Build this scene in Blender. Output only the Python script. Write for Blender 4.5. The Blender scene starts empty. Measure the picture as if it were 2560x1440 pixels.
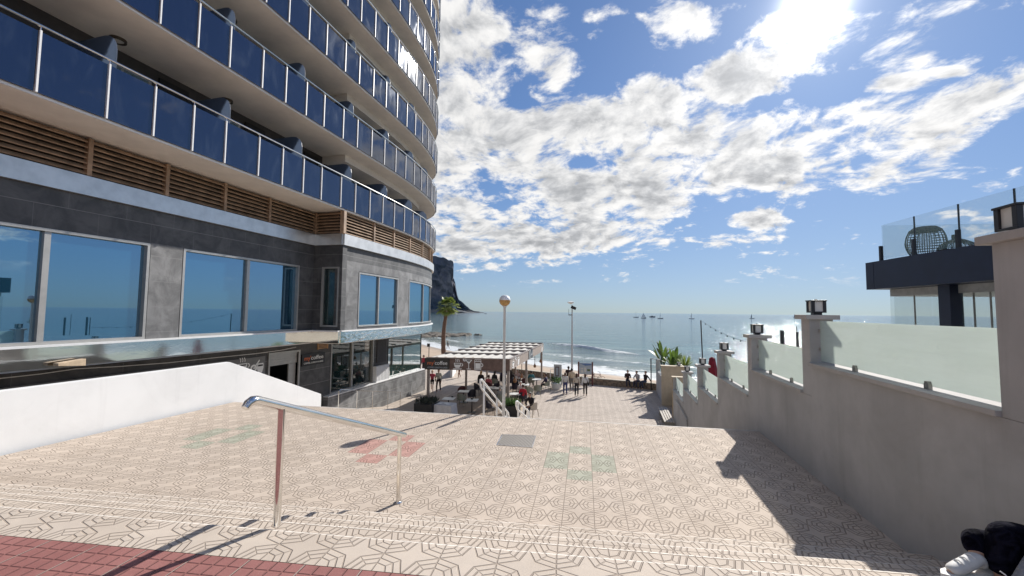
import bpy, bmesh, math, random
from mathutils import Vector, Matrix
random.seed(7)
PI = math.pi
scene = bpy.context.scene
COL = scene.collection
V = Vector

# ---------------------------------------------------------------- camera
FPX = 1015.0
PSI = math.atan(270 / FPX); PITCH = math.radians(3.35); ROLL = math.radians(0.585)
EYE = V((0, 0, 1.7))
F0 = V((-math.sin(PSI), math.cos(PSI), 0)); R0 = V((math.cos(PSI), math.sin(PSI), 0))
FW = F0 * math.cos(PITCH) + V((0, 0, 1)) * math.sin(PITCH)
UP0 = R0.cross(FW)
RT = R0 * math.cos(ROLL) + UP0 * math.sin(ROLL)
UP = -R0 * math.sin(ROLL) + UP0 * math.cos(ROLL)

def ray(px, py):
    return FW + RT * ((px - 1280) / FPX) + UP * ((720 - py) / FPX)
def on_z(px, py, z):
    d = ray(px, py); return EYE + d * ((z - EYE.z) / d.z)
def on_x(px, py, x):
    d = ray(px, py); return EYE + d * (x / d.x)
def on_y(px, py, y):
    d = ray(px, py); return EYE + d * (y / d.y)
def at_d(px, py, dist):
    d = ray(px, py); return EYE + d * dist
def proj(p):
    v = V(p) - EYE; w = v.dot(FW)
    return (1280 + FPX * v.dot(RT) / w, 720 - FPX * v.dot(UP) / w, w)

cd = bpy.data.cameras.new('camera'); cam = bpy.data.objects.new('camera', cd); COL.objects.link(cam)
cd.sensor_width = 36; cd.lens = 36 * FPX / 2560; cd.clip_start = 0.05; cd.clip_end = 80000
m = Matrix((RT, UP, -FW)).transposed().to_4x4(); m.translation = EYE
cam.matrix_world = m; scene.camera = cam

# ---------------------------------------------------------------- shader expression helper
class E:
    def __init__(s, t, o): s.t = t; s.o = o
    def _m(s, op, *a):
        n = s.t.nodes.new('ShaderNodeMath'); n.operation = op
        for i, x in enumerate((s,) + a):
            if isinstance(x, E): s.t.links.new(x.o, n.inputs[i])
            else: n.inputs[i].default_value = x
        return E(s.t, n.outputs[0])
    def __add__(s, b): return s._m('ADD', b)
    def __radd__(s, b): return s._m('ADD', b)
    def __sub__(s, b): return s._m('SUBTRACT', b)
    def __rsub__(s, b): return (s * -1.0) + b
    def __mul__(s, b): return s._m('MULTIPLY', b)
    def __rmul__(s, b): return s._m('MULTIPLY', b)
    def __truediv__(s, b): return s._m('DIVIDE', b)
    def abs(s): return s._m('ABSOLUTE')
    def floor(s): return s._m('FLOOR')
    def fract(s): return s._m('FRACT')
    def sqrt(s): return s._m('SQRT')
    def sin(s): return s._m('SINE')
    def pow(s, b): return s._m('POWER', b)
    def min(s, b): return s._m('MINIMUM', b)
    def max(s, b): return s._m('MAXIMUM', b)
    def gt(s, b): return s._m('GREATER_THAN', b)
    def lt(s, b): return s._m('LESS_THAN', b)
    def step(s, a, b, c=0.0, d=1.0, smooth=True):
        n = s.t.nodes.new('ShaderNodeMapRange'); n.interpolation_type = 'SMOOTHSTEP' if smooth else 'LINEAR'
        s.t.links.new(s.o, n.inputs[0])
        for i, x in enumerate((a, b, c, d)):
            if isinstance(x, E): s.t.links.new(x.o, n.inputs[i + 1])
            else: n.inputs[i + 1].default_value = x
        return E(s.t, n.outputs[0])
def sep(t, sock):
    n = t.nodes.new('ShaderNodeSeparateXYZ'); t.links.new(sock, n.inputs[0])
    return [E(t, n.outputs[i]) for i in range(3)]
def comb(t, x, y, z):
    n = t.nodes.new('ShaderNodeCombineXYZ')
    for i, v in enumerate((x, y, z)):
        if isinstance(v, E): t.links.new(v.o, n.inputs[i])
        else: n.inputs[i].default_value = v
    return n.outputs[0]
def noise(t, vec, scale=1.0, detail=4.0, rough=0.55, dist=0.0, out=0):
    n = t.nodes.new('ShaderNodeTexNoise')
    if vec is not None: t.links.new(vec, n.inputs['Vector'])
    n.inputs['Scale'].default_value = scale; n.inputs['Detail'].default_value = detail
    n.inputs['Roughness'].default_value = rough; n.inputs['Distortion'].default_value = dist
    return E(t, n.outputs[0])
def mixc(t, f, a, b):
    n = t.nodes.new('ShaderNodeMix'); n.data_type = 'RGBA'; n.clamp_factor = True
    if isinstance(f, E): t.links.new(f.o, n.inputs[0])
    else: n.inputs[0].default_value = f
    for i, c in ((6, a), (7, b)):
        if isinstance(c, (tuple, list)): n.inputs[i].default_value = (*c[:3], 1)
        else: t.links.new(c, n.inputs[i])
    return n.outputs[2]
def objco(t):
    n = t.nodes.new('ShaderNodeTexCoord'); return n.outputs['Object']
def wpos(t):
    n = t.nodes.new('ShaderNodeNewGeometry'); return n.outputs['Position']
def bump(t, h, strength=0.3, dist=0.02):
    n = t.nodes.new('ShaderNodeBump'); n.inputs['Strength'].default_value = strength; n.inputs['Distance'].default_value = dist
    t.links.new(h.o, n.inputs['Height']); return n.outputs[0]

MATS = {}
def new_mat(name):
    m = bpy.data.materials.new(name); m.use_nodes = True; MATS[name] = m
    b = m.node_tree.nodes['Principled BSDF']; return m, m.node_tree, b
def mat(name, col, rough=0.6, metal=0.0, var=0.12, vscale=6.0, bmp=0.0, bscale=60.0, **kw):
    """plain material with a little tone variation and surface grain"""
    if name in MATS: return MATS[name]
    m, t, b = new_mat(name)
    co = objco(t)
    if var > 0:
        n = noise(t, co, vscale, 4, 0.6)
        c = mixc(t, n.step(0.3, 0.7, 0, 1), tuple(x * (1 - var) for x in col), tuple(min(1, x * (1 + var)) for x in col))
        t.links.new(c, b.inputs['Base Color'])
    else: b.inputs['Base Color'].default_value = (*col, 1)
    b.inputs['Roughness'].default_value = rough; b.inputs['Metallic'].default_value = metal
    if bmp > 0: t.links.new(bump(t, noise(t, co, bscale, 3, 0.6), bmp, 0.01), b.inputs['Normal'])
    for k, v in kw.items(): b.inputs[k.replace('_', ' ')].default_value = v
    return m

# ---------------------------------------------------------------- mesh builder
class MB:
    def __init__(s): s.v = []; s.f = []; s.mi = []; s.mats = []
    def slot(s, m):
        if m not in s.mats: s.mats.append(m)
        return s.mats.index(m)
    def add(s, vs, fs, m=None):
        o = len(s.v); s.v += [V(p) for p in vs]; k = s.slot(m) if m else 0
        for f in fs: s.f.append([i + o for i in f]); s.mi.append(k)
        return s
    def box(s, a, b, m=None, M=None):
        x0, y0, z0 = a; x1, y1, z1 = b
        x0, x1 = min(x0, x1), max(x0, x1); y0, y1 = min(y0, y1), max(y0, y1); z0, z1 = min(z0, z1), max(z0, z1)
        vs = [V(p) for p in ((x0,y0,z0),(x1,y0,z0),(x1,y1,z0),(x0,y1,z0),(x0,y0,z1),(x1,y0,z1),(x1,y1,z1),(x0,y1,z1))]
        if M: vs = [M @ p for p in vs]
        return s.add(vs, [(0,3,2,1),(4,5,6,7),(0,1,5,4),(1,2,6,5),(2,3,7,6),(3,0,4,7)], m)
    def prism(s, poly, z0, z1, m=None, M=None):
        """polygon in xy, extruded in z"""
        n = len(poly)
        ar = sum(poly[i][0] * poly[(i + 1) % n][1] - poly[(i + 1) % n][0] * poly[i][1] for i in range(n))
        if ar < 0: poly = list(reversed(poly))
        vs = [V((p[0], p[1], z0)) for p in poly] + [V((p[0], p[1], z1)) for p in poly]
        if M: vs = [M @ p for p in vs]
        fs = [tuple(reversed(range(n))), tuple(range(n, 2 * n))] + [(i, (i + 1) % n, n + (i + 1) % n, n + i) for i in range(n)]
        return s.add(vs, fs, m)
    def tube(s, pts, r, m=None, n=8, cap=True):
        pts = [V(p) for p in pts]; rs = r if isinstance(r, (list, tuple)) else [r] * len(pts)
        vs = []; fs = []; prev = None
        for i, p in enumerate(pts):
            d = ((pts[min(i + 1, len(pts) - 1)] - pts[max(i - 1, 0)])).normalized()
            if prev is None:
                a = V((0, 0, 1)) if abs(d.z) < 0.9 else V((1, 0, 0)); u = d.cross(a).normalized()
            else: u = (prev - d * prev.dot(d)).normalized()
            prev = u; w = d.cross(u)
            for k in range(n):
                an = 2 * PI * k / n; vs.append(p + (u * math.cos(an) + w * math.sin(an)) * rs[i])
        for i in range(len(pts) - 1):
            for k in range(n):
                a = i * n + k; b = i * n + (k + 1) % n; fs.append((a, b, b + n, a + n))
        if cap: fs += [tuple(reversed(range(n))), tuple(range((len(pts) - 1) * n, len(pts) * n))]
        return s.add(vs, fs, m)
    def lathe(s, prof, c=(0, 0, 0), m=None, n=20):
        vs = []; fs = []
        for (r, z) in prof:
            for k in range(n):
                an = 2 * PI * k / n; vs.append(V((c[0] + r * math.cos(an), c[1] + r * math.sin(an), c[2] + z)))
        for i in range(len(prof) - 1):
            for k in range(n):
                a = i * n + k; b = i * n + (k + 1) % n; fs.append((a, b, b + n, a + n))
        fs += [tuple(reversed(range(n))), tuple(range((len(prof) - 1) * n, len(prof) * n))]
        return s.add(vs, fs, m)
    def quad(s, pts, m=None): return s.add(pts, [tuple(range(len(pts)))], m)
    def strip(s, path, z0, z1, th, m=None):
        """ribbon wall of thickness th (to the left of the path) along an xy polyline"""
        nr = normals(path); vs = []; fs = []
        for p, q in zip(path, nr):
            i = (p[0] + q[0] * th, p[1] + q[1] * th)
            vs += [V((p[0], p[1], z0)), V((p[0], p[1], z1)), V((i[0], i[1], z1)), V((i[0], i[1], z0))]
        for k in range(len(path) - 1):
            a = 4 * k; b = a + 4
            for j in range(4): fs.append((a + j, b + j, b + (j + 1) % 4, a + (j + 1) % 4))
        fs += [(0, 1, 2, 3), tuple(reversed(range(len(vs) - 4, len(vs))))]
        return s.add(vs, fs, m)
    def build(s, name, m=None, parent=None, smooth=False, bevel=0.0, origin=None):
        me = bpy.data.meshes.new(name)
        off = V((0, 0, 0))
        if parent is not None:
            off = V(parent.get('_w', parent.location))
        elif origin is not None: off = V(origin)
        me.from_pydata([p - off for p in s.v], [], s.f)
        ms = s.mats if s.mats else [m]
        if m is not None and s.mats and m not in s.mats: ms = s.mats
        for x in ms: me.materials.append(x)
        if s.mats: me.polygons.foreach_set('material_index', s.mi)
        bm = bmesh.new(); bm.from_mesh(me)
        bmesh.ops.recalc_face_normals(bm, faces=bm.faces)
        if bevel > 0:
            bmesh.ops.bevel(bm, geom=[e for e in bm.edges if len(e.link_faces) == 2 and e.calc_face_angle(0) > 0.6], offset=bevel, segments=2, affect='EDGES', profile=0.6)
        bm.to_mesh(me); bm.free()
        if smooth:
            me.polygons.foreach_set('use_smooth', [True] * len(me.polygons))
            try: me.set_sharp_from_angle(angle=math.radians(40))
            except Exception: pass
        o = bpy.data.objects.new(name, me); COL.objects.link(o)
        if parent is not None:
            o.parent = parent; o['_w'] = tuple(off)
        elif origin is not None: o.location = off; o['_w'] = tuple(off)
        else: o['_w'] = (0, 0, 0)
        return o
def normals(path):
    out = []
    for i in range(len(path)):
        a = path[max(i - 1, 0)]; b = path[min(i + 1, len(path) - 1)]
        d = V((b[0] - a[0], b[1] - a[1])).normalized(); out.append((-d.y, d.x))
    return out
def offset(path, d):
    return [(p[0] + n[0] * d, p[1] + n[1] * d) for p, n in zip(path, normals(path))]
def tag(o, label=None, cat=None, group=None, kind=None):
    if label: o['label'] = label
    if cat: o['category'] = cat
    if group: o['group'] = group
    if kind: o['kind'] = kind
    return o
def thing(name, loc=(0, 0, 0), label=None, cat=None, group=None):
    o = bpy.data.objects.new(name, None); COL.objects.link(o); o.location = loc; o.empty_display_size = 0.1
    o['_w'] = tuple(loc)
    return tag(o, label, cat, group)
def local(name, label=None, cat=None, group=None): return thing(name, (0, 0, 0), label, cat, group)
def copy_tree(o, loc=None, rz=None, parent=None, scale=None, label=None):
    kids = list(CH.get(o.name, ())) or [c for c in bpy.data.objects if c.parent == o]
    CH[o.name] = kids
    c = o.copy(); COL.objects.link(c); c.parent = parent
    if loc is not None: c.location = loc
    if rz is not None: c.rotation_euler = (0, 0, rz)
    if scale is not None: c.scale = (scale, scale, scale)
    if label: c['label'] = label
    for k in kids: copy_tree(k, parent=c)
    return c
CH = {}
def struct(o): o['kind'] = 'structure'; return o
def text_mesh(body, size, m, M, name, parent, ext=0.004, width=None):
    cu = bpy.data.curves.new(name, 'FONT'); cu.body = body; cu.size = size; cu.extrude = ext; cu.resolution_u = 3
    ob = bpy.data.objects.new('tmp_text', cu); COL.objects.link(ob)
    bpy.context.view_layer.update()
    dg = bpy.context.evaluated_depsgraph_get()
    me = bpy.data.meshes.new_from_object(ob.evaluated_get(dg))
    bpy.data.objects.remove(ob); me.name = name
    xs = [v.co.x for v in me.vertices]; w = max(xs) - min(xs)
    s = (width / w) if width else 1.0
    off = V(parent.get('_w', (0, 0, 0))) if parent is not None else V((0, 0, 0))
    for v in me.vertices:
        v.co = (M @ V(((v.co.x - min(xs)) * s, v.co.y, v.co.z))) - off
    me.materials.clear(); me.materials.append(m)
    o = bpy.data.objects.new(name, me); COL.objects.link(o); o['_w'] = tuple(off)
    if parent is not None: o.parent = parent
    return o
# ---------------------------------------------------------------- sun and sky
SUN = ray(2035, 14).normalized()
SUN_EL = math.asin(SUN.z); SUN_AZ = math.atan2(SUN.x, SUN.y)
ld = bpy.data.lights.new('sun', 'SUN'); ld.energy = 3.9; ld.angle = math.radians(0.6); ld.color = (1.0, 0.955, 0.89)
lo = bpy.data.objects.new('sun', ld); COL.objects.link(lo)
lo.rotation_euler = SUN.to_track_quat('Z', 'Y').to_euler()

w = bpy.data.worlds.new('World'); scene.world = w; w.use_nodes = True
t = w.node_tree; bg = t.nodes['Background']
sky = t.nodes.new('ShaderNodeTexSky'); sky.sky_type = 'NISHITA'; sky.sun_disc = False
sky.sun_elevation = SUN_EL; sky.sun_rotation = SUN_AZ; sky.air_density = 1.0; sky.dust_density = 0.25; sky.ozone_density = 2.5; sky.altitude = 0
SKY_S = 0.073
tc = t.nodes.new('ShaderNodeTexCoord'); D = tc.outputs['Generated']
dx, dy, dz = sep(t, D)
fw = (dx * F0.x + dy * F0.y); rt = (dx * R0.x + dy * R0.y)
fwc = fw.max(0.08)
A = rt / fwc; B = dz / fwc
zz = dz.max(0.0) + 0.30
qx = dx / zz; qy = dy / zz
Q = comb(t, qx, qy, dz * 0.6)
warp = noise(t, Q, 2.2, 3, 0.55)
Qw = comb(t, qx + warp * 0.22, qy - warp * 0.18, dz * 0.6)
n1 = noise(t, Qw, 3.1, 9, 0.58); n3 = noise(t, Qw, 24.0, 5, 0.65)
n2 = noise(t, Qw, 11.0, 7, 0.62)
SD = V((SUN.x, SUN.y)).normalized() * 0.05
Qs = comb(t, qx + warp * 0.22 + SD.x, qy - warp * 0.18 + SD.y, dz * 0.6)
n1s = noise(t, Qs, 3.1, 9, 0.58); n2s = noise(t, Qs, 11.0, 7, 0.62)
# where the cloud banks lie, as ellipses in azimuth and height (x, y, rx, ry, turn, weight)
BL = [(1130, 60, 190, 130, 0, .85), (1360, 130, 110, 160, 10, .75), (1200, 330, 330, 190, 0, 1.0),
      (1590, 310, 330, 150, 5, 1.15), (1500, 440, 420, 110, 0, .9), (1330, 540, 420, 110, 0, .8),
      (1880, 160, 360, 85, 24, 1.0), (2030, 40, 150, 70, 10, 1.0), (1700, 40, 110, 80, 0, .7),
      (1950, 400, 480, 75, 12, .95), (2380, 300, 330, 85, 33, 1.0), (2060, 350, 420, 110, 12, .75),
      (1900, 545, 90, 28, 0, .75), (1790, 598, 180, 22, 3, .7), (1400, 600, 300, 40, 0, .7), (1140, 600, 200, 60, 0, .8),
      (1500, 667, 60, 9, 0, .6), (1362, 706, 55, 7, 0, .55), (1260, 670, 110, 14, 6, .5), (1500, 40, 45, 45, 30, .35),
      (2270, 185, 110, 25, 5, .55), (2410, 155, 70, 18, 5, .5), (1600, 15, 90, 30, -15, .5), (1580, 530, 60, 35, 0, .55)]
cov = None
for (cx, cy, rx, ry, an, wt) in BL:
    ca = (cx - 1280) / FPX; cb = (783 - cy) / FPX; th = math.radians(an)
    da = A - ca; db = B - cb
    u = (da * math.cos(th) + db * math.sin(th)) * (FPX / rx)
    v = (db * math.cos(th) - da * math.sin(th)) * (FPX / ry)
    g = (1.0 - (u * u + v * v)).max(-1.0) * wt
    cov = g if cov is None else cov.max(g)
# holes of blue
for (cx, cy, rx, ry, an, wt) in [(1255, 385, 75, 30, 0, .8), (1480, 410, 110, 28, -8, .6), (1530, 120, 120, 120, 0, .6), (1900, 250, 110, 28, 20, .7), (1270, 140, 60, 60, 0, .4), (1105, 300, 70, 25, 0, .5), (1650, 330, 40, 30, 0, .35), (2060, 235, 130, 26, 18, .6)]:
    ca = (cx - 1280) / FPX; cb = (783 - cy) / FPX; th = math.radians(an)
    da = A - ca; db = B - cb
    u = (da * math.cos(th) + db * math.sin(th)) * (FPX / rx)
    v = (db * math.cos(th) - da * math.sin(th)) * (FPX / ry)
    cov = cov - (1.0 - (u * u + v * v)).max(0.0) * wt
front = fw.step(0.05, 0.35)
side = 0.18
cov = cov * front + (front * -1.0 + 1.0) * side
raw = cov * 0.46 - 0.05 + (n1 - 0.5) * 1.9 + (n2 - 0.5) * 1.35 + (n3 - 0.5) * 0.45
raws = cov * 0.40 + (n1s - 0.5) * 2.1 + (n2s - 0.5) * 1.5
dens = raw.step(-0.05, 0.30)
dens = dens * dz.step(0.045, 0.10)
# thick middles are grey underneath, edges that face the sun stay white
core = raws.step(0.05, 0.80)
lum = 1.29 - core * 0.68 + (n2 - 0.5) * 0.6
sd = dx * SUN.x + dy * SUN.y + dz * SUN.z
glow = sd.max(0.0).pow(60.0); glow2 = sd.max(0.0).pow(420.0); glow3 = sd.max(0.0).pow(9.0)
CG = 0.49 / SKY_S
lum = lum * (0.86 + glow3 * 0.16) + glow * 0.18 + glow2 * 0.7
warm = mixc(t, core, (1.0, 0.99, 0.975), (0.93, 0.955, 1.0))
cl = t.nodes.new('ShaderNodeVectorMath'); cl.operation = 'SCALE'; t.links.new(warm, cl.inputs[0]); t.links.new((lum * CG).o, cl.inputs['Scale'])
# clear sky, graded as the photograph's deep blue
sk = t.nodes.new('ShaderNodeMix'); sk.data_type = 'RGBA'; sk.blend_type = 'MULTIPLY'; sk.inputs[0].default_value = 1.0
kr = 1.0 / 9.0
sr, sg, sb = sep(t, sky.outputs[0])
t.links.new(comb(t, sr / (sr * kr * 1.25 + 1.0), sg / (sg * kr + 1.0), sb / (sb * kr * 0.8 + 1.0)), sk.inputs[6]); t.links.new(mixc(t, dz.step(0.0, 0.42), (0.84, 0.96, 1.16), (0.74, 0.93, 1.24)), sk.inputs[7])
aur = t.nodes.new('ShaderNodeVectorMath'); aur.operation = 'SCALE'; aur.inputs[0].default_value = (1.0, 0.96, 0.88)
t.links.new(((sd.max(0.0).pow(1800.0) * 5.0 + glow2 * 0.35 + glow * 0.07) * CG).o, aur.inputs['Scale'])
tot = t.nodes.new('ShaderNodeVectorMath'); tot.operation = 'ADD'
t.links.new(mixc(t, dens, sk.outputs[2], cl.outputs[0]), tot.inputs[0]); t.links.new(aur.outputs[0], tot.inputs[1])
t.links.new(tot.outputs[0], bg.inputs['Color'])
bg.inputs['Strength'].default_value = SKY_S

vs = scene.view_settings; vs.view_transform = 'Standard'; vs.look = 'None'; vs.gamma = 1.0; vs.exposure = 0.75
scene.cycles.max_bounces = 8; scene.cycles.transparent_max_bounces = 12
scene.cycles.sample_clamp_indirect = 6.0
scene.cycles.caustics_reflective = False; scene.cycles.caustics_refractive = False
scene.cycles.use_denoising = True
# ---------------------------------------------------------------- paving materials
TA = math.radians(4.8)      # turn of the platform's tile grid
def tile_material(name, ang, origin, cells=(), nose=None, tone=(0.56, 0.475, 0.395)):
    """cream relief tiles, 40 cm square, a four-pointed star with nested grooves in each"""
    m, t, b = new_mat(name)
    X, Y, Z = sep(t, wpos(t))
    ux = (X - origin[0]) * math.cos(ang) + (Y - origin[1]) * math.sin(ang)
    uy = (Y - origin[1]) * math.cos(ang) - (X - origin[0]) * math.sin(ang)
    a = ux / 0.4; c = uy / 0.4
    pu = (a.fract() - 0.5).abs(); pv = (c.fract() - 0.5).abs()
    hi = pu.max(pv); lw = pu.min(pv)
    g = lw + hi * 0.389 - 0.1945
    k = g / 0.132
    inside = k.gt(-0.5) * k.lt(2.5)
    fr = ((k + 0.5).fract() - 0.5).abs() * 0.132
    line = fr.step(0.008, 0.021, 1.0, 0.0) * inside
    dg = (hi - lw).step(0.010, 0.020, 1.0, 0.0) * hi.gt(0.14) * hi.lt(0.34)
    joint = hi.step(0.485, 0.494, 0.0, 1.0)
    gr = line.max(dg * 0.7).max(joint)
    mark_r = None; mark_g = None
    i = a.floor(); j = c.floor()
    for (ci, cj, kind) in cells:
        di = (i - ci).abs(); dj = (j + 0.5 - cj).abs()
        mk = (di.gt(0.5) * di.lt(1.5) * dj.lt(1.0)).max(di.lt(0.5) * dj.gt(1.0) * dj.lt(2.0))
        if kind == 'r': mark_r = mk if mark_r is None else mark_r.max(mk)
        else: mark_g = mk if mark_g is None else mark_g.max(mk)
    P = wpos(t)
    n = noise(t, P, 1.3, 5, 0.65); sp = noise(t, P, 170, 2, 0.7); pt = noise(t, P, 5.0, 4, 0.6)
    wn = t.nodes.new('ShaderNodeTexWhiteNoise'); wn.noise_dimensions = '2D'
    t.links.new(comb(t, i, j, 0.0), wn.inputs['Vector'])
    tv = E(t, wn.outputs['Value'])
    col = mixc(t, n.step(0.3, 0.7), tuple(x * 0.93 for x in tone), tuple(x * 1.07 for x in tone))
    col = mixc(t, pt.step(0.45, 0.75) * 0.35, col, (tone[0] * .86, tone[1] * .86, tone[2] * .88))
    col = mixc(t, sp.step(0.58, 0.72) * 0.35, col, (tone[0] * .62, tone[1] * .56, tone[2] * .50))
    col = mixc(t, (tv - 0.5).abs() * 0.3, col, (tone[0] * 1.1, tone[1] * 1.08, tone[2] * 1.04))
    vg = t.nodes.new('ShaderNodeTexVoronoi'); vg.inputs['Scale'].default_value = 1.7; t.links.new(P, vg.inputs['Vector'])
    gum = E(t, vg.outputs['Distance']).step(0.035, 0.055, 1.0, 0.0); big = noise(t, P, .42, 6, .7, 1.0)
    col = mixc(t, gum * 0.30, col, (tone[0] * .45, tone[1] * .43, tone[2] * .42)); col = mixc(t, big.step(.50, .72) * .30, col, (tone[0] * .74, tone[1] * .72, tone[2] * .70))
    col = mixc(t, tv.gt(.93) * .35, col, (tone[0] * .80, tone[1] * .78, tone[2] * .76))
    if mark_r is not None: col = mixc(t, mark_r * 0.5, col, (0.46, 0.13, 0.12))
    if mark_g is not None: col = mixc(t, mark_g * 0.42, col, (0.22, 0.34, 0.25))
    col = mixc(t, gr * 0.41, col, (0.17, 0.115, 0.085))
    t.links.new(col, b.inputs['Base Color'])
    b.inputs['Roughness'].default_value = 0.8; b.inputs['Specular IOR Level'].default_value = 0.2
    h = (1.0 - gr) * 1.0 + sp * 0.10
    t.links.new(bump(t, h, 1.0, 0.011), b.inputs['Normal'])
    return m
# the lattice of the platform: a tile corner seen at (1418.4, 1173.4)
ZP = -0.9; ZL = -4.4
O1 = on_z(1418.4, 1173.4, ZP)
def cell_of(px, py):
    p = on_z(px, py, ZP) - O1
    return (math.floor((p.x * math.cos(TA) + p.y * math.sin(TA)) / 0.4), round((p.y * math.cos(TA) - p.x * math.sin(TA)) / 0.4))
cells = [(0, 1, 'g'), (*cell_of(961, 1119), 'r'), (*cell_of(550, 1092.8), 'g')]
M_TILE = tile_material('cream_relief_tile', TA, (O1.x, O1.y), cells)
SA = math.radians(7.6)      # turn of the near steps
N0 = V((-2.89, 2.665))
sd_ = V((math.cos(SA), math.sin(SA))); sn_ = V((-math.sin(SA), math.cos(SA)))
M_TILE2 = tile_material('cream_relief_step_tile', SA, (N0.x + 0.12, N0.y - 0.40), tone=(0.58, 0.50, 0.42))
M_TILE3 = tile_material('pale_relief_plaza_tile', TA, (O1.x, O1.y), tone=(0.53, 0.46, 0.395))
M_TILEN = tile_material('sun_glare_tile_edge', SA, (N0.x + 0.12, N0.y - 0.40), tone=(0.70, 0.655, 0.60))  # paler tone puts the sun glare on the bevelled step edges into the colour
M_NOSE = mat('smooth_pale_nosing', (0.52, 0.485, 0.44), 0.75, var=0.14, vscale=9, bmp=0.15, bscale=90)
M_RISER = mat('step_riser_stone', (0.48, 0.42, 0.35), 0.8)
# red grooved paving
M_RED, t, b = new_mat('red_grooved_paver')
X, Y, Z = sep(t, wpos(t))
ux = (X - N0.x) * math.cos(SA) + (Y - N0.y) * math.sin(SA); uy = (Y - N0.y + 0.40) * math.cos(SA) - (X - N0.x) * math.sin(SA)
a = (ux / 0.1); c = (uy / 0.1)
g1 = (a.fract() - 0.5).abs().max((c.fract() - 0.5).abs()).step(0.40, 0.46)
g4 = ((ux / 0.4).fract() - 0.5).abs().max(((uy / 0.4).fract() - 0.5).abs()).step(0.488, 0.494)
P = wpos(t); n = noise(t, P, 2.0, 5, .65); sp = noise(t, P, 140, 2, .7)
col = mixc(t, n.step(.3, .7), (0.25, 0.095, 0.085), (0.33, 0.14, 0.125)); col = mixc(t, sp.step(.55, .75) * .3, col, (0.5, 0.32, 0.28))
col = mixc(t, g1 * 0.55, col, (0.20, 0.075, 0.065)); col = mixc(t, g4 * .7, col, (0.45, 0.40, 0.34))
t.links.new(col, b.inputs['Base Color']); b.inputs['Roughness'].default_value = 0.8
t.links.new(bump(t, (1.0 - g1) + sp * .08, 1.0, 0.012), b.inputs['Normal'])

M_WALLG = mat('grey_render', (0.435, 0.43, 0.425), 0.9, var=0.10, vscale=1.1, bmp=0.25, bscale=140)
M_WHITE = mat('white_render', (0.76, 0.765, 0.76), 0.9, var=0.035, vscale=1.0, bmp=0.10, bscale=50)
for mm_, k_ in ((M_WALLG, .16), (M_WHITE, .07)):
    t = mm_.node_tree; b = t.nodes['Principled BSDF']; X, Y, Z = sep(t, wpos(t))
    s1 = noise(t, comb(t, X * 3.0, Y * 3.0, Z * .22), 1.0, 5, .65); s2 = noise(t, wpos(t), .55, 5, .7, .8)
    lk = b.inputs['Base Color'].links[0].from_socket
    c_ = mixc(t, s1.step(.52, .72) * k_, lk, (.10, .09, .08)); c_ = mixc(t, s2.step(.5, .7) * k_, c_, (.22, .19, .17)); t.links.new(c_, b.inputs['Base Color'])
M_STEEL = mat('brushed_stainless_steel', (0.72, 0.70, 0.67), 0.16, 1.0, var=0.05)
M_CONC = mat('grey_concrete', (0.34, 0.33, 0.31), 0.9, bmp=0.2)

# ---------------------------------------------------------------- right wall line (vertical plane)
G1 = on_z(1900, 1085, ZP); G2 = on_z(1682, 1062, ZL)
G0 = on_z(2275, 1387, ZP)
wd = V((G2.x - G0.x, G2.y - G0.y)).normalized()          # along the wall, away from us
wn_ = V((wd.y, -wd.x))                                    # to the right of the wall (into the terrace)
def on_wall(px, py, back=0.0):
    d = ray(px, py); P0 = V((G0.x, G0.y)) + wn_ * back
    k = ((P0.x - EYE.x) * wn_.x + (P0.y - EYE.y) * wn_.y) / (d.x * wn_.x + d.y * wn_.y)
    return EYE + d * k
def wall_s(p): return (V((p.x, p.y)) - V((G0.x, G0.y))).dot(wd)
def wall_p(s, back=0.0):
    q = V((G0.x, G0.y)) + wd * s + wn_ * back; return (q.x, q.y)

# ---------------------------------------------------------------- landing, steps, platform
PX = -10.55                                                # face of the white parapet
def st(s, d): q = N0 + sd_ * s + sn_ * d; return (q.x, q.y)  # along / across the near steps
def clipL(d):  # along value where the step line meets the parapet face
    return (PX + 0.1 - N0.x - sn_.x * d) / sd_.x
def clipR(d):  # where it meets the wall
    P0 = V((G0.x, G0.y)) + wn_ * 0.1
    q = N0 + sn_ * d
    return ((P0.x - q.x) * wn_.x + (P0.y - q.y) * wn_.y) / (sd_.x * wn_.x + sd_.y * wn_.y)
def band(d0, d1, z, m, mb, dz1=0.0):
    mb.quad([(*st(clipL(d0), d0), z), (*st(clipR(d0), d0), z), (*st(clipR(d1), d1), z + dz1), (*st(clipL(d1), d1), z + dz1)], m)
mb = MB(); band(-0.40, -0.05, 0, M_TILE2, mb); band(-0.05, 0.0, 0, M_TILEN, mb, -.022)
struct(mb.build('landing_paving', origin=(0, 0, 0)))
mb = MB(); mb.quad([(*st(-34, -0.40), -.002), (*st(clipR(-.4), -0.40), -.002), (*st(clipR(-.4) , -40), -.002), (*st(-34, -40), -.002)], M_RED)
struct(mb.build('red_pavement'))
TR = 0.45; RI = 0.18
mb = MB()
for k in range(1, 5):
    z = -RI * k; d0 = TR * (k - 1)
    band(d0, d0 + TR - 0.05, z, M_TILE2, mb); band(d0 + TR - 0.05, d0 + TR, z, M_TILEN, mb, -.022)
for k in range(0, 5):
    d = TR * k; z1 = -RI * k - .022; z0 = z1 - RI + .022
    mb.quad([(*st(clipL(d), d), z0), (*st(clipR(d), d), z0), (*st(clipR(d), d), z1), (*st(clipL(d), d), z1)], M_RISER)
struct(mb.build('near_steps'))
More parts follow.
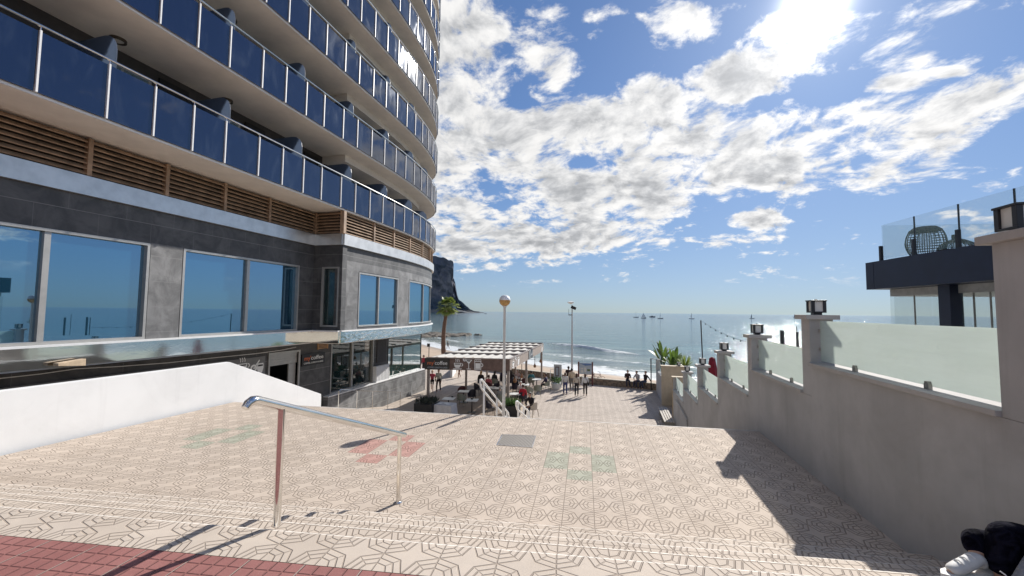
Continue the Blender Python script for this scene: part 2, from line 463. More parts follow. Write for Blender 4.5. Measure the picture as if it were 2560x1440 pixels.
# platform
e1 = on_z(830, 1018, ZP); e2 = on_z(1890, 1077, ZP); ed = V((e2.x - e1.x, e2.y - e1.y)).normalized(); en = V((-ed.y, ed.x))
def edge_at_x(x, d=0.0):
    q = V((e1.x, e1.y)) + en * d; return (x, q.y + ed.y / ed.x * (x - q.x))
XR = 3.35
dd = TR * 4
mb = MB(); zb = ZP
mb.quad([(*st(clipL(dd), dd), zb), (*st(clipR(dd), dd), zb), (*edge_at_x(XR, -0.06), zb), (*edge_at_x(PX + .1, -0.06), zb)], M_TILE)
mb.quad([(*edge_at_x(PX + .1, -0.06), zb + .002), (*edge_at_x(XR, -0.06), zb + .002), (*edge_at_x(XR), zb + .002), (*edge_at_x(PX + .1), zb + .002)], M_NOSE)
struct(mb.build('platform_paving'))
# far flight down to the plaza
NS = 20; rh = (ZP - ZL) / NS; tr2 = 0.31
mb = MB()
for k in range(NS):
    z1 = ZP - rh * k; z0 = z1 - rh; d = tr2 * k
    a_, b_ = edge_at_x(PX + .1, d), edge_at_x(XR, d)
    mb.quad([(*a_, z0), (*b_, z0), (*b_, z1), (*a_, z1)], M_RISER)
    if k < NS - 1:
        c_, e_ = edge_at_x(XR, d + tr2), edge_at_x(PX + .1, d + tr2)
        mb.quad([(*a_, z0), (*b_, z0), (*c_, z0), (*e_, z0)], M_TILE3)
struct(mb.build('far_steps'))
# left ramp beside the cafe, falling towards the sea
M_RAMP = M_TILE3
mb = MB()
XB = -18.0; XG = -13.35
mb.quad([(XB, -3, -3.3), (XG, -3, -3.3), (XG, 17.0, -3.3), (XB, 17.0, -3.3)], M_RAMP)
mb.quad([(XB, 17.0, -3.3), (XG, 17.0, -3.3), (XG, 23.2, ZL + .004), (XB, 23.2, ZL + .004)], M_RAMP)
mb.quad([(XG, -3, -3.3), (XG, -3, -5), (XG, 23.2, -5), (XG, 23.2, ZL + .004), (XG, 17, -3.3)], M_WHITE)
mb.quad([(XG, -3, -3.3), (PX - .15, -3, -3.3), (PX - .15, 13.5, -3.3), (XG, 13.5, -3.3)], M_RAMP)
mb.quad([(XG, 13.5, -3.3), (PX - .15, 13.5, -3.3), (PX - .15, 13.5, -5), (XG, 13.5, -5)], M_WHITE)
struct(mb.build('ramp_paving'))
# plaza with the sea wall beyond; the edge follows the photo
SW = [on_z(1048, 905, ZL), on_z(1150, 917, ZL), on_z(1250, 931, ZL), on_z(1360, 945, ZL), on_z(1470, 960, ZL), on_z(1600, 972, ZL), on_z(1680, 980, ZL)]
SW = [(p.x, p.y) for p in SW]; SW = [(-75, SW[0][1] + 22)] + SW + [(SW[-1][0] + 4, SW[-1][1] - 1.0), (40, SW[-1][1] - 6)]
mb = MB(); mb.quad([(-75, 9.0, ZL), (PX - 20, 9.0, ZL), (3.0, 9.0, ZL), (40, 9.0, ZL)] + [(x, y, ZL) for x, y in reversed(SW)], M_TILE3)
struct(mb.build('plaza_paving'))
# stone sea wall
m_, t, b = new_mat('rubble_stone'); M_RUBBLE = m_
vo = t.nodes.new('ShaderNodeTexVoronoi'); vo.feature = 'DISTANCE_TO_EDGE'; vo.inputs['Scale'].default_value = 3.6
t.links.new(wpos(t), vo.inputs['Vector']); ed_ = E(t, vo.outputs['Distance'])
v2 = t.nodes.new('ShaderNodeTexVoronoi'); v2.inputs['Scale'].default_value = 3.6; t.links.new(wpos(t), v2.inputs['Vector'])
sx, sy, sz = sep(t, v2.outputs['Color'])
c1 = mixc(t, sx, (0.36, 0.27, 0.19), (0.24, 0.19, 0.145)); c1 = mixc(t, ed_.step(0.015, 0.05, 1, 0), c1, (0.10, 0.08, 0.06))
t.links.new(c1, b.inputs['Base Color']); b.inputs['Roughness'].default_value = .9
t.links.new(bump(t, ed_.step(0, .08), .9, .05), b.inputs['Normal'])
M_CAP = mat('wall_cap_stone', (0.42, 0.37, 0.30), .85, bmp=.2)
sw = thing('sea_wall', (SW[4][0], SW[4][1], ZL), 'low rubble stone wall along the sea edge of the plaza', 'wall')
MB().strip(SW, ZL - 1.2, ZL + .48, .4, M_RUBBLE).build('wall_body', None, sw)
MB().strip(offset(SW, -.03), ZL + .48, ZL + .54, .46, M_CAP).build('coping', None, sw)

# ---------------------------------------------------------------- beach and sea
ZS = -6.7
def shore_y(x):
    x = min(x, 25)
    return 56.6 - 0.478 * x + 0.00592 * x * x if x > -80 else 56.6 - .478 * -80 + .00592 * 6400 + (-80 - x) * 1.2
m_, t, b = new_mat('sand'); M_SAND = m_
X, Y, Z = sep(t, wpos(t)); P = wpos(t)
n = noise(t, P, .6, 6, .65); nf = noise(t, P, 14, 4, .7)
Xc = X.max(-80.0).min(25.0); sh = Xc * -0.478 + Xc * Xc * 0.00592 + (X + 80.0).min(0.0) * -1.2 + 56.6
s = Y - sh
wet = s.step(-6.0, -1.5) 
col = mixc(t, n.step(.3, .7), (0.36, 0.27, 0.195), (0.44, 0.34, 0.25)); col = mixc(t, nf.step(.5, .7) * .35, col, (0.34, 0.26, 0.19))
col = mixc(t, wet * .8, col, (0.27, 0.21, 0.155)); t.links.new(col, b.inputs['Base Color'])
t.links.new((0.9 - wet * .45).o, b.inputs['Roughness']); t.links.new(bump(t, n * 1.0 + nf * .35, .5, .12), b.inputs['Normal'])
mb = MB(); xs = [-700, -500, -350, -250, -190] + [-140 + 6 * i for i in range(35)]
rows = []
for x in xs:
    ys = shore_y(x); col_ = []
    y0 = 26 if x > -20 else 26
    for fr_, z in ((0, -5.05), (.35, -5.1), (.7, -5.6), (1.0, ZS + .0), (1.25, ZS - 1.0)):
        y = y0 + (ys - y0) * fr_; col_.append(V((x, y, z)))
    rows.append(col_)
vs_ = [p for r in rows for p in r]; nn = 5
mb.add(vs_, [(i * nn + j, (i + 1) * nn + j, (i + 1) * nn + j + 1, i * nn + j + 1) for i in range(len(rows) - 1) for j in range(nn - 1)], M_SAND)
struct(mb.build('beach', smooth=True))

m_, t, b = new_mat('sea_water'); M_SEA = m_
X, Y, Z = sep(t, wpos(t)); P = wpos(t)
Xc = X.max(-80.0).min(25.0); sh = Xc * -0.478 + Xc * Xc * 0.00592 + (X + 80.0).min(0.0) * -1.2 + 56.6
s = Y - sh                                   # metres out from the shore line
wob = noise(t, comb(t, X * .05, Y * .05, 0.0), 1.0, 4, .6)
so = s * 0.9 + (wob - .5) * 9.0
nfo = noise(t, comb(t, X * .55, Y * .8, 0.0), 1.0, 7, .72); nfo2 = noise(t, comb(t, X * .12, Y * .5, 3.0), 1.0, 6, .7)
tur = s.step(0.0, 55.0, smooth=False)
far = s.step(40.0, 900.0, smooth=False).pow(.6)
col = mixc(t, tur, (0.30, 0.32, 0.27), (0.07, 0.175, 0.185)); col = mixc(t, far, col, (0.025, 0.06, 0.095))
wv = noise(t, comb(t, X * .02, Y * .11, 0.0), 1.0, 5, .6)
rp = noise(t, comb(t, X * .06, Y * .55, 0.0), 1.0, 5, .65); rp2 = noise(t, comb(t, X * .008, Y * .05, 4.0), 1.0, 6, .7)
col = mixc(t, wv.step(.42, .62) * .6, col, (0.028, 0.075, 0.095)); col = mixc(t, rp.step(.50, .66) * .5, col, (0.02, 0.06, 0.08)); col = mixc(t, rp2.step(.52, .66) * .55, col, (0.02, 0.055, 0.085))
foam_edge = (so - 1.0).step(0.0, 12.0, 1.0, 0.0) 
f1 = (foam_edge * .55 + (nfo - .5) * 1.3 + (nfo2 - .5) * .8 - 0.02).step(.22, .46)
bw = ((Y + X * 1.02 + (X * .5).sin() * -.8 + (nfo2 - .5) * 2.2) - 89.6).abs().step(0.3, 1.3, 1.0, 0.0) * (X + 7.0).abs().step(6.0, 13.0, 1.0, 0.0) * nfo.step(.3, .5)
bw2 = ((s + (nfo2 - .5) * 5.0) - 17.0).abs().step(0.3, 2.2, 1.0, 0.0) * noise(t, comb(t, X * .07, 0.0, 2.0), 1.0, 2, .5).step(.42, .55) * nfo.step(.42, .58)
foam = f1.max(bw).max(bw2 * .9) * s.step(-14.0, -8.0) 
spx = X * .0 
col = mixc(t, foam, col, (0.60, 0.62, 0.62))
t.links.new(col, b.inputs['Base Color'])
t.links.new((0.07 + foam * .6).o, b.inputs['Roughness']); b.inputs['IOR'].default_value = 1.33
w1 = noise(t, comb(t, X * .35, Y * .9, 0.0), 1.0, 5, .6); w2 = noise(t, comb(t, X * .05, Y * .16, 0.0), 1.0, 2, .5)
w3 = noise(t, comb(t, X * 1.6, Y * 2.6, 0.0), 1.0, 3, .6)
t.links.new(bump(t, w1 * .34 + w2 * .8 + w3 * .03, 1.0, 1.0), b.inputs['Normal'])
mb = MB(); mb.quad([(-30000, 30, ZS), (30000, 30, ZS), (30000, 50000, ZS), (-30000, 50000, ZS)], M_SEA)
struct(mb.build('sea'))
# a small swell that breaks on the way in
mb = MB(); vs_ = []; N = 60
for i in range(N + 1):
    x = -21 + 25 * i / N; yb = 111.5 - (x + 21) * 1.02 + math.sin(x * .5) * .8; e = math.sin(PI * i / N)
    hh = .55 * e + .02; 
    vs_ += [V((x, yb - 1.3, ZS - .02)), V((x, yb - .45, ZS + hh * .8)), V((x, yb, ZS + hh)), V((x, yb + 3.5, ZS - .02))]
mb.add(vs_, [(4 * i + j, 4 * i + 4 + j, 4 * i + 5 + j, 4 * i + 1 + j) for i in range(N) for j in range(3)], M_SEA)
tag(mb.build('water_swell', smooth=True), kind='structure')
# land sheet under the town
M_LAND = mat('dry_ground', (0.20, 0.17, 0.13), 1.0, Specular_IOR_Level=0.0)
mb = MB(); mb.quad([(-400, -400, -5.2), (400, -400, -5.2), (400, 40, -5.2), (-60, 40, -5.2), (-400, 120, -5.2)], M_LAND)
struct(mb.build('ground'))
# terrace ground to the right of the wall
M_TERR = mat('terrace_stone', (0.30, 0.28, 0.25), .9, Specular_IOR_Level=0.15)
mb = MB()
ya = [(-40, .3), (5, .2), (9, -.35), (13, -1.2), (18, -2.2), (24, -3.2), (30, -3.5), (33.0, -3.6)]
for (y0, z0), (y1, z1) in zip(ya, ya[1:]):
    xa = 3.3 if y0 < 26 else 3.0
    mb.quad([(xa, y0, z0), (14, y0, z0), (14, y1, z1), (xa, y1, z1)], M_TERR)
mb.quad([(3.0, 33.0, -3.6), (14, 33.0, -3.6), (14, 33.0, -6), (3.0, 33.0, -6)], M_RUBBLE)
struct(mb.build('terrace_ground'))

# ---------------------------------------------------------------- drain cover
p = [on_z(*q, ZP + .004) for q in ((1243, 1112), (1330, 1118), (1338, 1090), (1256, 1087))]
m_, t, b = new_mat('ribbed_iron'); 
X, Y, Z = sep(t, wpos(t)); r_ = ((X * math.cos(TA) + Y * math.sin(TA)) * 230.0).sin()
rr = noise(t, wpos(t), 9, 4, .6)
t.links.new(mixc(t, r_.step(-.3, .3) * .8, (0.06, .055, .05), (0.21, .19, .17)), b.inputs['Base Color']); b.inputs['Roughness'].default_value = .6; b.inputs['Metallic'].default_value = .3
t.links.new(bump(t, r_ * .5 + rr * .2, .6, .01), b.inputs['Normal'])
dc = thing('drain_cover', (p[0] + p[2]) / 2, 'dark ribbed rectangular metal cover set flush in the cream platform tiles', 'drain cover')
mb = MB(); mb.prism([(q.x, q.y) for q in p], ZP - .02, ZP + .006, m_); mb.build('grate', None, dc)
c_ = (p[0] + p[2]) / 2; mb = MB(); q2 = [c_ + (q - c_) * 1.045 for q in p]
for i in range(4):
    a_, b_, c1_, d1_ = q2[i], q2[(i + 1) % 4], p[(i + 1) % 4], p[i]
    mb.prism([(a_.x, a_.y), (b_.x, b_.y), (c1_.x, c1_.y), (d1_.x, d1_.y)], ZP - .02, ZP + .009, M_STEEL)
mb.build('frame', None, dc)
# ================================================================ HOTEL
XI, XO, XC = -13.4, -11.9, -14.9           # recessed window wall, projecting wall, cafe wall
YC = 15.4                                   # where the projection starts
def wall_with_openings(mb, x, y0, y1, z0, z1, th, holes, m):
    """wall in a plane of constant x, thickness th to the back (-x); holes = (ya, yb, za, zb)"""
    ys = sorted({y0, y1} | {min(max(h[0], y0), y1) for h in holes} | {min(max(h[1], y0), y1) for h in holes})
    for a, b in zip(ys, ys[1:]):
        if b - a < 1e-4: continue
        mid = (a + b) / 2; hs = sorted([(h[2], h[3]) for h in holes if h[0] < mid < h[1]])
        z = z0
        for (c, d) in hs:
            if c > z: mb.box((x - th, a, z), (x, b, c), m)
            z = d
        if z < z1: mb.box((x - th, a, z), (x, b, z1), m)
# --- materials
def slate_mat(name, base, bw=1.25, bh=0.62, axis='y', jcol=(0.20, 0.20, 0.20)):
    m, t, b = new_mat(name); X, Y, Z = sep(t, wpos(t)); H = Y if axis == 'y' else X
    row = ((Z + 20.0) / bh); r = row.floor(); u = (H + 40.0) / bw + (r * 0.5).fract()
    jn = ((row.fract() - 0.5).abs().step(0.5 - .010 / bh, 0.5 - .004 / bh)).max((u.fract() - .5).abs().step(0.5 - .006 / bw, 0.5 - .002 / bw) * .6)
    wn = t.nodes.new('ShaderNodeTexWhiteNoise'); wn.noise_dimensions = '2D'; t.links.new(comb(t, u.floor(), r, 0.0), wn.inputs['Vector'])
    tv = E(t, wn.outputs['Value']); n = noise(t, wpos(t), 1.6, 6, .65, .6); f = noise(t, wpos(t), 30, 3, .6)
    c = mixc(t, n.step(.35, .68), tuple(v * .62 for v in base), tuple(v * 1.35 for v in base))
    c = mixc(t, tv * .35, c, tuple(v * .6 for v in base)); c = mixc(t, jn, c, jcol)
    t.links.new(c, b.inputs['Base Color']); t.links.new((0.42 + n * .25).o, b.inputs['Roughness'])
    t.links.new(bump(t, f * .3 + n * .4 - jn * 1.0, .25, .01), b.inputs['Normal']); return m
M_SLATE = slate_mat('dark_slate_cladding', (0.085, 0.086, 0.088))
M_SLATEX = slate_mat('dark_slate_return', (0.085, 0.086, 0.088), axis='x')
M_SLATEL = slate_mat('pale_slate_cladding', (0.19, 0.19, 0.19), 1.5, .75)
M_BAND = mat('satin_aluminium', (0.66, 0.64, 0.61), 0.36, 0.85, var=.10, vscale=2.2)
m_, t, b = new_mat('rippled_mirror_steel'); M_MIRROR = m_
b.inputs['Base Color'].default_value = (.72, .74, .74, 1); b.inputs['Metallic'].default_value = 1; b.inputs['Roughness'].default_value = .07
X, Y, Z = sep(t, wpos(t)); nn_ = noise(t, comb(t, X, Y * .9, Z * 2.0), 2.2, 3, .5, .8)
t.links.new(bump(t, nn_ * (Y.step(15.3, 15.9) * 0.9 + 0.03), .35, .10), b.inputs['Normal'])
M_SOFFIT = mat('beige_soffit_plaster', (0.78, 0.735, 0.67), .9, var=.05, vscale=1.5, bmp=.25, bscale=200)
M_LOUV = mat('brown_timber_louvre', (0.34, 0.23, 0.15), .55, var=.3, vscale=3, bmp=.15, bscale=40)
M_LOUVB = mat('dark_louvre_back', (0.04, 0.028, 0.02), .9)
M_FRAME = mat('grey_anodised_frame', (0.42, 0.41, 0.39), .38, .45, var=.06)
M_WHITEM = mat('white_painted_metal', (0.78, 0.78, 0.77), .4, var=.04)
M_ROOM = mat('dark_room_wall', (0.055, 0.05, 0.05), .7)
def glass_mat(name, tint, alpha, rough=.015, ior=1.55, spec=.5):
    m, t, b = new_mat(name); b.inputs['Base Color'].default_value = (*tint, 1); b.inputs['Roughness'].default_value = rough
    b.inputs['IOR'].default_value = ior; b.inputs['Specular IOR Level'].default_value = spec
    if alpha < 1: b.inputs['Alpha'].default_value = alpha
    return m
M_RAILGL = glass_mat('blue_tinted_railing_glass', (0.004, 0.006, 0.024), .90, .02, 2.15)
M_WINGL = glass_mat('reflective_window_glass', (0.015, 0.07, 0.12), .84, .012, 3.0, 1.0)
t = M_RAILGL.node_tree; b = t.nodes['Principled BSDF']; X, Y, Z = sep(t, wpos(t))
n_ = noise(t, comb(t, X * 1.5, Y * 1.5, Z * .5), 1.0, 5, .65, 1.2)
t.links.new(mixc(t, n_.step(.48, .75) * .5, (.004, .007, .028), (.045, .06, .09)), b.inputs['Base Color']); t.links.new((n_.step(.4, .8) * .10 + .03).o, b.inputs['Roughness'])
M_WINGL.node_tree.nodes['Principled BSDF'].inputs['Specular Tint'].default_value = (.50, .76, 1.0, 1)
M_RAILGL.node_tree.nodes['Principled BSDF'].inputs['Specular Tint'].default_value = (.80, .88, 1.0, 1)
M_SEAGL = glass_mat('greenish_corner_glass', (0.01, 0.05, 0.045), .85, .02, 2.6, 1.0)
M_CAFEGL = glass_mat('cafe_window_glass', (0.01, 0.03, 0.03), .62, .01, 1.9, .8)
m_, t, b = new_mat('frosted_divider_glass'); M_FROST = m_
b.inputs['Base Color'].default_value = (.07, .08, .10, 1); b.inputs['Roughness'].default_value = .35
b.inputs['Transmission Weight'].default_value = 0
tr_ = t.nodes.new('ShaderNodeBsdfTranslucent'); tr_.inputs[0].default_value = (.34, .40, .50, 1)
ms = t.nodes.new('ShaderNodeMixShader'); ms.inputs[0].default_value = .6
t.links.new(b.outputs[0], ms.inputs[1]); t.links.new(tr_.outputs[0], ms.inputs[2]); t.links.new(ms.outputs[0], t.nodes['Material Output'].inputs['Surface'])
M_CURT = mat('pale_green_curtain', (0.42, 0.60, 0.55), .9, var=.2, vscale=4)
M_INT = mat('dim_interior_wall', (0.22, 0.30, 0.32), .9)
M_BLACK = mat('black_metal', (0.02, 0.02, 0.022), .4, .3, var=.1)

# --- outer line of the balconies, straight then sweeping round the sea end
def plan():
    p = [(-11.85, y) for y in (-6, -2, 2, 6, 10, YC)]
    for i in range(1, 15):
        s = i / 14; p.append((-11.85 - 1.5 * s ** 3.5, YC + 12.1 * s))
    a = math.radians(23.4); x, y = p[-1]; R_ = 6.5
    cx, cy = x - R_ * math.cos(a), y - R_ * math.sin(a)
    for i in range(1, 12):
        an = a + math.radians(100 - 23.4) * i / 11; p.append((cx + R_ * math.cos(an), cy + R_ * math.sin(an)))
    x, y = p[-1]; p.append((x - 8, y - 1.2)); return p
PL = plan()
def arc(path, start=0.0, end=1e9):
    """resample helper: returns function s -> (x, y, tx, ty) and total length"""
    L = [0]
    for a, b in zip(path, path[1:]): L.append(L[-1] + math.hypot(b[0] - a[0], b[1] - a[1]))
    def f(s):
        s = max(0, min(L[-1] - 1e-6, s)); i = max(k for k in range(len(L)) if L[k] <= s); i = min(i, len(path) - 2)
        q = (s - L[i]) / (L[i + 1] - L[i]); a, b = path[i], path[i + 1]
        d = V((b[0] - a[0], b[1] - a[1])).normalized(); return (a[0] + (b[0] - a[0]) * q, a[1] + (b[1] - a[1]) * q, d.x, d.y)
    return f, L
fP, LP = arc(PL)
hotel = thing('hotel', (-14, 12, ZL), 'tall hotel with rows of blue glass balconies over a dark slate base', 'hotel')
# window wall, recessed part
def wy(px, py=720, x=XI): return on_x(px, py, x).y
ZT, ZBt = 4.60, 0.78                       # underside of the metal band, sill height
yA0 = 3.2; yA1 = wy(373, 640); yAm = wy(112, 700)
yB0 = wy(457, 640); yB1 = wy(748, 670); yBm = wy(619, 730)
zt, zb_ = 3.60, 0.80
holes = [(yA0, yA1, zb_, zt), (yB0, yB1, zb_, zt)]
mb = MB(); wall_with_openings(mb, XI, -6, YC, .30, ZT, .35, holes, M_SLATE)
mb.build('facade_wall', None, hotel)
mb = MB(); mb.box((XI + .002, yA1 + .02, .80), (XI + .022, yB0 - .02, 3.62), M_SLATEL); mb.build('cladding_panel', None, hotel)
def window(parent, x, y0, y1, z0, z1, ym=None, name='window', fw_=.07, rec=.14, curtain=None, glass=None):
    f = MB()
    f.box((x - rec, y0, z0), (x + .03, y0 + fw_, z1), M_FRAME); f.box((x - rec, y1 - fw_, z0), (x + .03, y1, z1), M_FRAME)
    f.box((x - rec, y0 + fw_, z1 - fw_), (x + .03, y1 - fw_, z1), M_FRAME); f.box((x - rec, y0 + fw_, z0), (x + .03, y1 - fw_, z0 + fw_), M_FRAME)
    if ym: f.box((x - rec - .02, ym - .06, z0 + fw_), (x - .01, ym + .06, z1 - fw_), M_FRAME)
    fr = f.build(name, None, parent)
    sp = [y0 + fw_] + ([ym - .06, ym + .06] if ym else []) + [y1 - fw_]
    for i in range(0, len(sp), 2):
        MB().box((x - rec + .015, sp[i], z0 + fw_), (x - rec + .035, sp[i + 1], z1 - fw_), glass or M_WINGL).build('pane', None, fr)
    for (c0, c1) in (curtain or []):
        mb = MB(); n = max(6, int((c1 - c0) / .05)); vs = []
        for i in range(n + 1):
            y = c0 + (c1 - c0) * i / n; xx = x - rec - .12 + .035 * (-1) ** i
            vs += [V((xx, y, z0 + .05)), V((xx, y, z1 - .03))]
        mb.add(vs, [(2 * i, 2 * i + 2, 2 * i + 3, 2 * i + 1) for i in range(n)], M_CURT); mb.build('curtain', None, fr)
    return fr
window(hotel, XI, yA0, yA1, zb_, zt, yAm, curtain=[(yA1 - .75, yA1 - .1)])
window(hotel, XI, yB0, yB1, zb_, zt, yBm, curtain=[(yB0 + .1, yB0 + .3), (yB1 - .7, yB1 - .1)])
# rooms behind the glass
mb = MB(); mb.box((XI - 3.6, -1, .72), (XI - .36, yB1 + 1.2, .80), M_INT); mb.box((XI - 3.7, -1, .3), (XI - 3.6, yB1 + 1.2, 3.9), M_INT)
mb.box((XI - 3.6, yA1 + .3, .8), (XI - .40, yA1 + .4, 3.7), M_INT); mb.box((XI - 3.6, -1, 3.7), (XI - .36, yB1 + 1.2, 3.75), M_INT)
mb.build('interior', None, hotel)
# pale wall units and a sofa seen through the near window
mb = MB()
for z in (1.5, 2.0, 2.55, 3.0):
    mb.box((XI - 3.58, 3.7, z), (XI - 3.25, 6.6, z + .06), M_WHITEM)
mb.box((XI - 3.58, 6.6, .8), (XI - 3.2, 6.7, 3.2), M_WHITEM); mb.build('shelves', None, hotel)
sofa = thing('sofa', (XI - 1.0, 4.6, .8), 'pale armchair behind the big near hotel window', 'armchair')
MB().box((XI - 1.5, 4.0, .8), (XI - .7, 5.2, 1.12), M_WHITEM).build('seat', None, sofa, bevel=.04)
MB().box((XI - 1.7, 4.0, 1.0), (XI - 1.5, 5.2, 1.62), M_WHITEM).build('backrest', None, sofa, bevel=.04)
# return wall with its narrow window
holes = []
xN0, xN1 = on_y(803, 750, YC).x, on_y(846, 750, YC).x
mb = MB(); zN0, zN1 = .95, 3.62
for (a, b, c, d) in ((XI, xN0, .3, ZT), (xN1, XO, .3, ZT), (xN0, xN1, .3, zN0), (xN0, xN1, zN1, ZT)):
    mb.box((a, YC, c), (b, YC + .3, d), M_SLATEX)
mb.build('return_wall', None, hotel)
f = MB(); f.box((xN0, YC - .03, zN0), (xN0 + .1, YC + .1, zN1), M_FRAME); f.box((xN1 - .07, YC - .03, zN0), (xN1, YC + .1, zN1), M_FRAME)
f.box((xN0 + .1, YC - .03, zN0), (xN1 - .07, YC + .1, zN0 + .07), M_FRAME); f.box((xN0 + .1, YC - .03, zN1 - .07), (xN1 - .07, YC + .1, zN1), M_FRAME)
fr = f.build('narrow_window', None, hotel)
MB().box((xN0 + .1, YC + .03, zN0 + .07), (xN1 - .07, YC + .05, zN1 - .07), M_CAFEGL).build('pane', None, fr)
mb = MB(); vs = []
for i in range(13):
    x = xN0 + .12 + (xN1 - xN0 - .2) * i / 12; vs += [V((x, YC + .16 + .03 * (-1) ** i, zN0 + .1)), V((x, YC + .16 + .03 * (-1) ** i, zN1 - .1))]
mb.add(vs, [(2 * i, 2 * i + 2, 2 * i + 3, 2 * i + 1) for i in range(12)], M_CURT); mb.build('curtain', None, fr)
# projecting wall follows the curve
PW = [p for p in PL if p[1] >= YC - .01 or p[0] < -15]; PW = [(-11.85, YC)] + [q for q in PW if q != (-11.85, YC)]
PW = offset(PW, .12); fW, LW = arc(PW)
def s_at(px, py=740, f=None, L=None):
    """arc length of the projecting wall seen at image column px"""
    f = f or fW; L = L or LW; best = None
    for i in range(900):
        s = L[-1] * .62 * i / 900; x, y, _, _ = f(s); q = proj((x, y, 1.9))[0]
        if q >= px: return s
        if best is None or abs(q - px) < best[0]: best = (abs(q - px), s)
    return best[1]
def curve_box(mb, s0, s1, z0, z1, m, th=.3, f=None, out=0.0, step=.6):
    f = f or fW; n = max(1, int((s1 - s0) / step)); path = [f(s0 + (s1 - s0) * i / n)[:2] for i in range(n + 1)]
    if out: path = offset(path, -out)
    mb.strip(path, z0, z1, th, m)
sC0, sCm, sC1 = s_at(894), s_at(946), s_at(993); sD0, sD1 = s_at(1021), LW[-1] * .80
ztp, zbp = 3.50, .92
mb = MB(); 
for (a, b, c, d) in ((0.0, LW[-1], ztp, ZT), (0.0, sC0, .30, ztp), (sC1, sD0, .30, ztp), (sC0, sC1, .30, zbp), (sD0, LW[-1], .30, zbp), (sD1, LW[-1], zbp, ztp)):
    curve_box(mb, a, b, c, d, M_SLATEL if False else M_SLATE)
mb.build('projecting_wall', None, hotel)
mb = MB(); curve_box(mb, 0.01, sC0 - .02, .80, 3.95, M_SLATEL, .02, out=.012); curve_box(mb, sC1 + .02, sD0 - .02, .80, 3.95, M_SLATEL, .02, out=.012)
curve_box(mb, sC0 - .02, sC1 + .02, ztp + .04, 3.95, M_SLATEL, .02, out=.012); curve_box(mb, sD0 - .02, LW[-1] * .8, ztp + .06, 3.95, M_SLATEL, .02, out=.012)
mb.build('cladding_panel', None, hotel)
def curve_window(s0, s1, mids, name):
    f = MB()
    for a, b in ((s0, s0 + .07), (s1 - .07, s1)): curve_box(f, a, b, zbp, ztp, M_FRAME, .16, out=.03)
    curve_box(f, s0 + .07, s1 - .07, ztp - .07, ztp, M_FRAME, .16, out=.03); curve_box(f, s0 + .07, s1 - .07, zbp, zbp + .07, M_FRAME, .16, out=.03)
    for q in mids: curve_box(f, q - .04, q + .04, zbp + .07, ztp - .07, M_FRAME, .14, out=.0)
    fr = f.build(name, None, hotel); ed_ = [s0 + .07] + [v for q in mids for v in (q - .04, q + .04)] + [s1 - .07]
    for i in range(0, len(ed_), 2):
        g = MB(); curve_box(g, ed_[i], ed_[i + 1], zbp + .07, ztp - .07, M_WINGL, .02, out=-.08, step=.35); g.build('pane', None, fr)
curve_window(sC0, sC1, [sCm], 'window')
curve_window(sD0, sD1, [sD0 + 2.6, sD0 + 5.2, sD0 + 7.8], 'curved_window')
mb = MB(); mb.prism([(-17, YC + .5)] + [q for q in offset(PW, .5) if q[0] > -17] + [(-17, 30)], .72, .80, M_INT); mb.box((-17, YC + .6, .3), (-16.9, 29, 3.9), M_INT)
mb.build('interior', None, hotel)
# bright metal band under the louvres, mirror strip and pale sill below the windows
mb = MB(); mb.box((XI - .2, -6, ZT), (XI + .10, YC, 5.10), M_BAND); mb.box((XI + .10, YC - .10, ZT), (XO + .0, YC, 5.10), M_BAND)
mb.build('metal_band', None, hotel)
mb = MB(); curve_box(mb, 0, LW[-1], ZT, 5.10, M_BAND, .3, out=.14); mb.build('metal_band', None, hotel)
mb = MB(); mb.box((XI - .2, -6, .25), (XI + .10, YC, .74), M_MIRROR); mb.box((XI + .10, YC - .1, .25), (XO, YC, .74), M_MIRROR); curve_box(mb, 0, LW[-1], .25, .74, M_MIRROR, .3, out=.10)
mb.build('mirror_strip', None, hotel)
mb = MB(); mb.box((XI - .2, -6, .742), (XI + .17, YC, .795), M_WHITEM); mb.box((XI + .17, YC - .16, .742), (XO, YC, .795), M_WHITEM); curve_box(mb, 0, LW[-1], .742, .795, M_WHITEM, .3, out=.16)
mb.build('sill', None, hotel)
mb = MB(); mb.prism([(XI + .05, -6), (XI + .05, YC)] + [(p[0] - .02, p[1]) for p in PW] + [(-24, 28), (-24, -6)], .20, .248, M_SOFFIT)
mb.build('lower_soffit', None, hotel)
# louvres
def louvre(path_f, s0, s1, z0=5.12, z1=6.10, out=.0):
    mb = MB(); n = 7; dz_ = (z1 - z0) / n
    m_n = max(1, int((s1 - s0) / .7)); pts = [path_f(s0 + (s1 - s0) * i / m_n)[:2] for i in range(m_n + 1)]
    nr = normals(pts)
    for k in range(n):
        za = z0 + dz_ * k + .02; vs = []
        for p, q in zip(pts, nr):
            for (o_, z_) in ((-.02, za), (-.035, za + .02), (.10, za + dz_ * .92), (.115, za + dz_ * .9)):
                vs.append(V((p[0] + q[0] * o_, p[1] + q[1] * o_, z_)))
        fs = [(4 * i + j, 4 * i + 4 + j, 4 * i + 4 + (j + 1) % 4, 4 * i + (j + 1) % 4) for i in range(len(pts) - 1) for j in range(4)]
        mb.add(vs, fs, M_LOUV)
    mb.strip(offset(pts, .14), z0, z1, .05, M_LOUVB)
    for s in (s0, s1 - .05):
        q = [path_f(s)[:2], path_f(s + .05)[:2]]; mb.strip(offset(q, -.05), z0, z1, .16, M_LOUV)
    mb.build('louvre_panel', None, hotel)
fI, LI = arc([(XI + .02, -6), (XI + .02, YC)]); 
ys_ = [-6, -3, .0, 1.6, 3.45, 5.32, 7.2, 9.08, 10.97, 12.85, YC]
for a, b in zip(ys_, ys_[1:]): louvre(fI, a + 6, b + 6)
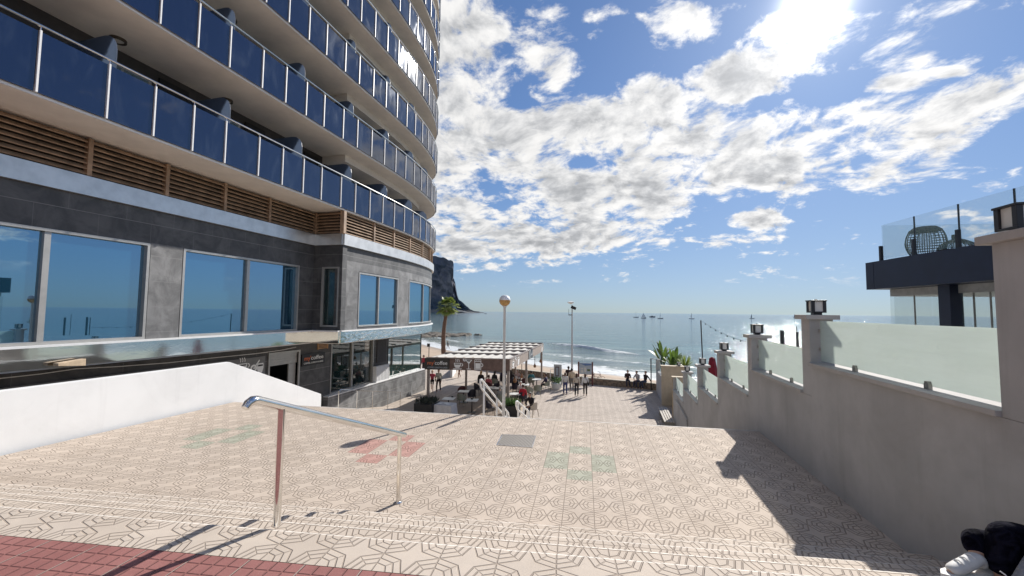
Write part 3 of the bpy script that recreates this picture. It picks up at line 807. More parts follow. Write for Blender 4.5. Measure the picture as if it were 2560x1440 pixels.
fR, LR = arc([(XI + .05, YC - .02), (XO, YC - .02)]); louvre(fR, 0, LR[-1])
sL = [0] + [s_at(px) for px in (929, 979, 1020, 1052)]; sL += [sL[-1] + 2.2 * i for i in range(1, 7)]
for a, b in zip(sL, sL[1:]): louvre(lambda s: fW(s), a + .01, b)
mb = MB(); mb.box((XO - .1, YC - .12, 5.10), (XO + .1, YC + .05, 6.12), M_LOUV); mb.build('corner_post', None, hotel)

# --- balconies
def vis(p, mg=60):
    x, y, w_ = proj(p); return w_ > .5 and -mg < x < 2560 + mg and -mg < y < 1440 + mg
RW = offset([(p[0], p[1]) for p in PL], 2.25); fRW, LRW = arc(RW)
steps_ = [1.2, 1.0, 1.0, .98]; S_ = [0.0]; s0 = 11.4 - 1.2 * 3   # arc length 0 is y = -6
S_ = [11.38 - 4.18 * 2]
i = 0
while S_[-1] < LP[-1] - 1.3:
    S_.append(S_[-1] + (steps_[i % 4] if S_[-1] < 21 else 1.13)); i += 1
ring = None
for k in range(8):
    zs = 6.15 + 3.05 * k; zf = zs + .22
    bal = MB(); outer = [p for p in PL]; inner = [(-24, PL[-1][1]), (-24, -6)]
    bal.prism(outer + inner, zs, zf, M_SOFFIT)
    bo = bal.build('balcony', None, hotel)
    # thin white trim at the slab edge
    tr_m = MB(); tr_m.strip(offset(PL, -.035), zs - .03, zs + .03, .05, M_WHITEM); tr_m.build('edge_trim', None, bo)
    # facade of the rooms behind
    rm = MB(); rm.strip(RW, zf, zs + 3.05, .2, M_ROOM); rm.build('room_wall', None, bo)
    zr = zs + 1.46
    path = offset(PL, -.10)
    rail = MB(); rail.tube([(p[0], p[1], zr) for p in path], .030, M_STEEL, 8); rail.build('handrail', None, bo, smooth=True)
    rest = MB()
    for a, b in zip(S_, S_[1:]):
        x0, y0, tx, ty = fP(a); x1, y1, _, _ = fP(b)
        nx, ny = ty, -tx
        seen = vis((x0, y0, zs + .7)) or vis((x1, y1, zs + .7))
        g = MB(); q0, q1 = a + .03, b - .03
        n_ = 3 if a > 20 else 1; pts = [fP(q0 + (q1 - q0) * j / n_)[:2] for j in range(n_ + 1)]
        dst = g if seen else rest
        dst.strip(offset(pts, -.085), zs + .035, zs + 1.34, .012, M_RAILGL)
        if seen: g.build('glass_panel', None, bo)
        po = MB() if seen else rest
        M = Matrix.Translation((x0 + nx * .10, y0 + ny * .10, 0)) @ Matrix.Rotation(math.atan2(ty, tx), 4, 'Z')
        po.box((-.017, -.025, zs + .03), (.017, .025, zs + 1.36), M_WHITEM, M)
        po.tube([M @ V((0, 0, zs + 1.36)), M @ V((0, .0, zr))], .012, M_STEEL, 6)
        if seen: po.build('post', None, bo)
    if rest.v: o = rest.build('glass_panel', None, bo); o['kind'] = 'stuff'
    # frosted dividers between the rooms
    if k < 5:
        for j in range(9):
            yd = 6.9 + 3.06 * j
            if not vis((-12.2, yd, zs + 2), 100): continue
            s = yd + 6; xo, yo, tx, ty = fP(s); nx, ny = -ty, tx
            prof = [(0.25, zf), (0.25, zf + 1.75)] + [(0.25 + .45 - .45 * math.cos(a_), zf + 1.75 + .45 * math.sin(a_)) for a_ in (.4, .8, 1.2, PI / 2)] + [(2.2, zf + 2.2), (2.2, zf)]
            vs = [V((xo + nx * d + tx * e, yo + ny * d + ty * e, z)) for e in (-.012, .012) for d, z in prof]; n_ = len(prof)
            g = MB(); g.add(vs, [tuple(range(n_)), tuple(reversed(range(n_, 2 * n_)))] + [(i_, (i_ + 1) % n_, n_ + (i_ + 1) % n_, n_ + i_) for i_ in range(n_)], M_FROST)
            g.build('divider', None, bo)
    # doors of the rooms, seen over the rails
    if k < 4:
        for j in range(9):
            yd = 7.2 + 3.06 * j; s = yd + 6; s_in = s * LRW[-1] / LP[-1] if yd > 15 else s
            if not vis((-14.1, yd + 1, zs + 2.6), 100): continue
            d = MB()
            for (a, b, c, e, mm, o_) in ((0.15, 1.75, 0.0, 2.45, M_FRAME, .03), (0.25, .95, .08, 2.33, M_WINGL, .045), (1.02, 1.65, .08, 2.33, M_WINGL, .045), (1.95, 2.85, 0.0, 2.62, M_BLACK, .06)):
                pts = [fRW(s_in + a)[:2], fRW(s_in + b)[:2]]; d.strip(offset(pts, -o_), zf + c, zf + e, o_, mm)
            d.build('room_door', None, bo)
# ceiling beam under the third slab and above, at the wide end
for k in range(1, 6):
    zs = 6.15 + 3.05 * k; mb = MB()
    pts = [fP(s)[:2] for s in (22.5, 24, 26, 28, 30, 32)]; mb.strip(offset(pts, .95), zs - .32, zs, 2.2, M_SOFFIT); mb.build('ceiling_beam', None, hotel)
# ring lamps under the slabs
M_RING = mat('dark_bronze_ring', (0.10, 0.085, 0.065), .45, .5)
M_OPAL = mat('opal_glass_off', (0.62, 0.60, 0.56), .35, var=.02)
first = None
for (px, py, k, lab) in ((295, 98, 1, 'round bulkhead lamp under the second balcony slab, nearest the left edge'), (567, 250, 1, 'round bulkhead lamp under the second balcony slab, second from the left'),
                    (577, 47, 2, 'round bulkhead lamp at the top under the third balcony slab'), (841, 404, 1, 'round bulkhead lamp under the second balcony slab, third from the left'), (1002, 499, 1, 'round bulkhead lamp under the second slab near the rounded sea end')):
    zs = 6.15 + 3.05 * k; p = on_z(px, py, zs)
    if first is None:
        first = local('ceiling_lamp', lab, 'lamp', 'round lamps under the balconies')
        MB().lathe([(.19, 0), (.19, -.07), (.15, -.075), (.13, -.02)], (0, 0, 0), M_RING, 24).build('lamp_ring', None, first, smooth=True)
        MB().lathe([(.13, -.02), (.13, -.05), (.09, -.075), (.02, -.085)], (0, 0, 0), M_OPAL, 24).build('lamp_glass', None, first, smooth=True)
        first.location = p
    else: copy_tree(first, p, label=lab)
# upper mass of the building set back
mb = MB(); mb.prism(offset(PL, 2.2)[:-1] + [(-24, 30), (-24, -6)], 30.6, 33, M_SOFFIT); mb.build('upper_wall', None, hotel)
mb = MB(); mb.box((-26, -6.2, -4.6), (-24, 30, 33), M_ROOM); mb.box((-24, -6.2, .3), (XI - .35, -6, 30.6), M_SOFFIT); mb.build('rear_wall', None, hotel)

# --- cafe level
M_CAFEW = slate_mat('cafe_dark_slate', (0.075, 0.073, 0.072), 2.4, .72, jcol=(.26, .25, .24))
ZLW = -2.82
def cy(px, py=920): return on_x(px, py, XC).y
yD0, yD1 = cy(672), cy(744); yW0, yWm, yW1 = cy(826), cy(881), cy(932); yG0, yG1 = cy(968), cy(1052)
zD = on_x(700, 884, XC).z; zW = 0.02
mb = MB(); yE = cy(1052, 890) + .05
wall_with_openings(mb, XC, -6, yE, -4.6, .2, .3, [(yD0, yD1, -3.25, zD), (yW0, yW1, ZLW, zW), (yG0, yG1, ZLW, .1)], M_CAFEW)
mb.build('cafe_wall', None, hotel)
mb = MB(); mb.box((XC - 5, yE - .3, -4.6), (XC - .3, yE, ZLW), M_CAFEW); mb.build('cafe_end_wall', None, hotel)
mb = MB(); mb.box((XC - 5, -4, -2.95), (XC - .3, yE - .3, -2.84), M_BLACK); mb.box((XC - 5.1, -4, -3), (XC - 5, yE, .2), M_ROOM); mb.build('cafe_interior', None, hotel)
# ramped low wall in front
yl0, yl1 = on_x(820, 990, XC + .3).y, on_x(1064, 920, XC + .3).y
mb = MB(); M_LOWW = slate_mat('grey_low_wall_slate', (0.20, 0.20, 0.20), 2.6, .55, jcol=(.36, .35, .33)); mb.box((XC + .002, yl0, -4.6), (XC + .3, yl1, ZLW), M_LOWW)
mb.build('low_wall', None, hotel)
mb = MB(); mb.box((XC - .02, yl0, ZLW + .002), (XC + .33, yl1, ZLW + .05), M_WHITEM); mb.build('low_wall_coping', None, hotel)
window(hotel, XC, yW0, yW1, ZLW + .05, zW, yWm, name='cafe_window', glass=M_CAFEGL)
f = MB(); f.box((XC - .1, yG0, ZLW + .05), (XC + .02, yG0 + .06, .1), M_BLACK); gw = f.build('cafe_corner_window', None, hotel)
n_ = 3
for i in range(n_):
    a = yG0 + .07 + (yG1 - yG0 - .07) * i / n_; b = yG0 + .07 + (yG1 - yG0 - .07) * (i + 1) / n_ - .02
    MB().box((XC - .06, a, ZLW + .05), (XC - .04, b, .1), M_SEAGL).build('pane', None, gw)
MB().box((XC - 4, yE - .06, ZLW + .05), (XC - .04, yE - .04, .1), M_CAFEGL).build('pane', None, gw)
# cafe door with its roller shutter housing
fr = MB(); fr.box((XC - .12, yD0 - .08, -3.25), (XC + .06, yD0, zD + .08), M_FRAME); fr.box((XC - .12, yD1, -3.25), (XC + .06, yD1 + .08, zD + .08), M_FRAME); fr.box((XC - .12, yD0, zD), (XC + .06, yD1, zD + .08), M_FRAME)
d_ = fr.build('cafe_door', None, hotel)
mb = MB()
for i in range(4): mb.box((XC - .1, yD0, zD - .13 * (i + 1)), (XC - .04 - .012 * (i % 2), yD1, zD - .13 * i - .008), M_FRAME)
mb.box((XC - .16, yD1 - .45, -3.25), (XC - .10, yD1 - .02, zD - .54), M_FRAME); mb.build('shutter', None, d_)
# dark blind between the windows and the white cabinet on the low wall
mb = MB(); mb.box((XC + .01, yW1 + .35, ZLW + 1.2), (XC + .05, yG0 - .25, zW), M_ROOM); mb.build('blind', None, hotel)
p0, p1 = on_x(940, 930, XC + .25), on_x(972, 930, XC + .25)
cab = thing('wall_cabinet', (XC + .2, p0.y, ZLW + .05), 'white metal cabinet on the low grey wall between the cafe windows', 'cabinet')
zc = on_x(940, 917, XC + .25).z
MB().box((XC + .03, p0.y, ZLW + .052), (XC + .28, p1.y, zc), M_WHITEM).build('body', None, cab, bevel=.01)
mb = MB()
for i in range(9): 
    y = p0.y + .08 + (p1.y - p0.y - .16) * i / 8; mb.box((XC + .281, y - .02, ZLW + .12), (XC + .295, y + .02, zc - .08), M_WHITEM)
mb.build('front_ribs', None, cab)
# pale board with the drink pictures
p0, p1 = on_x(560, 905, XC), on_x(661, 892, XC); pb_ = on_x(661, 945, XC)
M_BOARD = mat('grey_sign_board', (0.17, 0.17, 0.17), .5, var=.08)
bd = thing('picture_board', (XC, p0.y, -1.6), 'grey board with white glass and pan pictures beside the cafe door', 'sign')
zt_ = on_x(661, 890, XC).z; MB().box((XC + .004, 5.0, zt_ - 1.45), (XC + .05, p1.y, zt_), M_BOARD).build('board', None, bd)
M_SIGNW = mat('white_sign_vinyl', (0.80, 0.80, 0.78), .5, var=0)
M_SIGNO = mat('orange_sign_vinyl', (0.72, 0.16, 0.04), .5, var=0)
M_SIGNB = mat('black_sign_panel', (0.012, 0.012, 0.013), .35, var=0)
def yz(x, y, z, s=1.0):  # local (u, v) on a wall facing +x: u runs along +y (to the right as seen)
    return Matrix(((0, 0, 1, x), (s, 0, 0, y), (0, s, 0, z), (0, 0, 0, 1)))
def flat(mb, poly, M, m, th=.006):
    n = len(poly); vs = [M @ V((p[0], p[1], 0)) for p in poly] + [M @ V((p[0], p[1], th)) for p in poly]
    mb.add(vs, [tuple(range(n)), tuple(reversed(range(n, 2 * n)))] + [(i, (i + 1) % n, n + (i + 1) % n, n + i) for i in range(n)], m)
def ringp(mb, cx, cy_, r0, r1, M, m, a0=0, a1=2 * PI, n=20, th=.006):
    for i in range(n):
        a = a0 + (a1 - a0) * i / n; b = a0 + (a1 - a0) * (i + 1) / n
        flat(mb, [(cx + r0 * math.cos(a), cy_ + r0 * math.sin(a)), (cx + r1 * math.cos(a), cy_ + r1 * math.sin(a)), (cx + r1 * math.cos(b), cy_ + r1 * math.sin(b)), (cx + r0 * math.cos(b), cy_ + r0 * math.sin(b))], M, m, th)
def ln(mb, a, b, w_, M, m, th=.006):
    d = V((b[0] - a[0], b[1] - a[1])).normalized(); n = V((-d.y, d.x)) * w_ / 2
    flat(mb, [(a[0] + n.x, a[1] + n.y), (a[0] - n.x, a[1] - n.y), (b[0] - n.x, b[1] - n.y), (b[0] + n.x, b[1] + n.y)], M, m, th)
def wineglass(mb, M, m):
    flat(mb, [(-.13, .5), (.13, .5), (.14, .32), (.09, .16), (.02, .1), (.02, -.08), (.10, -.09), (.10, -.12), (-.10, -.12), (-.10, -.09), (-.02, -.08), (-.02, .1), (-.09, .16), (-.14, .32)], M, m)
    flat(mb, [(-.10, .45), (.10, .45), (.10, .39), (-.10, .39)], M @ Matrix.Translation((0, 0, .004)), M_SIGNB)
def pan(mb, M, m):
    ringp(mb, 0, 0, .07, .14, M, m); ringp(mb, .02, .01, .0, .035, M, m); ln(mb, (.09, .10), (.24, .28), .05, M, m)
def cup(mb, M, m):
    flat(mb, [(-.20, .12), (.20, .12), (.17, -.06), (.10, -.15), (-.10, -.15), (-.17, -.06)], M, m); ringp(mb, .22, .02, .05, .09, M, m, -PI / 2, PI / 2, 8)
    flat(mb, [(-.15, .08), (.15, .08), (.14, .03), (-.14, .03)], M @ Matrix.Translation((0, 0, .004)), M_SIGNB)
    flat(mb, [(-.26, -.18), (.26, -.18), (.20, -.23), (-.20, -.23)], M, m)
    for k in (-.09, 0, .09): ln(mb, (k - .03, .33), (k + .01, .25), .03, M, m); ln(mb, (k + .01, .25), (k + .0, .17), .03, M, m)
def cocktail(mb, M, m):
    flat(mb, [(-.20, .28), (.20, .28), (.02, .06), (.02, -.20), (.12, -.21), (.12, -.24), (-.12, -.24), (-.12, -.21), (-.02, -.20), (-.02, .06)], M, m)
    flat(mb, [(-.12, .25), (.12, .25), (.06, .18), (-.06, .18)], M @ Matrix.Translation((0, 0, .004)), M_SIGNB); ringp(mb, -.23, .28, .045, .10, M, m, n=16)
    ln(mb, (-.31, .28), (-.15, .28), .012, M, m); ln(mb, (-.23, .20), (-.23, .36), .012, M, m)
def beer(mb, M, m):
    for a, b in (((-.17, .24), (-.17, -.24)), ((.17, .24), (.17, -.24)), ((-.18, -.24), (.18, -.24)), ((-.17, .20), (.17, .20))): ln(mb, a, b, .035, M, m)
    for x in (-.12, 0, .12): ringp(mb, x, .25, .04, .07, M, m, 0, PI, 8)
    flat(mb, [(-.13, .10), (.13, .10), (.13, -.20), (-.13, -.20)], M, m); ringp(mb, .19, 0, .07, .11, M, m, -PI / 2, PI / 2, 8)
xi = XC + .055
for fn, px, py, nm, sc in ((wineglass, 650, 930, 'glass_picture', 1.15), (pan, 634, 921, 'pan_picture', 1.15), (cup, 606, 917, 'cup_picture', 1.1)):
    q = on_x(px, py, xi); mb = MB(); fn(mb, yz(xi, q.y, q.z - (.2 if fn is wineglass else 0), sc), M_SIGNW); mb.build(nm, None, bd)
# black sign with the orange and white lettering
s0p, s1p = on_x(755, 880, XC + .05), on_x(812, 875, XC + .05); zt_ = on_x(755, 887, XC + .05).z; zb2 = on_x(755, 916.5, XC + .05).z
sg = thing('cafe_sign', (XC, s0p.y, zb2), 'black my coffee sign mounted on the slate wall beside the cafe door', 'sign')
MB().box((XC + .004, s0p.y, zb2), (XC + .07, s1p.y, zt_), M_SIGNB).build('panel', None, sg)
W = s1p.y - s0p.y; Hh = zt_ - zb2; xq = XC + .072
text_mesh("my'", Hh * .5, M_SIGNO, yz(xq, s0p.y + W * .10, zb2 + Hh * .47), 'lettering', sg, width=W * .27)
text_mesh("coffee", Hh * .5, M_SIGNW, yz(xq, s0p.y + W * .38, zb2 + Hh * .47), 'lettering', sg, width=W * .54)
text_mesh("COFFEE, LUNCH & LIKES", Hh * .2, M_SIGNW, yz(xq, s0p.y + W * .08, zb2 + Hh * .15), 'lettering', sg, width=W * .84)
# small orange-brown vent near the corner
q0, q1 = on_x(795, 865, XC + .05), on_x(820, 860, XC + .05); vt = thing('wall_vent', (XC, q0.y, q0.z - .3), 'small brown slatted vent high on the cafe wall above the black sign', 'vent')
M_VENT = mat('orange_brown_vent', (0.45, 0.27, 0.14), .6)
mb = MB(); zz_ = on_x(795, 872, XC + .05).z; zz1 = min(.18, on_x(795, 858, XC + .05).z)
for i in range(5): z = zz_ + (zz1 - zz_) * i / 4; mb.box((XC + .005, q0.y + .04, z - .015), (XC + .06, q1.y - .04, z + .02), M_VENT)
mb.build('slats', None, vt)
mb = MB(); mb.box((XC + .005, q0.y, zz_ - .04), (XC + .07, q0.y + .04, zz1 + .04), M_VENT); mb.box((XC + .005, q1.y - .04, zz_ - .04), (XC + .07, q1.y, zz1 + .04), M_VENT); mb.build('frame', None, vt)
# cream floodlight and its cable below the mirror strip
q0, q1 = on_x(140, 912, XI + .3), on_x(210, 905, XI + .3)
M_CREAM = mat('cream_plastic', (0.66, 0.50, 0.33), .5)
fl = thing('floodlight', (XI + .3, q0.y, q0.z), 'cream wedge floodlight hanging under the mirror strip, above the white wall', 'floodlight')
mb = MB(); L_ = q1.y - q0.y; h_ = .17
mb.prism([(0, -.035), (L_, -.09), (L_, .09), (0, .035)], -.09, .09, M_CREAM, Matrix.Translation((XI + .28, q0.y, (q0.z + q1.z) / 2)) @ Matrix(((0, 0, 1, 0), (1, 0, 0, 0), (0, 1, 0, 0), (0, 0, 0, 1))))
mb.build('housing', None, fl, bevel=.01); mb = MB(); mb.box((XI - .2, q1.y + .002, (q0.z + q1.z) / 2 - .02), (XI + .3, q1.y + .05, (q0.z + q1.z) / 2 + .06), M_BLACK); mb.build('bracket', None, fl)
cb = [on_x(px, py, XC + .12) for px, py in ((-60, 955), (0, 946), (100, 935), (190, 922), (300, 916), (420, 907), (520, 896), (640, 884), (700, 876), (740, 868))]
tag(MB().tube(cb, .012, M_WHITEM, 5).build('cable', None, origin=cb[4], smooth=True), 'thin grey cable sagging along the top of the dark cafe wall', 'cable')

# ================================================================ white parapet on the left
pk = on_x(575, 907, PX); en_ = on_x(803, 985, PX)
zt_ = on_x(0, 975, PX).z
wpz = (zt_ + pk.z) / 2
pp = [(-8.0, -5.2), (-8.0, wpz), (pk.y, wpz), (en_.y, en_.z), (en_.y, -5.2)]
par = thing('white_parapet', (PX, 5, ZP), 'long white rendered parapet beside the platform, sloping down at its far end', 'parapet')
vs = [V((x, y, z)) for x in (PX - .16, PX) for y, z in pp]; n_ = len(pp)
MB().add(vs, [tuple(range(n_)), tuple(reversed(range(n_, 2 * n_)))] + [(i, (i + 1) % n_, n_ + (i + 1) % n_, n_ + i) for i in range(n_)], M_WHITE).build('wall_body', None, par, bevel=.012)
nb = MB(); nb.box((PX - .15, en_.y + .002, en_.z - .55), (PX + .0 - .02, en_.y + .03, en_.z - .1), M_WHITEM); nb.build('end_plate', None, par)
# ramp handrail
rl = thing('ramp_handrail', (-13.45, 20, -4), 'thin steel handrail with five posts along the ramp beside the cafe', 'handrail')
pts = [on_x(px, py, -13.45) for px, py in ((847, 978), (852, 973.5), (893, 976.5), (932, 977.5), (970, 979), (1001, 980))]
MB().tube(pts, .022, M_STEEL, 8).build('rail', None, rl, smooth=True)
for p in (pts[0], pts[2], pts[3], pts[4], pts[5]):
    zg = -3.3 if p.y < 17 else -3.3 - 1.1 * (p.y - 17) / 6.2
    MB().tube([(p.x, p.y, zg), (p.x, p.y, p.z)], .018, M_STEEL, 8).build('post', None, rl, smooth=True)
# ================================================================ stepped grey wall on the right
M_CAPG = mat('grey_wall_cap', (0.44, 0.42, 0.40), .85, var=.08, vscale=3, bmp=.2, bscale=120)
m_, t, b = new_mat('frosted_screen_glass'); M_SCREEN = m_
b.inputs['Base Color'].default_value = (.60, .66, .62, 1); b.inputs['Roughness'].default_value = .28
tr_ = t.nodes.new('ShaderNodeBsdfTranslucent'); tr_.inputs[0].default_value = (.78, .84, .79, 1)
ms = t.nodes.new('ShaderNodeMixShader'); ms.inputs[0].default_value = .72
t.links.new(b.outputs[0], ms.inputs[1]); t.links.new(tr_.outputs[0], ms.inputs[2])
X, Y, Z = sep(t, wpos(t)); nz = noise(t, comb(t, X, Y, Z * 6.0), .8, 4, .6)
tp = t.nodes.new('ShaderNodeBsdfTransparent'); ms2 = t.nodes.new('ShaderNodeMixShader'); t.links.new(nz.step(.3, .8, .10, .24).o, ms2.inputs[0])
t.links.new(ms.outputs[0], ms2.inputs[1]); t.links.new(tp.outputs[0], ms2.inputs[2]); t.links.new(ms2.outputs[0], t.nodes['Material Output'].inputs['Surface'])
M_CLEAR = glass_mat('clear_greenish_glass', (.45, .66, .64), .13, .01, 1.5)
M_CLAMP = mat('satin_clamp_metal', (.30, .29, .27), .4, .8)
# pillars: pixel of the near (camera side) corner and of the cap top
PIL = [((2503, 800), 584), ((2026, 900), 787), ((1878.7, 880), 837), ((1799, 930), 878), ((1747, 960), 913), ((1710, 970), 930)]
pil = []
for (c, capy) in PIL:
    q = on_wall(*c); q2 = on_wall(c[0], capy); pil.append([wall_s(q), q2.z])
pil[0][0] = wall_s(on_wall(2490, 800)) 
PWD = .30
sE = wall_s(on_wall(1682, 1000)); zE = on_wall(1682, 941).z        # far end, pale corner
wall = thing('stepped_wall', (*wall_p(8), ZP), 'long grey rendered wall stepping down to the sea with frosted glass screens', 'wall')
bays = []
sill_px = [(2033, 908), (1877, 921), (1799, 942.5), (1747, 966), (1711, 972.5), (1685, 975)]
for i in range(6):
    s0 = pil[i][0] if i == 0 else pil[i][0] + PWD
    s1 = pil[i + 1][0] if i < 5 else sE - .25
    zs = on_wall(*sill_px[i]).z
    bays.append((s0, s1, zs))
def wbox(mb, s0, s1, b0, b1, z0, z1, m):
    mb.prism([wall_p(s0, b0), wall_p(s1, b0), wall_p(s1, b1), wall_p(s0, b1)], z0, z1, m)
TH = .34
mb = MB()
for i, (s0, s1, zs) in enumerate(bays):
    a = s0 if i else -22; wbox(mb, a, s1, 0, TH, -5.0, zs - .055, M_WALLG)
    s_p = pil[i][0]
    if i > 0: wbox(mb, s_p, s_p + PWD, 0, TH, -5.0, bays[i - 1][2] - .055 if False else zs - .055, M_WALLG)
wbox(mb, sE - .25, sE, .02, TH, -5.0, zE - .06, M_WALLG)
mb.build('wall_body', None, wall)
for i, (s, zc) in enumerate(pil):
    zb0 = bays[i][2] - .055
    a, b_ = (s - .62, s) if i == 0 else (s, s + PWD)
    p_ = MB(); wbox(p_, a, b_, 0.0, TH, zb0 + .002, zc - .075, M_WALLG); po = p_.build('pillar', None, wall, bevel=.006)
    c_ = MB(); wbox(c_, a - .07, b_ + .07, -.07, TH + .07, zc - .075, zc, M_CAPG); c_.build('pillar_cap', None, po, bevel=.008)
for i, (s0, s1, zs) in enumerate(bays):
    sl = MB(); wbox(sl, s0, s1, -.045, TH + .03, zs - .053, zs, M_CAPG); so_ = sl.build('sill', None, wall, bevel=.006)
    g = MB(); wbox(g, s0 + .03, s1 - .03, .14, .152, zs + .035, zs + .68 - (.02 if i == 5 else 0), M_SCREEN); g.build('glass_screen', None, wall)
    L_ = s1 - s0
    for q in (.30, .70):
        k = MB(); sc_ = s0 + L_ * q
        k.prism([(-.035, 0), (.035, 0), (.035, .05), (.02, .085), (-.02, .085), (-.035, .05)], -.018, .018, M_CLAMP, Matrix.Translation((*wall_p(sc_, .125), zs)) @ Matrix((( wd.x, 0, wn_.x, 0), (wd.y, 0, wn_.y, 0), (0, 1, 0, 0), (0, 0, 0, 1))))
        k.build('glass_clamp', None, wall)
    for q in (.22, .52):
        k = MB(); c0 = wall_p(s1 - .015, .145); k.tube([(c0[0], c0[1], zs + q - .025), (c0[0], c0[1], zs + q + .025)], .022, M_CLAMP, 10); k.build('glass_clamp', None, wall)
M_PALEST = mat('pale_travertine', (0.52, 0.43, 0.31), .8, var=.08, vscale=4, bmp=.15)
mb = MB(); wbox(mb, sE, sE + .05, -.03, TH, -4.6, zE - .05, M_PALEST); wbox(mb, sE - .3, sE + .08, -.06, TH + .35, zE - .05, zE, M_PALEST); mb.build('end_trim', None, wall)
# dark pipe handrail running down the wall
hp = [on_wall(1690, 1000, -.06), on_wall(1702, 1020, -.06), on_wall(1717, 1050, -.06), on_wall(1719, 1075, -.06)]
tag(MB().tube(hp, .03, M_CLAMP, 8).build('wall_handrail', None, origin=hp[1], smooth=True), 'dark grey handrail running down the lower end of the stepped wall', 'handrail')
# lanterns on the pillars
lan0 = local('pillar_lantern', '', 'lantern', 'square lanterns on the wall pillars')
M_LBLK = mat('black_lantern_metal', (0.025, 0.025, 0.03), .38, .2, var=.1)
M_LGL = mat('milky_lantern_glass', (0.72, 0.71, 0.66), .4, var=.03)
mb = MB(); h = .105
mb.box((-.06, -.06, 0), (.06, .06, .035), M_LBLK)
mb.box((-h, -h, .035), (h, h, .055), M_LBLK); mb.box((-h - .008, -h - .008, .225), (h + .008, h + .008, .245), M_LBLK)
for sx in (-1, 1):
    for sy in (-1, 1): mb.box((sx * h, sy * h, .055), (sx * (h - .045), sy * (h - .045), .225), M_LBLK)
mb.build('frame', None, lan0, bevel=.003)
MB().box((-h + .02, -h + .02, .056), (h - .02, h - .02, .224), M_LGL).build('lamp_glass', None, lan0)
MB().tube([(0, 0, .245), (0, 0, .262)], .02, M_LBLK, 8).build('finial', None, lan0)
wang = math.atan2(wd.y, wd.x) - PI / 2
LANL = ['big near black lantern on the tallest grey pillar at the right edge', 'black lantern on the second pillar, left of the frosted screen under the terrace', 'black lantern on the third grey pillar counted from the right edge',
        'black lantern on the fourth grey pillar, just right of the red parasol', 'black lantern on the pillar in front of the string light pole', 'small black lantern on the last low pillar before the pale wall end']
for i, (s, zc) in enumerate(pil):
    s_l = wall_s(on_wall(2545, 560, TH / 2 - .105)) + .11 if i == 0 else s + PWD / 2
    p = (*wall_p(s_l, TH / 2), zc)
    if i == 0: lan0.location = p; lan0.rotation_euler = (0, 0, wang); lan0['label'] = LANL[0]
    else: copy_tree(lan0, p, label=LANL[i])
# ================================================================ pier and wall beyond the entrance
pz = on_z(1655, 1014, ZL); pz2 = on_z(1712, 1016, ZL); ztp_ = on_y(1655, 914, pz.y).z
pr = thing('entrance_pier', (pz.x, pz.y, ZL), 'broad beige stone pier beside the terrace entrance', 'pier')
MB().box((pz.x, pz.y, ZL - .1), (pz.x + 1.45, pz.y + .35, ztp_ - .07), M_PALEST).build('pier_body', None, pr, bevel=.01)
MB().box((pz.x - .05, pz.y - .05, ztp_ - .07), (pz.x + 1.5, pz.y + .4, ztp_), M_PALEST).build('coping', None, pr, bevel=.01)
p = on_y(1697, 912, pz.y + .15); copy_tree(lan0, (p.x, p.y, ztp_), label='black lantern on top of the broad beige entrance pier')
g0 = on_z(1638, 979, ZL); GZ = on_y(1640, 905, g0.y).z
w2 = thing('grey_boundary_wall', (g0.x, g0.y, ZL), 'short dark grey wall topped with glass beyond the beige pier', 'wall')
x2 = pz.x + .05; 
vs = [V((x2 + o, y, z)) for o in (0, .25) for y, z in ((pz.y + .35, ZL - .2), (g0.y, ZL - .2), (g0.y, on_y(1640, 925, g0.y).z), (pz.y + .35, on_y(1655, 945, pz.y).z))]
MB().add(vs, [(0, 1, 2, 3), (7, 6, 5, 4), (0, 4, 5, 1), (1, 5, 6, 2), (2, 6, 7, 3), (3, 7, 4, 0)], M_WALLG).build('wall_body', None, w2)
zA, zB = on_y(1640, 925, g0.y).z, on_y(1655, 945, pz.y).z
MB().box((x2 - .02, g0.y - .35, zA), (x2 + .27, g0.y, GZ + .25), M_WALLG).build('pillar', None, w2)
vs = [V((x2 + o, y, z)) for o in (.1, .115) for y, z in ((pz.y + .4, zB + .05), (g0.y - .4, zA + .05), (g0.y - .4, GZ + .2), (pz.y + .4, ztp_ - .1))]
MB().add(vs, [(0, 1, 2, 3), (7, 6, 5, 4), (0, 4, 5, 1), (1, 5, 6, 2), (2, 6, 7, 3), (3, 7, 4, 0)], M_CLEAR).build('glass_screen', None, w2)
q = on_z(1628, 976, ZL); zt_ = on_y(1628, 896, q.y).z
gp = thing('gate_frame', (q.x, q.y, ZL), 'tall thin black gate frame at the sea end of the grey wall', 'gate frame')
MB().box((q.x - .04, q.y - .04, ZL), (q.x + .04, q.y + .04, zt_), M_BLACK).build('post', None, gp)
MB().box((q.x - .02, q.y - .015, ZL + 1.0), (q.x + .5, q.y + .015, zt_ - .25), M_CLEAR).build('glass_panel', None, gp)
MB().box((q.x, q.y - .03, zt_ - .06), (x2, q.y + .03, zt_), M_WHITEM).build('top_rail', None, gp)
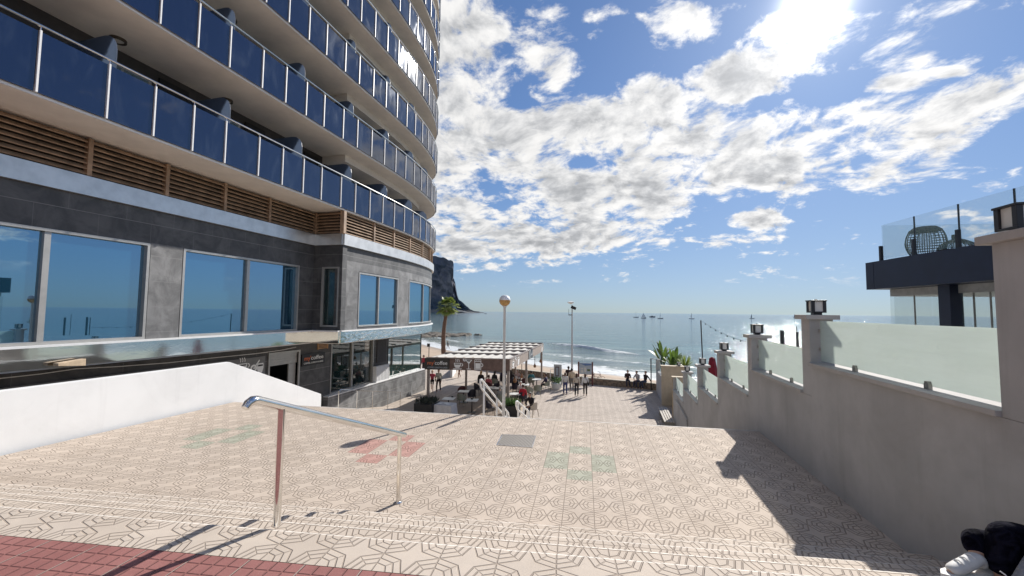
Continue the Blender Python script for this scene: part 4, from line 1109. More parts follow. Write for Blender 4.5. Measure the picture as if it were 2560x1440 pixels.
# bench
be = thing('slatted_bench', (0, 0, 0), 'long pale slatted bench on the plaza against the right wall', 'bench')
M_SLAT = mat('weathered_pale_timber', (0.46, 0.42, 0.37), .8, var=.2, vscale=5)
b0, b1 = on_z(1656, 1018, ZL + .45), on_z(1674, 1055, ZL + .45); be.location = (b0.x, b0.y, ZL); be['_w'] = (b0.x, b0.y, ZL)
dv = V((b1.x - b0.x, b1.y - b0.y)).normalized(); pv = V((dv.y, -dv.x)) * -1; LB = (V((b1.x - b0.x, b1.y - b0.y))).length
for k in range(4):
    o = -.25 + k * .135; mb = MB(); q0 = V((b0.x, b0.y)) + pv * o; q1 = V((b1.x, b1.y)) + pv * o
    mb.prism([(q0.x, q0.y), (q1.x, q1.y), (q1.x + pv.x * .1, q1.y + pv.y * .1), (q0.x + pv.x * .1, q0.y + pv.y * .1)], ZL + .41, ZL + .45, M_SLAT); mb.build('slat', None, be)
for f_ in (.08, .5, .92):
    mb = MB(); c = V((b0.x, b0.y)) + dv * LB * f_ + pv * .02
    mb.prism([(c.x + pv.x * a + dv.x * e, c.y + pv.y * a + dv.y * e) for a, e in ((-.24, -.05), (.24, -.05), (.24, .05), (-.24, .05))], ZL, ZL + .408, M_CONC); mb.build('leg', None, be)
# bin by the pier
q = on_z(1673, 1006, ZL); lb = thing('litter_bin', (q.x, q.y, ZL), 'slim cream litter bin with dark opening against the beige pier', 'litter bin')
MB().box((q.x - .15, q.y - .15, ZL), (q.x + .18, q.y + .15, ZL + .58), M_WHITEM).build('body', None, lb, bevel=.01)
MB().box((q.x - .13, q.y - .13, ZL + .582), (q.x + .16, q.y + .13, ZL + .74), M_BLACK).build('opening', None, lb)
MB().box((q.x - .17, q.y - .17, ZL + .742), (q.x + .2, q.y + .17, ZL + .80), M_WHITEM).build('lid', None, lb, bevel=.01)

# ================================================================ restaurant terrace building on the right
M_NAVY = mat('dark_navy_cladding', (0.012, 0.020, 0.048), .42, .1, var=.12, vscale=2)
M_GREYT = mat('pale_grey_blind_box', (0.40, 0.40, 0.40), .6)
T0 = 13.0
C0 = at_d(2168, 690, 1); u = (2168 - 1280) / FPX
cx_ = T0 * (-math.sin(PSI) + math.cos(PSI) * u); cy_ = T0 * (math.cos(PSI) + math.sin(PSI) * u)
al = PSI - math.atan(147 / FPX); fd = V((math.sin(-al), math.cos(-al))) * -1      # along the face, towards us
fo = V((-fd.y, fd.x));  fo = fo if fo.x > 0 else -fo                                # into the building
def fpt(s, o): return (cx_ + fd.x * s + fo.x * o, cy_ + fd.y * s + fo.y * o)
def on_face(px, py, o=0.0):
    d = ray(px, py); q = V((cx_, cy_)) + fo * o
    k = ((q.x) * fo.x + (q.y) * fo.y) / (d.x * fo.x + d.y * fo.y); return EYE + d * k
def fs(p): return (V((p.x, p.y)) - V((cx_, cy_))).dot(fd)
zS1 = on_face(2168, 657).z; zS0 = on_face(2171, 724).z
tb = thing('terrace_pavilion', (cx_ + 2, cy_ - 3, -1), 'dark navy restaurant pavilion with glass balustrade above the right wall', 'building')
LF = 15.0; WF = 7.0
def fbox(mb, s0, s1, o0, o1, z0, z1, m): mb.prism([fpt(s0, o0), fpt(s1, o0), fpt(s1, o1), fpt(s0, o1)], z0, z1, m)
mb = MB(); fbox(mb, 0, .33, 0, WF, zS0, zS1, M_NAVY); fbox(mb, .345, LF, 0, WF, zS0, zS1, M_NAVY); mb.build('roof_slab', None, tb)
mb = MB(); sg0 = fs(on_face(2225, 730, .55)); fbox(mb, sg0, LF, .55, WF - .5, zS0 - .22, zS0 - .004, M_GREYT); mb.build('blind_box', None, tb)
zfl = -.55
sc_ = fs(on_face(2377, 760, .5)); mb = MB(); fbox(mb, sc_ - .17, sc_ + .17, .35, .65, -2, zS0 - .001, M_NAVY); mb.build('column', None, tb)
mb = MB(); fbox(mb, LF - .5, LF - .1, .4, .7, -2, zS0 - .001, M_NAVY); mb.build('column', None, tb)
mb = MB(); fbox(mb, LF - .5, LF - .1, WF - .9, WF - .6, -2, zS0 - .001, M_NAVY); mb.build('column', None, tb)
mb = MB(); fbox(mb, sg0 - .6, LF, .3, WF, -2.6, zfl, M_TERR); mb.build('floor_base', None, tb)
xs_ = [2226, 2287, 2353, 2436, 2478, 2560, 2660]
ss = [fs(on_face(px, 760, .62)) for px in xs_]
for a, b_ in zip(ss, ss[1:]):
    g = MB(); fbox(g, a + .01, b_ - .01, .61, .622, zfl + .02, zS0 - .22, M_CLEAR); g.build('glass_panel', None, tb)
    g = MB(); fbox(g, b_ - .012, b_ + .012, .60, .632, zfl, zS0 - .22, M_CLAMP); g.build('mullion', None, tb)
n_ = 5
for i in range(n_):
    o0 = .63 + (WF - 1.1 - .63) * i / n_; o1 = .63 + (WF - 1.1 - .63) * (i + 1) / n_
    g = MB(); fbox(g, sg0 + .02, sg0 + .032, o0 + .01, o1 - .01, zfl + .02, zS0 - .22, M_CLEAR); g.build('glass_panel', None, tb)
    g = MB(); fbox(g, ss[0] + 1.2 * i, ss[0] + 1.2 * i + 1.18, WF - 1.1, WF - 1.088, zfl + .02, zS0 - .22, M_CLEAR); g.build('glass_panel', None, tb)
# balustrade on the roof
posts = [(2203, .40), (2286, .40), (2398, .40), (2541, .40), (2700, .4)]
sp_ = [fs(on_face(px, 640, .08)) for px, _ in posts]
zg = on_face(2203, 563, .08).z
for i, s in enumerate(sp_):
    g = MB(); fbox(g, s - .035, s + .035, .04, .12, zS1 + .001, zS1 + .46, M_LBLK); g.build('balustrade_post', None, tb)
    if i > 0: g = MB(); fbox(g, s - .012, s + .012, .10, .13, zS1 + .46, zg, M_LBLK); g.build('balustrade_bar', None, tb)
for a, b_ in zip(sp_, sp_[1:]):
    g = MB(); fbox(g, a + .02, b_ - .02, .105, .12, zS1 + .05, zg, M_CLEAR); g.build('balustrade_glass', None, tb)
for i in range(4):
    g = MB(); fbox(g, sp_[0] + .0, sp_[0] + .015, .15 + 1.6 * i, .13 + 1.6 * (i + 1), zS1 + .05, zg, M_CLEAR); g.build('balustrade_glass', None, tb)
    g = MB(); fbox(g, sp_[0] + 1.8 * i, sp_[0] + 1.8 * (i + 1) - .03, WF - .3, WF - .285, zS1 + .05, zg, M_CLEAR); g.build('balustrade_glass', None, tb)
# woven lanterns on the roof
M_RAT = mat('dark_wicker', (0.075, 0.07, 0.065), .8)
def wicker(px0, px1, pyt, o, lab, cap=False, squat=False):
    pa, pb = on_face(px0, 620, o), on_face(px1, 620, o); c = (pa + pb) / 2; r = (V((pb.x - pa.x, pb.y - pa.y)).length) / 2 * .93
    zt_ = on_face((px0 + px1) / 2, pyt, o).z; H = zt_ - zS1
    L = thing('wicker_lantern', (c.x, c.y, zS1), lab, 'lantern')
    mb = MB(); prof = [(.55, 0), (.82, .12), (.98, .35), (1.0, .5), (.93, .72), (.78, .9), (.55, 1.0)] if not squat else [(.6, 0), (.9, .2), (1, .42), (.85, .7), (.5, .9), (.22, .97), (.22, 1.0)]
    def pf(v):
        for (r0, z0), (r1, z1) in zip(prof, prof[1:]):
            if z0 <= v <= z1: q = (v - z0) / (z1 - z0); return r0 + (r1 - r0) * q
        return prof[-1][0]
    n = 26
    for k in range(n):
        an = 2 * PI * k / n; mb.tube([(c.x + r * pf(v / 10) * math.cos(an), c.y + r * pf(v / 10) * math.sin(an), zS1 + H * v / 10) for v in range(11)], .010, M_RAT, 4)
    for j in range(13):
        v = j / 12; mb.tube([(c.x + r * pf(v) * math.cos(2 * PI * k / 24), c.y + r * pf(v) * math.sin(2 * PI * k / 24), zS1 + H * v) for k in range(25)], .009, M_RAT, 4)
    mb.build('woven_body', None, L)
    mb = MB(); mb.lathe([(r * pf(.86), H * .86), (r * pf(.93), H * .93), (r * pf(1.0), H)], (c.x, c.y, zS1), M_RAT, 24); mb.build('top_band', None, L)
    if cap: MB().lathe([(.09, H), (.09, H + .13)], (c.x, c.y, zS1), M_RAT, 12).build('neck', None, L)
wicker(2281, 2352, 568, .75, 'tall round wicker lantern behind the glass on the pavilion roof')
wicker(2358, 2428, 598, 1.1, 'low squat wicker lantern with a neck on the pavilion roof', cap=True, squat=True)

# ================================================================ terrace furniture and plants
def stake(px, py0, py1, t_, r, lab, name='terrace_post', cat='post', m=None):
    a, b_ = at_d(px, py0, t_), at_d(px, py1, t_)
    return tag(MB().tube([(b_.x, b_.y, b_.z), (b_.x, b_.y, a.z)], r, m or M_LBLK, 8).build(name, None, origin=(b_.x, b_.y, b_.z), smooth=True), lab, cat)
tag(stake(1956, 826, 900, 16, .055, 'thick black post on the terrace, left one of the two against the glittering sea'))
stake(1961, 827, 900, 16.2, .022, 'thin dark green pole right beside the thick black terrace post')
stake(1995.5, 830, 905, 15, .05, 'thick black post on the terrace nearest the second lantern pillar')
stake(1994, 816, 905, 15.3, .012, 'thin green pole rising behind the nearest thick black terrace post')
sp = at_d(1752, 801, 25); sb = V((sp.x + .12, sp.y, -3.4))
tag(MB().tube([sb, sp], .035, M_LBLK, 8).build('light_pole', None, origin=sb, smooth=True), 'slim leaning dark pole holding the string lights above the terrace', 'pole')
stake(1653, 857, 915, 30, .03, 'thin blue-grey pole rising behind the banana plants')
p1 = at_d(1873, 838, 15.5); p2 = at_d(1961, 868, 16.1)
pts = []
for i in range(13):
    q = i / 12; p = sp.lerp(p2, q); p.z -= .35 * math.sin(PI * q); pts.append(p)
sl_ = thing('string_lights', sp, 'thin cable of small bulbs strung from the slim pole towards the right', 'string lights')
MB().tube(pts, .006, M_LBLK, 4).build('cable', None, sl_)
for p in pts[1:-1]:
    MB().lathe([(.012, 0), (.024, -.02), (.03, -.05), (.012, -.08)], p, M_LBLK, 8).build('bulb', None, sl_)
# closed red parasol
pt_ = at_d(1780, 893, 22); PR = thing('closed_parasol', (pt_.x, pt_.y, -3.0), 'closed dark red parasol on the terrace behind the frosted screens', 'parasol')
M_REDF = mat('dark_red_canvas', (0.20, 0.008, 0.02), .85, var=.25, vscale=6)
mb = MB(); n = 20; vs = []; H = pt_.z - (-3.0)
prof = [(.05, 0), (.13, -.06), (.19, -.45), (.28, -1.1), (.30, -1.25)]
for r_, z in prof:
    for k in range(n):
        an = 2 * PI * k / n; rr = r_ * (1 + .16 * math.cos(5 * an)); vs.append(V((pt_.x + rr * math.cos(an), pt_.y + rr * math.sin(an), pt_.z + z)))
fs_ = [(i * n + k, i * n + (k + 1) % n, (i + 1) * n + (k + 1) % n, (i + 1) * n + k) for i in range(len(prof) - 1) for k in range(n)]
mb.add(vs, fs_ + [tuple(range(n))], M_REDF); mb.build('canopy', None, PR, smooth=True)
MB().tube([(pt_.x, pt_.y, -3.2), (pt_.x, pt_.y, pt_.z + .05)], .025, M_WHITEM, 8).build('pole', None, PR)
# plants
def leafmat(name, c, c2):
    m, t, b = new_mat(name); n = noise(t, wpos(t), 3, 3, .6); t.links.new(mixc(t, n.step(.35, .65), c, c2), b.inputs['Base Color']); b.inputs['Roughness'].default_value = .5
    tr_ = t.nodes.new('ShaderNodeBsdfTranslucent'); t.links.new(mixc(t, n.step(.35, .65), tuple(x * 1.6 for x in c2), (c2[0] * 2, c2[1] * 1.9, c2[2])), tr_.inputs[0])
    ms = t.nodes.new('ShaderNodeMixShader'); ms.inputs[0].default_value = .3; t.links.new(b.outputs[0], ms.inputs[1]); t.links.new(tr_.outputs[0], ms.inputs[2]); t.links.new(ms.outputs[0], t.nodes['Material Output'].inputs['Surface']); return m
M_BAN = leafmat('banana_leaf', (0.02, 0.05, 0.015), (0.07, 0.12, 0.025)); M_PALM = leafmat('palm_frond', (0.06, 0.10, 0.03), (0.17, 0.22, 0.06))
M_TRUNK = mat('palm_trunk_bark', (0.16, 0.10, 0.07), .95, var=.35, vscale=9, bmp=.6, bscale=25)
M_HERB = leafmat('planter_leaf', (0.02, 0.045, 0.018), (0.05, 0.10, 0.03))
def blade(mb, base, d, up, L, W, m, droop=.5, n=7, fold=.12):
    d = d.normalized(); side = d.cross(V((0, 0, 1))).normalized(); vs = []
    p = V(base); dirv = (d * math.cos(up) + V((0, 0, 1)) * math.sin(up)); 
    for i in range(n + 1):
        q = i / n; ww = W * (math.sin(PI * min(1, q * .93 + .05)) ** .7) * .5
        nr = side.cross(dirv).normalized()
        vs += [p - side * ww - nr * ww * fold, p + nr * 0, p + side * ww - nr * ww * fold]
        p = p + dirv * (L / n); dirv = (dirv - V((0, 0, 1)) * droop / n).normalized()
    fs_ = []
    for i in range(n):
        a = 3 * i; fs_ += [(a, a + 1, a + 4, a + 3), (a + 1, a + 2, a + 5, a + 4)]
    mb.add(vs, fs_, m)
def banana(px, py, t_, H, lab, n=17, seed=1):
    random.seed(seed); b_ = at_d(px, py, t_); b_.z = -3.5
    P = thing('banana_plant', b_, lab, 'plant', 'broad-leaved plants behind the beige pier')
    mb = MB(); mb2 = MB()
    for i in range(n):
        an = 2 * PI * i / n + random.uniform(-.3, .3); d = V((math.cos(an), math.sin(an), 0)); h = H * random.uniform(.38, .62)
        top = b_ + d * random.uniform(.1, .3) + V((0, 0, h)); mb2.tube([b_ + d * .05, top], [.03, .015], M_HERB, 5)
        blade(mb, top, d, random.uniform(.75, 1.35), H * random.uniform(.36, .55), .26, M_BAN, random.uniform(.5, 1.3))
    mb.build('leaves', None, P, smooth=True); mb2.build('stalks', None, P)
banana(1657, 915, 33, 3.0, 'dark green broad-leaved plant, left one behind the beige pier', seed=3)
banana(1684, 920, 31, 2.75, 'bright green broad-leaved plant, right one behind the beige pier', seed=9)
def fan(mb, c, d, r, m, n=13, spread=2.3, up=.2):
    """a fan palm leaf: narrow blades radiating from the end of its stalk"""
    d = d.normalized(); s = d.cross(V((0, 0, 1))); s = s.normalized() if s.length > .01 else V((1, 0, 0)); nrm = s.cross(d)
    for i in range(n):
        a = -spread / 2 + spread * i / (n - 1); v = d * math.cos(a) + s * math.sin(a); w_ = s * math.cos(a) - d * math.sin(a)
        e = c + v * r * (1 - .12 * abs(a)) - V((0, 0, 1)) * r * .18
        mid = c + v * r * .55; ww = r * .075
        mb.add([c, mid - w_ * ww, e, mid + w_ * ww + nrm * .02], [(0, 1, 2, 3)], m)
def yucca(p, H, R_, lab, name='fan_palm', n=22, seed=4):
    random.seed(seed); P = thing(name, p, lab, 'plant'); mb = MB()
    top = V(p) + V((0, 0, H * .55)); MB().tube([p, top], [.09, .07], M_TRUNK, 8).build('trunk', None, P)
    for i in range(n):
        an = 2.4 * i; el = -.2 + 1.6 * i / n; d = V((math.cos(an) * math.cos(el), math.sin(an) * math.cos(el), math.sin(el)))
        for k in range(5):
            v = (d + V((random.uniform(-.2, .2), random.uniform(-.2, .2), random.uniform(-.2, .2)))).normalized(); s = v.cross(V((.1, .2, 1))).normalized() * .022
            mb.add([top - s, top + v * R_ * .5 - s * 1.3, top + v * R_, top + v * R_ * .5 + s * 1.3, top + s], [(0, 1, 2, 3, 4)], M_PALM)
    mb.build('leaves', None, P)
q = at_d(1712, 925, 29); q.z = -3.4; yucca(q, 2.3, 1.0, 'spiky yucca with narrow leaves right of the banana plants')
q = at_d(2146, 806, 14); q.z = -.3; yucca(q, 1.9 + q.z * 0, .28, 'small dark spiky plant tip just above the frosted screen', 'spiky_shrub', 12, 6)

# ================================================================ tall palm on the promenade
random.seed(12)
pb_ = on_z(1109, 884, -5.0); tp_ = pb_ + (at_d(1119, 768, (pb_ - EYE).dot(FW)) - pb_)
pl = thing('palm_tree', pb_, 'tall fan palm with a slim leaning trunk beside the hotel corner', 'palm tree')
mb = MB(); pts = []; rs = []
for i in range(15):
    q = i / 14; p = pb_.lerp(tp_, q); p = p + RT * (math.sin(PI * q) * -.28); pts.append(p); rs.append(.36 - .13 * q + (.03 if i % 2 else 0) + (.10 if q > .86 else 0))
mb.tube(pts, rs, M_TRUNK, 12); mb.build('trunk', None, pl, smooth=True)
mb = MB()
for i in range(46):
    an = 2.399 * i; el = 1.35 - 1.9 * (i / 46); d = V((math.cos(an) * math.cos(el), math.sin(an) * math.cos(el), math.sin(el)))
    Ls = random.uniform(.8, 1.5); e = tp_ + d * Ls - V((0, 0, .12)); mb.tube([tp_, e], .02, M_PALM, 4)
    fan(mb, e, (d + V((0, 0, -.25))).normalized(), random.uniform(.8, 1.15), M_PALM, 15, 2.6)
mb.build('crown', None, pl)
mb = MB(); M_DRY = mat('dry_frond', (0.33, 0.24, 0.14), .9)
for i in range(14):
    an = 2.399 * i + 1; d = V((math.cos(an) * .6, math.sin(an) * .6, -.8)); e = tp_ + d * .6; fan(mb, e, d, .6, M_DRY, 9, 1.6)
mb.build('dead_fronds', None, pl)

# ================================================================ rock headland across the bay
random.seed(5)
m_, t, b = new_mat('grey_limestone_cliff'); P = wpos(t); X, Y, Z = sep(t, P)
n = noise(t, comb(t, X * .012, Y * .012, Z * .004), 1.0, 8, .62); n2_ = noise(t, comb(t, X * .004, Y * .004, Z * .006), 1.0, 8, .6); n3 = noise(t, comb(t, X * .05, Y * .05, Z * .05), 1.0, 4, .6)
c = mixc(t, n.step(.35, .65), (0.115, 0.125, 0.16), (0.235, 0.225, 0.235)); c = mixc(t, n3.step(.5, .75) * .5, c, (0.075, 0.10, 0.14))  # bluish tint of shade and distance is put into the rock colours
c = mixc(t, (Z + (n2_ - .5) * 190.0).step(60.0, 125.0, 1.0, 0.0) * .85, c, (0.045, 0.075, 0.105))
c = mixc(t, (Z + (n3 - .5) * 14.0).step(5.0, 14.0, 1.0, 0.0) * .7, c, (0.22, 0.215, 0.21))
t.links.new(c, b.inputs['Base Color']); b.inputs['Roughness'].default_value = 1.0; b.inputs['Specular IOR Level'].default_value = 0; t.links.new(bump(t, n + n3 * .3, .8, 14), b.inputs['Normal'])
DR = 2400
sk_ = [(700, 700), (800, 660), (900, 640), (980, 634), (1040, 636), (1076, 638), (1090, 640), (1098, 643), (1102, 644), (1108, 643.5), (1116, 646), (1122, 651), (1127, 650), (1132, 653), (1134, 660), (1134, 668), (1132, 684), (1131, 691), (1135, 698), (1138, 706), (1140, 720), (1143, 737), (1147, 748), (1150, 751), (1158, 757), (1162, 761), (1170, 768), (1176, 773), (1186, 777), (1197, 779), (1211, 781.3)]
rows = []; ND = 9
import mathutils
for i in range(len(sk_) - 1):
    (xa, ya), (xb_, yb) = sk_[i], sk_[i + 1]; nseg = max(1, int(max(abs(xb_ - xa), abs(yb - ya)) / 3))
    for k in range(nseg):
        q = k / nseg; rows.append((xa + (xb_ - xa) * q, ya + (yb - ya) * q + random.uniform(-.7, .7)))
rows.append(sk_[-1])
vs = []; NJ = 22
for (px, py) in rows:
    top = at_d(px, py, DR)
    for j in range(NJ):
        q = j / (NJ - 1)                    # 0 ridge .. 1 foot on our side
        z = ZS - 2 + (top.z - ZS + 2) * (1 - q)
        d_in = 260 * max(0, q - .62) ** 1.2 + 22 * q                        # cliff, then scree
        nz_ = mathutils.noise.fractal(V((px * .05, q * 6, 0)), 1.0, 2.0, 5) * 34 * min(1, q * 5) * min(1, (top.z - ZS) / 60)
        p = EYE + (top - EYE) * ((DR - d_in + nz_) / DR); vs.append(V((p.x, p.y, z)))
n = len(rows); fsr = [(i * NJ + j, (i + 1) * NJ + j, (i + 1) * NJ + j + 1, i * NJ + j + 1) for i in range(n - 1) for j in range(NJ - 1)]
bk = len(vs)
for (px, py) in rows:                        # far side so that it is a body, not a card
    top = at_d(px, py, DR); p = EYE + (top - EYE) * ((DR + 90) / DR); p2 = EYE + (top - EYE) * ((DR + 700) / DR)
    vs += [V((p.x, p.y, ZS + (top.z - ZS) * .97)), V((p2.x, p2.y, ZS - 2))]
fsr += [(i * NJ, bk + 2 * i, bk + 2 * i + 2, (i + 1) * NJ) for i in range(n - 1)] + [(bk + 2 * i, bk + 2 * i + 1, bk + 2 * i + 3, bk + 2 * i + 2) for i in range(n - 1)]
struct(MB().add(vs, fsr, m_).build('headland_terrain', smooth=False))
# dark reef at the water's edge on the left
random.seed(8); M_REEF = mat('dark_reef_rock', (0.13, 0.11, 0.085), .9, var=.4, vscale=.6, bmp=.5, bscale=3)
mb = MB()
for i in range(60):
    px = random.triangular(1052, 1200, 1085); py = 838 + random.uniform(-5, 6) * (1 - (px - 1052) / 190); p = on_z(px, py, ZS); r_ = random.uniform(1.2, 3.4) * (1.1 - (px - 1052) / 240)
    k = 7; vs = []; 
    for zz_, rr in ((-.4, 1.0), (.25, .85), (.55, .4)):
        for a in range(k): an = 2 * PI * a / k; q = r_ * rr * random.uniform(.75, 1.2); vs.append(p + V((math.cos(an) * q, math.sin(an) * q, zz_ * random.uniform(.6, 1.2))))
    mb.add(vs, [(a, (a + 1) % k, k + (a + 1) % k, k + a) for a in range(k)] + [(k + a, k + (a + 1) % k, 2 * k + (a + 1) % k, 2 * k + a) for a in range(k)] + [tuple(range(2 * k, 3 * k))], M_REEF)
tag(mb.build('shore_rocks'), kind='stuff')
# ================================================================ boats
M_HULL = mat('dark_hull_paint', (0.03, 0.05, 0.09), .4); M_HULLW = mat('white_hull_paint', (0.62, 0.62, 0.60), .4)
M_SAIL = mat('white_sailcloth', (0.82, 0.82, 0.80), .9, var=.03); M_SAILD = mat('dark_sailcloth', (0.10, 0.13, 0.18), .9, var=.05)
def hull(mb, L, W, H, m):
    st_ = [(-.5, .35, .0), (-.3, .5, 0), (0, .5, 0), (.3, .36, .02), (.5, .02, .06)]; vs = []
    for (x, w_, up) in st_:
        vs += [V((x * L, -w_ * W, H + up * L)), V((x * L, w_ * W, H + up * L)), V((x * L * .95, w_ * W * .7, -.2)), V((x * L * .95, -w_ * W * .7, -.2))]
    mb.add(vs, [(4 * i + j, 4 * i + 4 + j, 4 * i + 4 + (j + 1) % 4, 4 * i + (j + 1) % 4) for i in range(4) for j in range(4)] + [(0, 1, 2, 3), (19, 18, 17, 16)], m)
BO = [(1590, 793.5, 779.5, 'sail0', 'hull', 'distant sailboat with bare mast, leftmost of the offshore group'), (1609, 795.5, 781.5, 'sailw', 'hull', 'distant sailboat with a full white triangular sail'),
      (1651, 796.5, 781.5, 'sail1', 'hull', 'distant sailboat with a thin pale sail, right of the motorboat'), (1729, 797, 782.5, 'sail2', 'hullw', 'distant sailboat with a grey sail, alone right of the group'),
      (1880, 796.5, 784.5, 'saild', 'hull', 'distant sailboat with a dark heeling sail above the string lights'), (1987.5, 795, 784.5, 'saild', 'hullw', 'distant small dark-sailed boat beside the second lantern'),
      (1213.5, 784.3, 776.5, 'sail0', 'hull', 'tiny sailboat off the tip of the rock headland')]
for (px, py, pt, sk, hk, lab) in BO:
    p = on_z(px, py, ZS); D_ = (p - EYE).dot(FW); Hm = (py - pt) * D_ / FPX
    B_ = thing('sailboat', p, lab, 'sailboat', 'sailing boats offshore'); s = Hm / 12.0
    lean = .18 if sk == 'saild' else .0
    mb = MB(); hull(mb, 11 * s, 3 * s, 1.0 * s, M_HULL if hk == 'hull' else M_HULLW); mb.build('hull', None, B_ if False else None)
    o = bpy.data.objects[-1] if False else None
    hobj = [x for x in COL.objects if x.name.startswith('hull') and x.parent is None][-1]; hobj.parent = B_
    mb = MB(); mb.tube([(0, 0, .8 * s), (0, lean * 11 * s, 12 * s)], .09 * s + .07, M_SAILD if sk in ('sail0', 'sail2') else M_SAIL, 6)
    mo = mb.build('mast'); mo.parent = B_
    if sk != 'sail0':
        wd_ = {'sailw': 4.6, 'sail1': 1.4, 'sail2': 2.2, 'saild': 3.0}[sk] * s; mm = M_SAILD if sk == 'saild' else M_SAIL
        mb = MB(); mb.add([V((.1, 0, 1.8 * s)), V((-wd_, .5 * s, 2.0 * s)), V((-wd_ * .55, .45 * s + lean * 5 * s, 6.5 * s)), V((-.05, lean * 11 * s, 11.6 * s)), V((.1, .06, 1.8 * s)), V((-wd_, .56 * s, 2.0 * s)), V((-wd_ * .55, .51 * s + lean * 5 * s, 6.5 * s)), V((-.05, lean * 11 * s + .06, 11.6 * s))], [(0, 1, 2, 3), (7, 6, 5, 4)], mm)
        so_ = mb.build('sail'); so_.parent = B_
        if sk == 'sailw':
            mb = MB(); mb.add([V((.3, 0, 1.6 * s)), V((4.6 * s, .2 * s, 1.6 * s)), V((.3, 0, 10 * s))], [(0, 1, 2)], mm); j_ = mb.build('jib'); j_.parent = B_
p = on_z(1631, 793, ZS); mbt = thing('motorboat', p, 'small blue motorboat between the sailboats offshore', 'motorboat')
mb = MB(); hull(mb, 12, 3.4, 1.6, M_HULL); o = mb.build('hull'); o.parent = mbt
mb = MB(); mb.box((-3, -1.1, 1.6), (1.5, 1.1, 3.4), M_HULLW); o = mb.build('cabin'); o.parent = mbt
# ================================================================ steel handrail on the near steps
M_POL = mat('polished_stainless_steel', (0.74, 0.72, 0.69), 0.10, 1.0, var=.04)
hr = on_z(692, 1312, 0.0); hb = on_z(995, 1257, ZP)
dn = (hr - EYE).dot(FW); df = (hb - EYE).dot(FW)
t1 = at_d(706, 1020, dn); t2 = at_d(1003, 1088, df); t1 = V((hr.x, hr.y, t1.z)); t2 = V((hb.x, hb.y, t2.z))
hnd = thing('handrail', hr, 'polished steel handrail on two posts crossing the near steps', 'handrail')
dr = (t2 - t1).normalized(); st0 = t1 - dr * .30; en0 = t2 + dr * .18
back = V((-(dr.x), -(dr.y), 0)).normalized()
crv = [st0 + back * .10 - V((0, 0, .035)), st0 + back * .075 - V((0, 0, .008)), st0 + back * .035 + V((0, 0, .004)), st0, t1.lerp(t2, .3), t1.lerp(t2, .7), en0]
rr_ = MB(); rr_.tube(crv, [.026, .031, .034, .034, .034, .034, .034], M_POL, 18); rr_.build('rail', None, hnd, smooth=True)
for a, z0 in ((t1, 0.0), (t2, ZP)):
    MB().tube([(a.x, a.y, z0), (a.x, a.y, a.z - .01)], .028, M_POL, 16).build('post', None, hnd, smooth=True)
MB().lathe([(.055, 0), (.055, .008), (.03, .02), (.022, .03)], (t2.x, t2.y, ZP), M_POL, 20).build('base_plate', None, hnd, smooth=True)

# ================================================================ white stair handrails on the far flight
def stair_rail(px0, py0, y0, px1, py1, y1, lab, bars=True):
    a = on_y(px0, py0, y0); b = on_y(px1, py1, y1); b = V((a.x + (b.x - a.x), b.y, b.z))
    R_ = thing('stair_handrail', (a.x, a.y, a.z - .95), lab, 'handrail', 'white handrails on the far steps')
    up = V((0, 0, 1)); d = (b - a).normalized()
    low_a = a - up * .22; low_b = b - up * .22
    loop = [low_a + d * .02, a - d * .10 - up * .14, a - d * .10 - up * .04, a, a.lerp(b, .5), b, b + d * .08 - up * .06, b + d * .06 - up * .17, low_b, low_a.lerp(low_b, .5), low_a]
    MB().tube(loop, .026, M_WHITEM, 8).build('rail', None, R_, smooth=True)
    for q in (.08, .52, .93):
        p = a.lerp(b, q); MB().tube([(p.x, p.y, p.z - 1.05), p], .026, M_WHITEM, 8).build('post', None, R_, smooth=True)
    return R_
stair_rail(1204, 949, 9.85, 1271, 1033, 12.2, 'larger white looped handrail at the top of the far steps, left of the lamp post')
stair_rail(1293, 1003, 11.1, 1322, 1029, 12.2, 'smaller white looped handrail on the far steps, right of the lamp post')
# globe lamp post
gl = at_d(1262, 751.5, 11.75); LPx = thing('globe_street_lamp', (gl.x, gl.y, -2.1), 'white street lamp post with a round globe standing on the far steps', 'street lamp')
r_ = 14.2 / FPX * 11.75
M_PGREY = mat('pale_grey_post_paint', (0.56, 0.56, 0.55), .5, var=.06)
M_GLOB = mat('white_globe_top', (0.80, 0.80, 0.80), .35, var=.1); 
m_, t, b = new_mat('amber_globe_bottom'); b.inputs['Base Color'].default_value = (.62, .47, .24, 1); b.inputs['Roughness'].default_value = .2
tr_ = t.nodes.new('ShaderNodeBsdfTranslucent'); tr_.inputs[0].default_value = (.75, .55, .28, 1); ms = t.nodes.new('ShaderNodeMixShader'); ms.inputs[0].default_value = .6
t.links.new(b.outputs[0], ms.inputs[1]); t.links.new(tr_.outputs[0], ms.inputs[2]); t.links.new(ms.outputs[0], t.nodes['Material Output'].inputs['Surface'])
MB().lathe([(r_ * math.cos(a), r_ * math.sin(a)) for a in [math.radians(v) for v in range(4, 90, 8)]], gl, M_GLOB, 28).build('globe_cap', None, LPx, smooth=True)
MB().lathe([(r_ * .985 * math.cos(a), r_ * .985 * math.sin(a)) for a in [math.radians(v) for v in range(2, -80, -8)]], gl, m_, 28).build('globe_glass', None, LPx, smooth=True)
MB().tube([(gl.x, gl.y, gl.z - r_ * 1.02), (gl.x, gl.y, gl.z - r_ * 1.3), (gl.x, gl.y, -3.0)], [.055, .035, .048], M_PGREY, 14).build('post', None, LPx, smooth=True)
MB().lathe([(.06, -r_ * 1.02), (.075, -r_ * .93), (.06, -r_ * .88)], gl, M_PGREY, 16).build('collar', None, LPx, smooth=True)
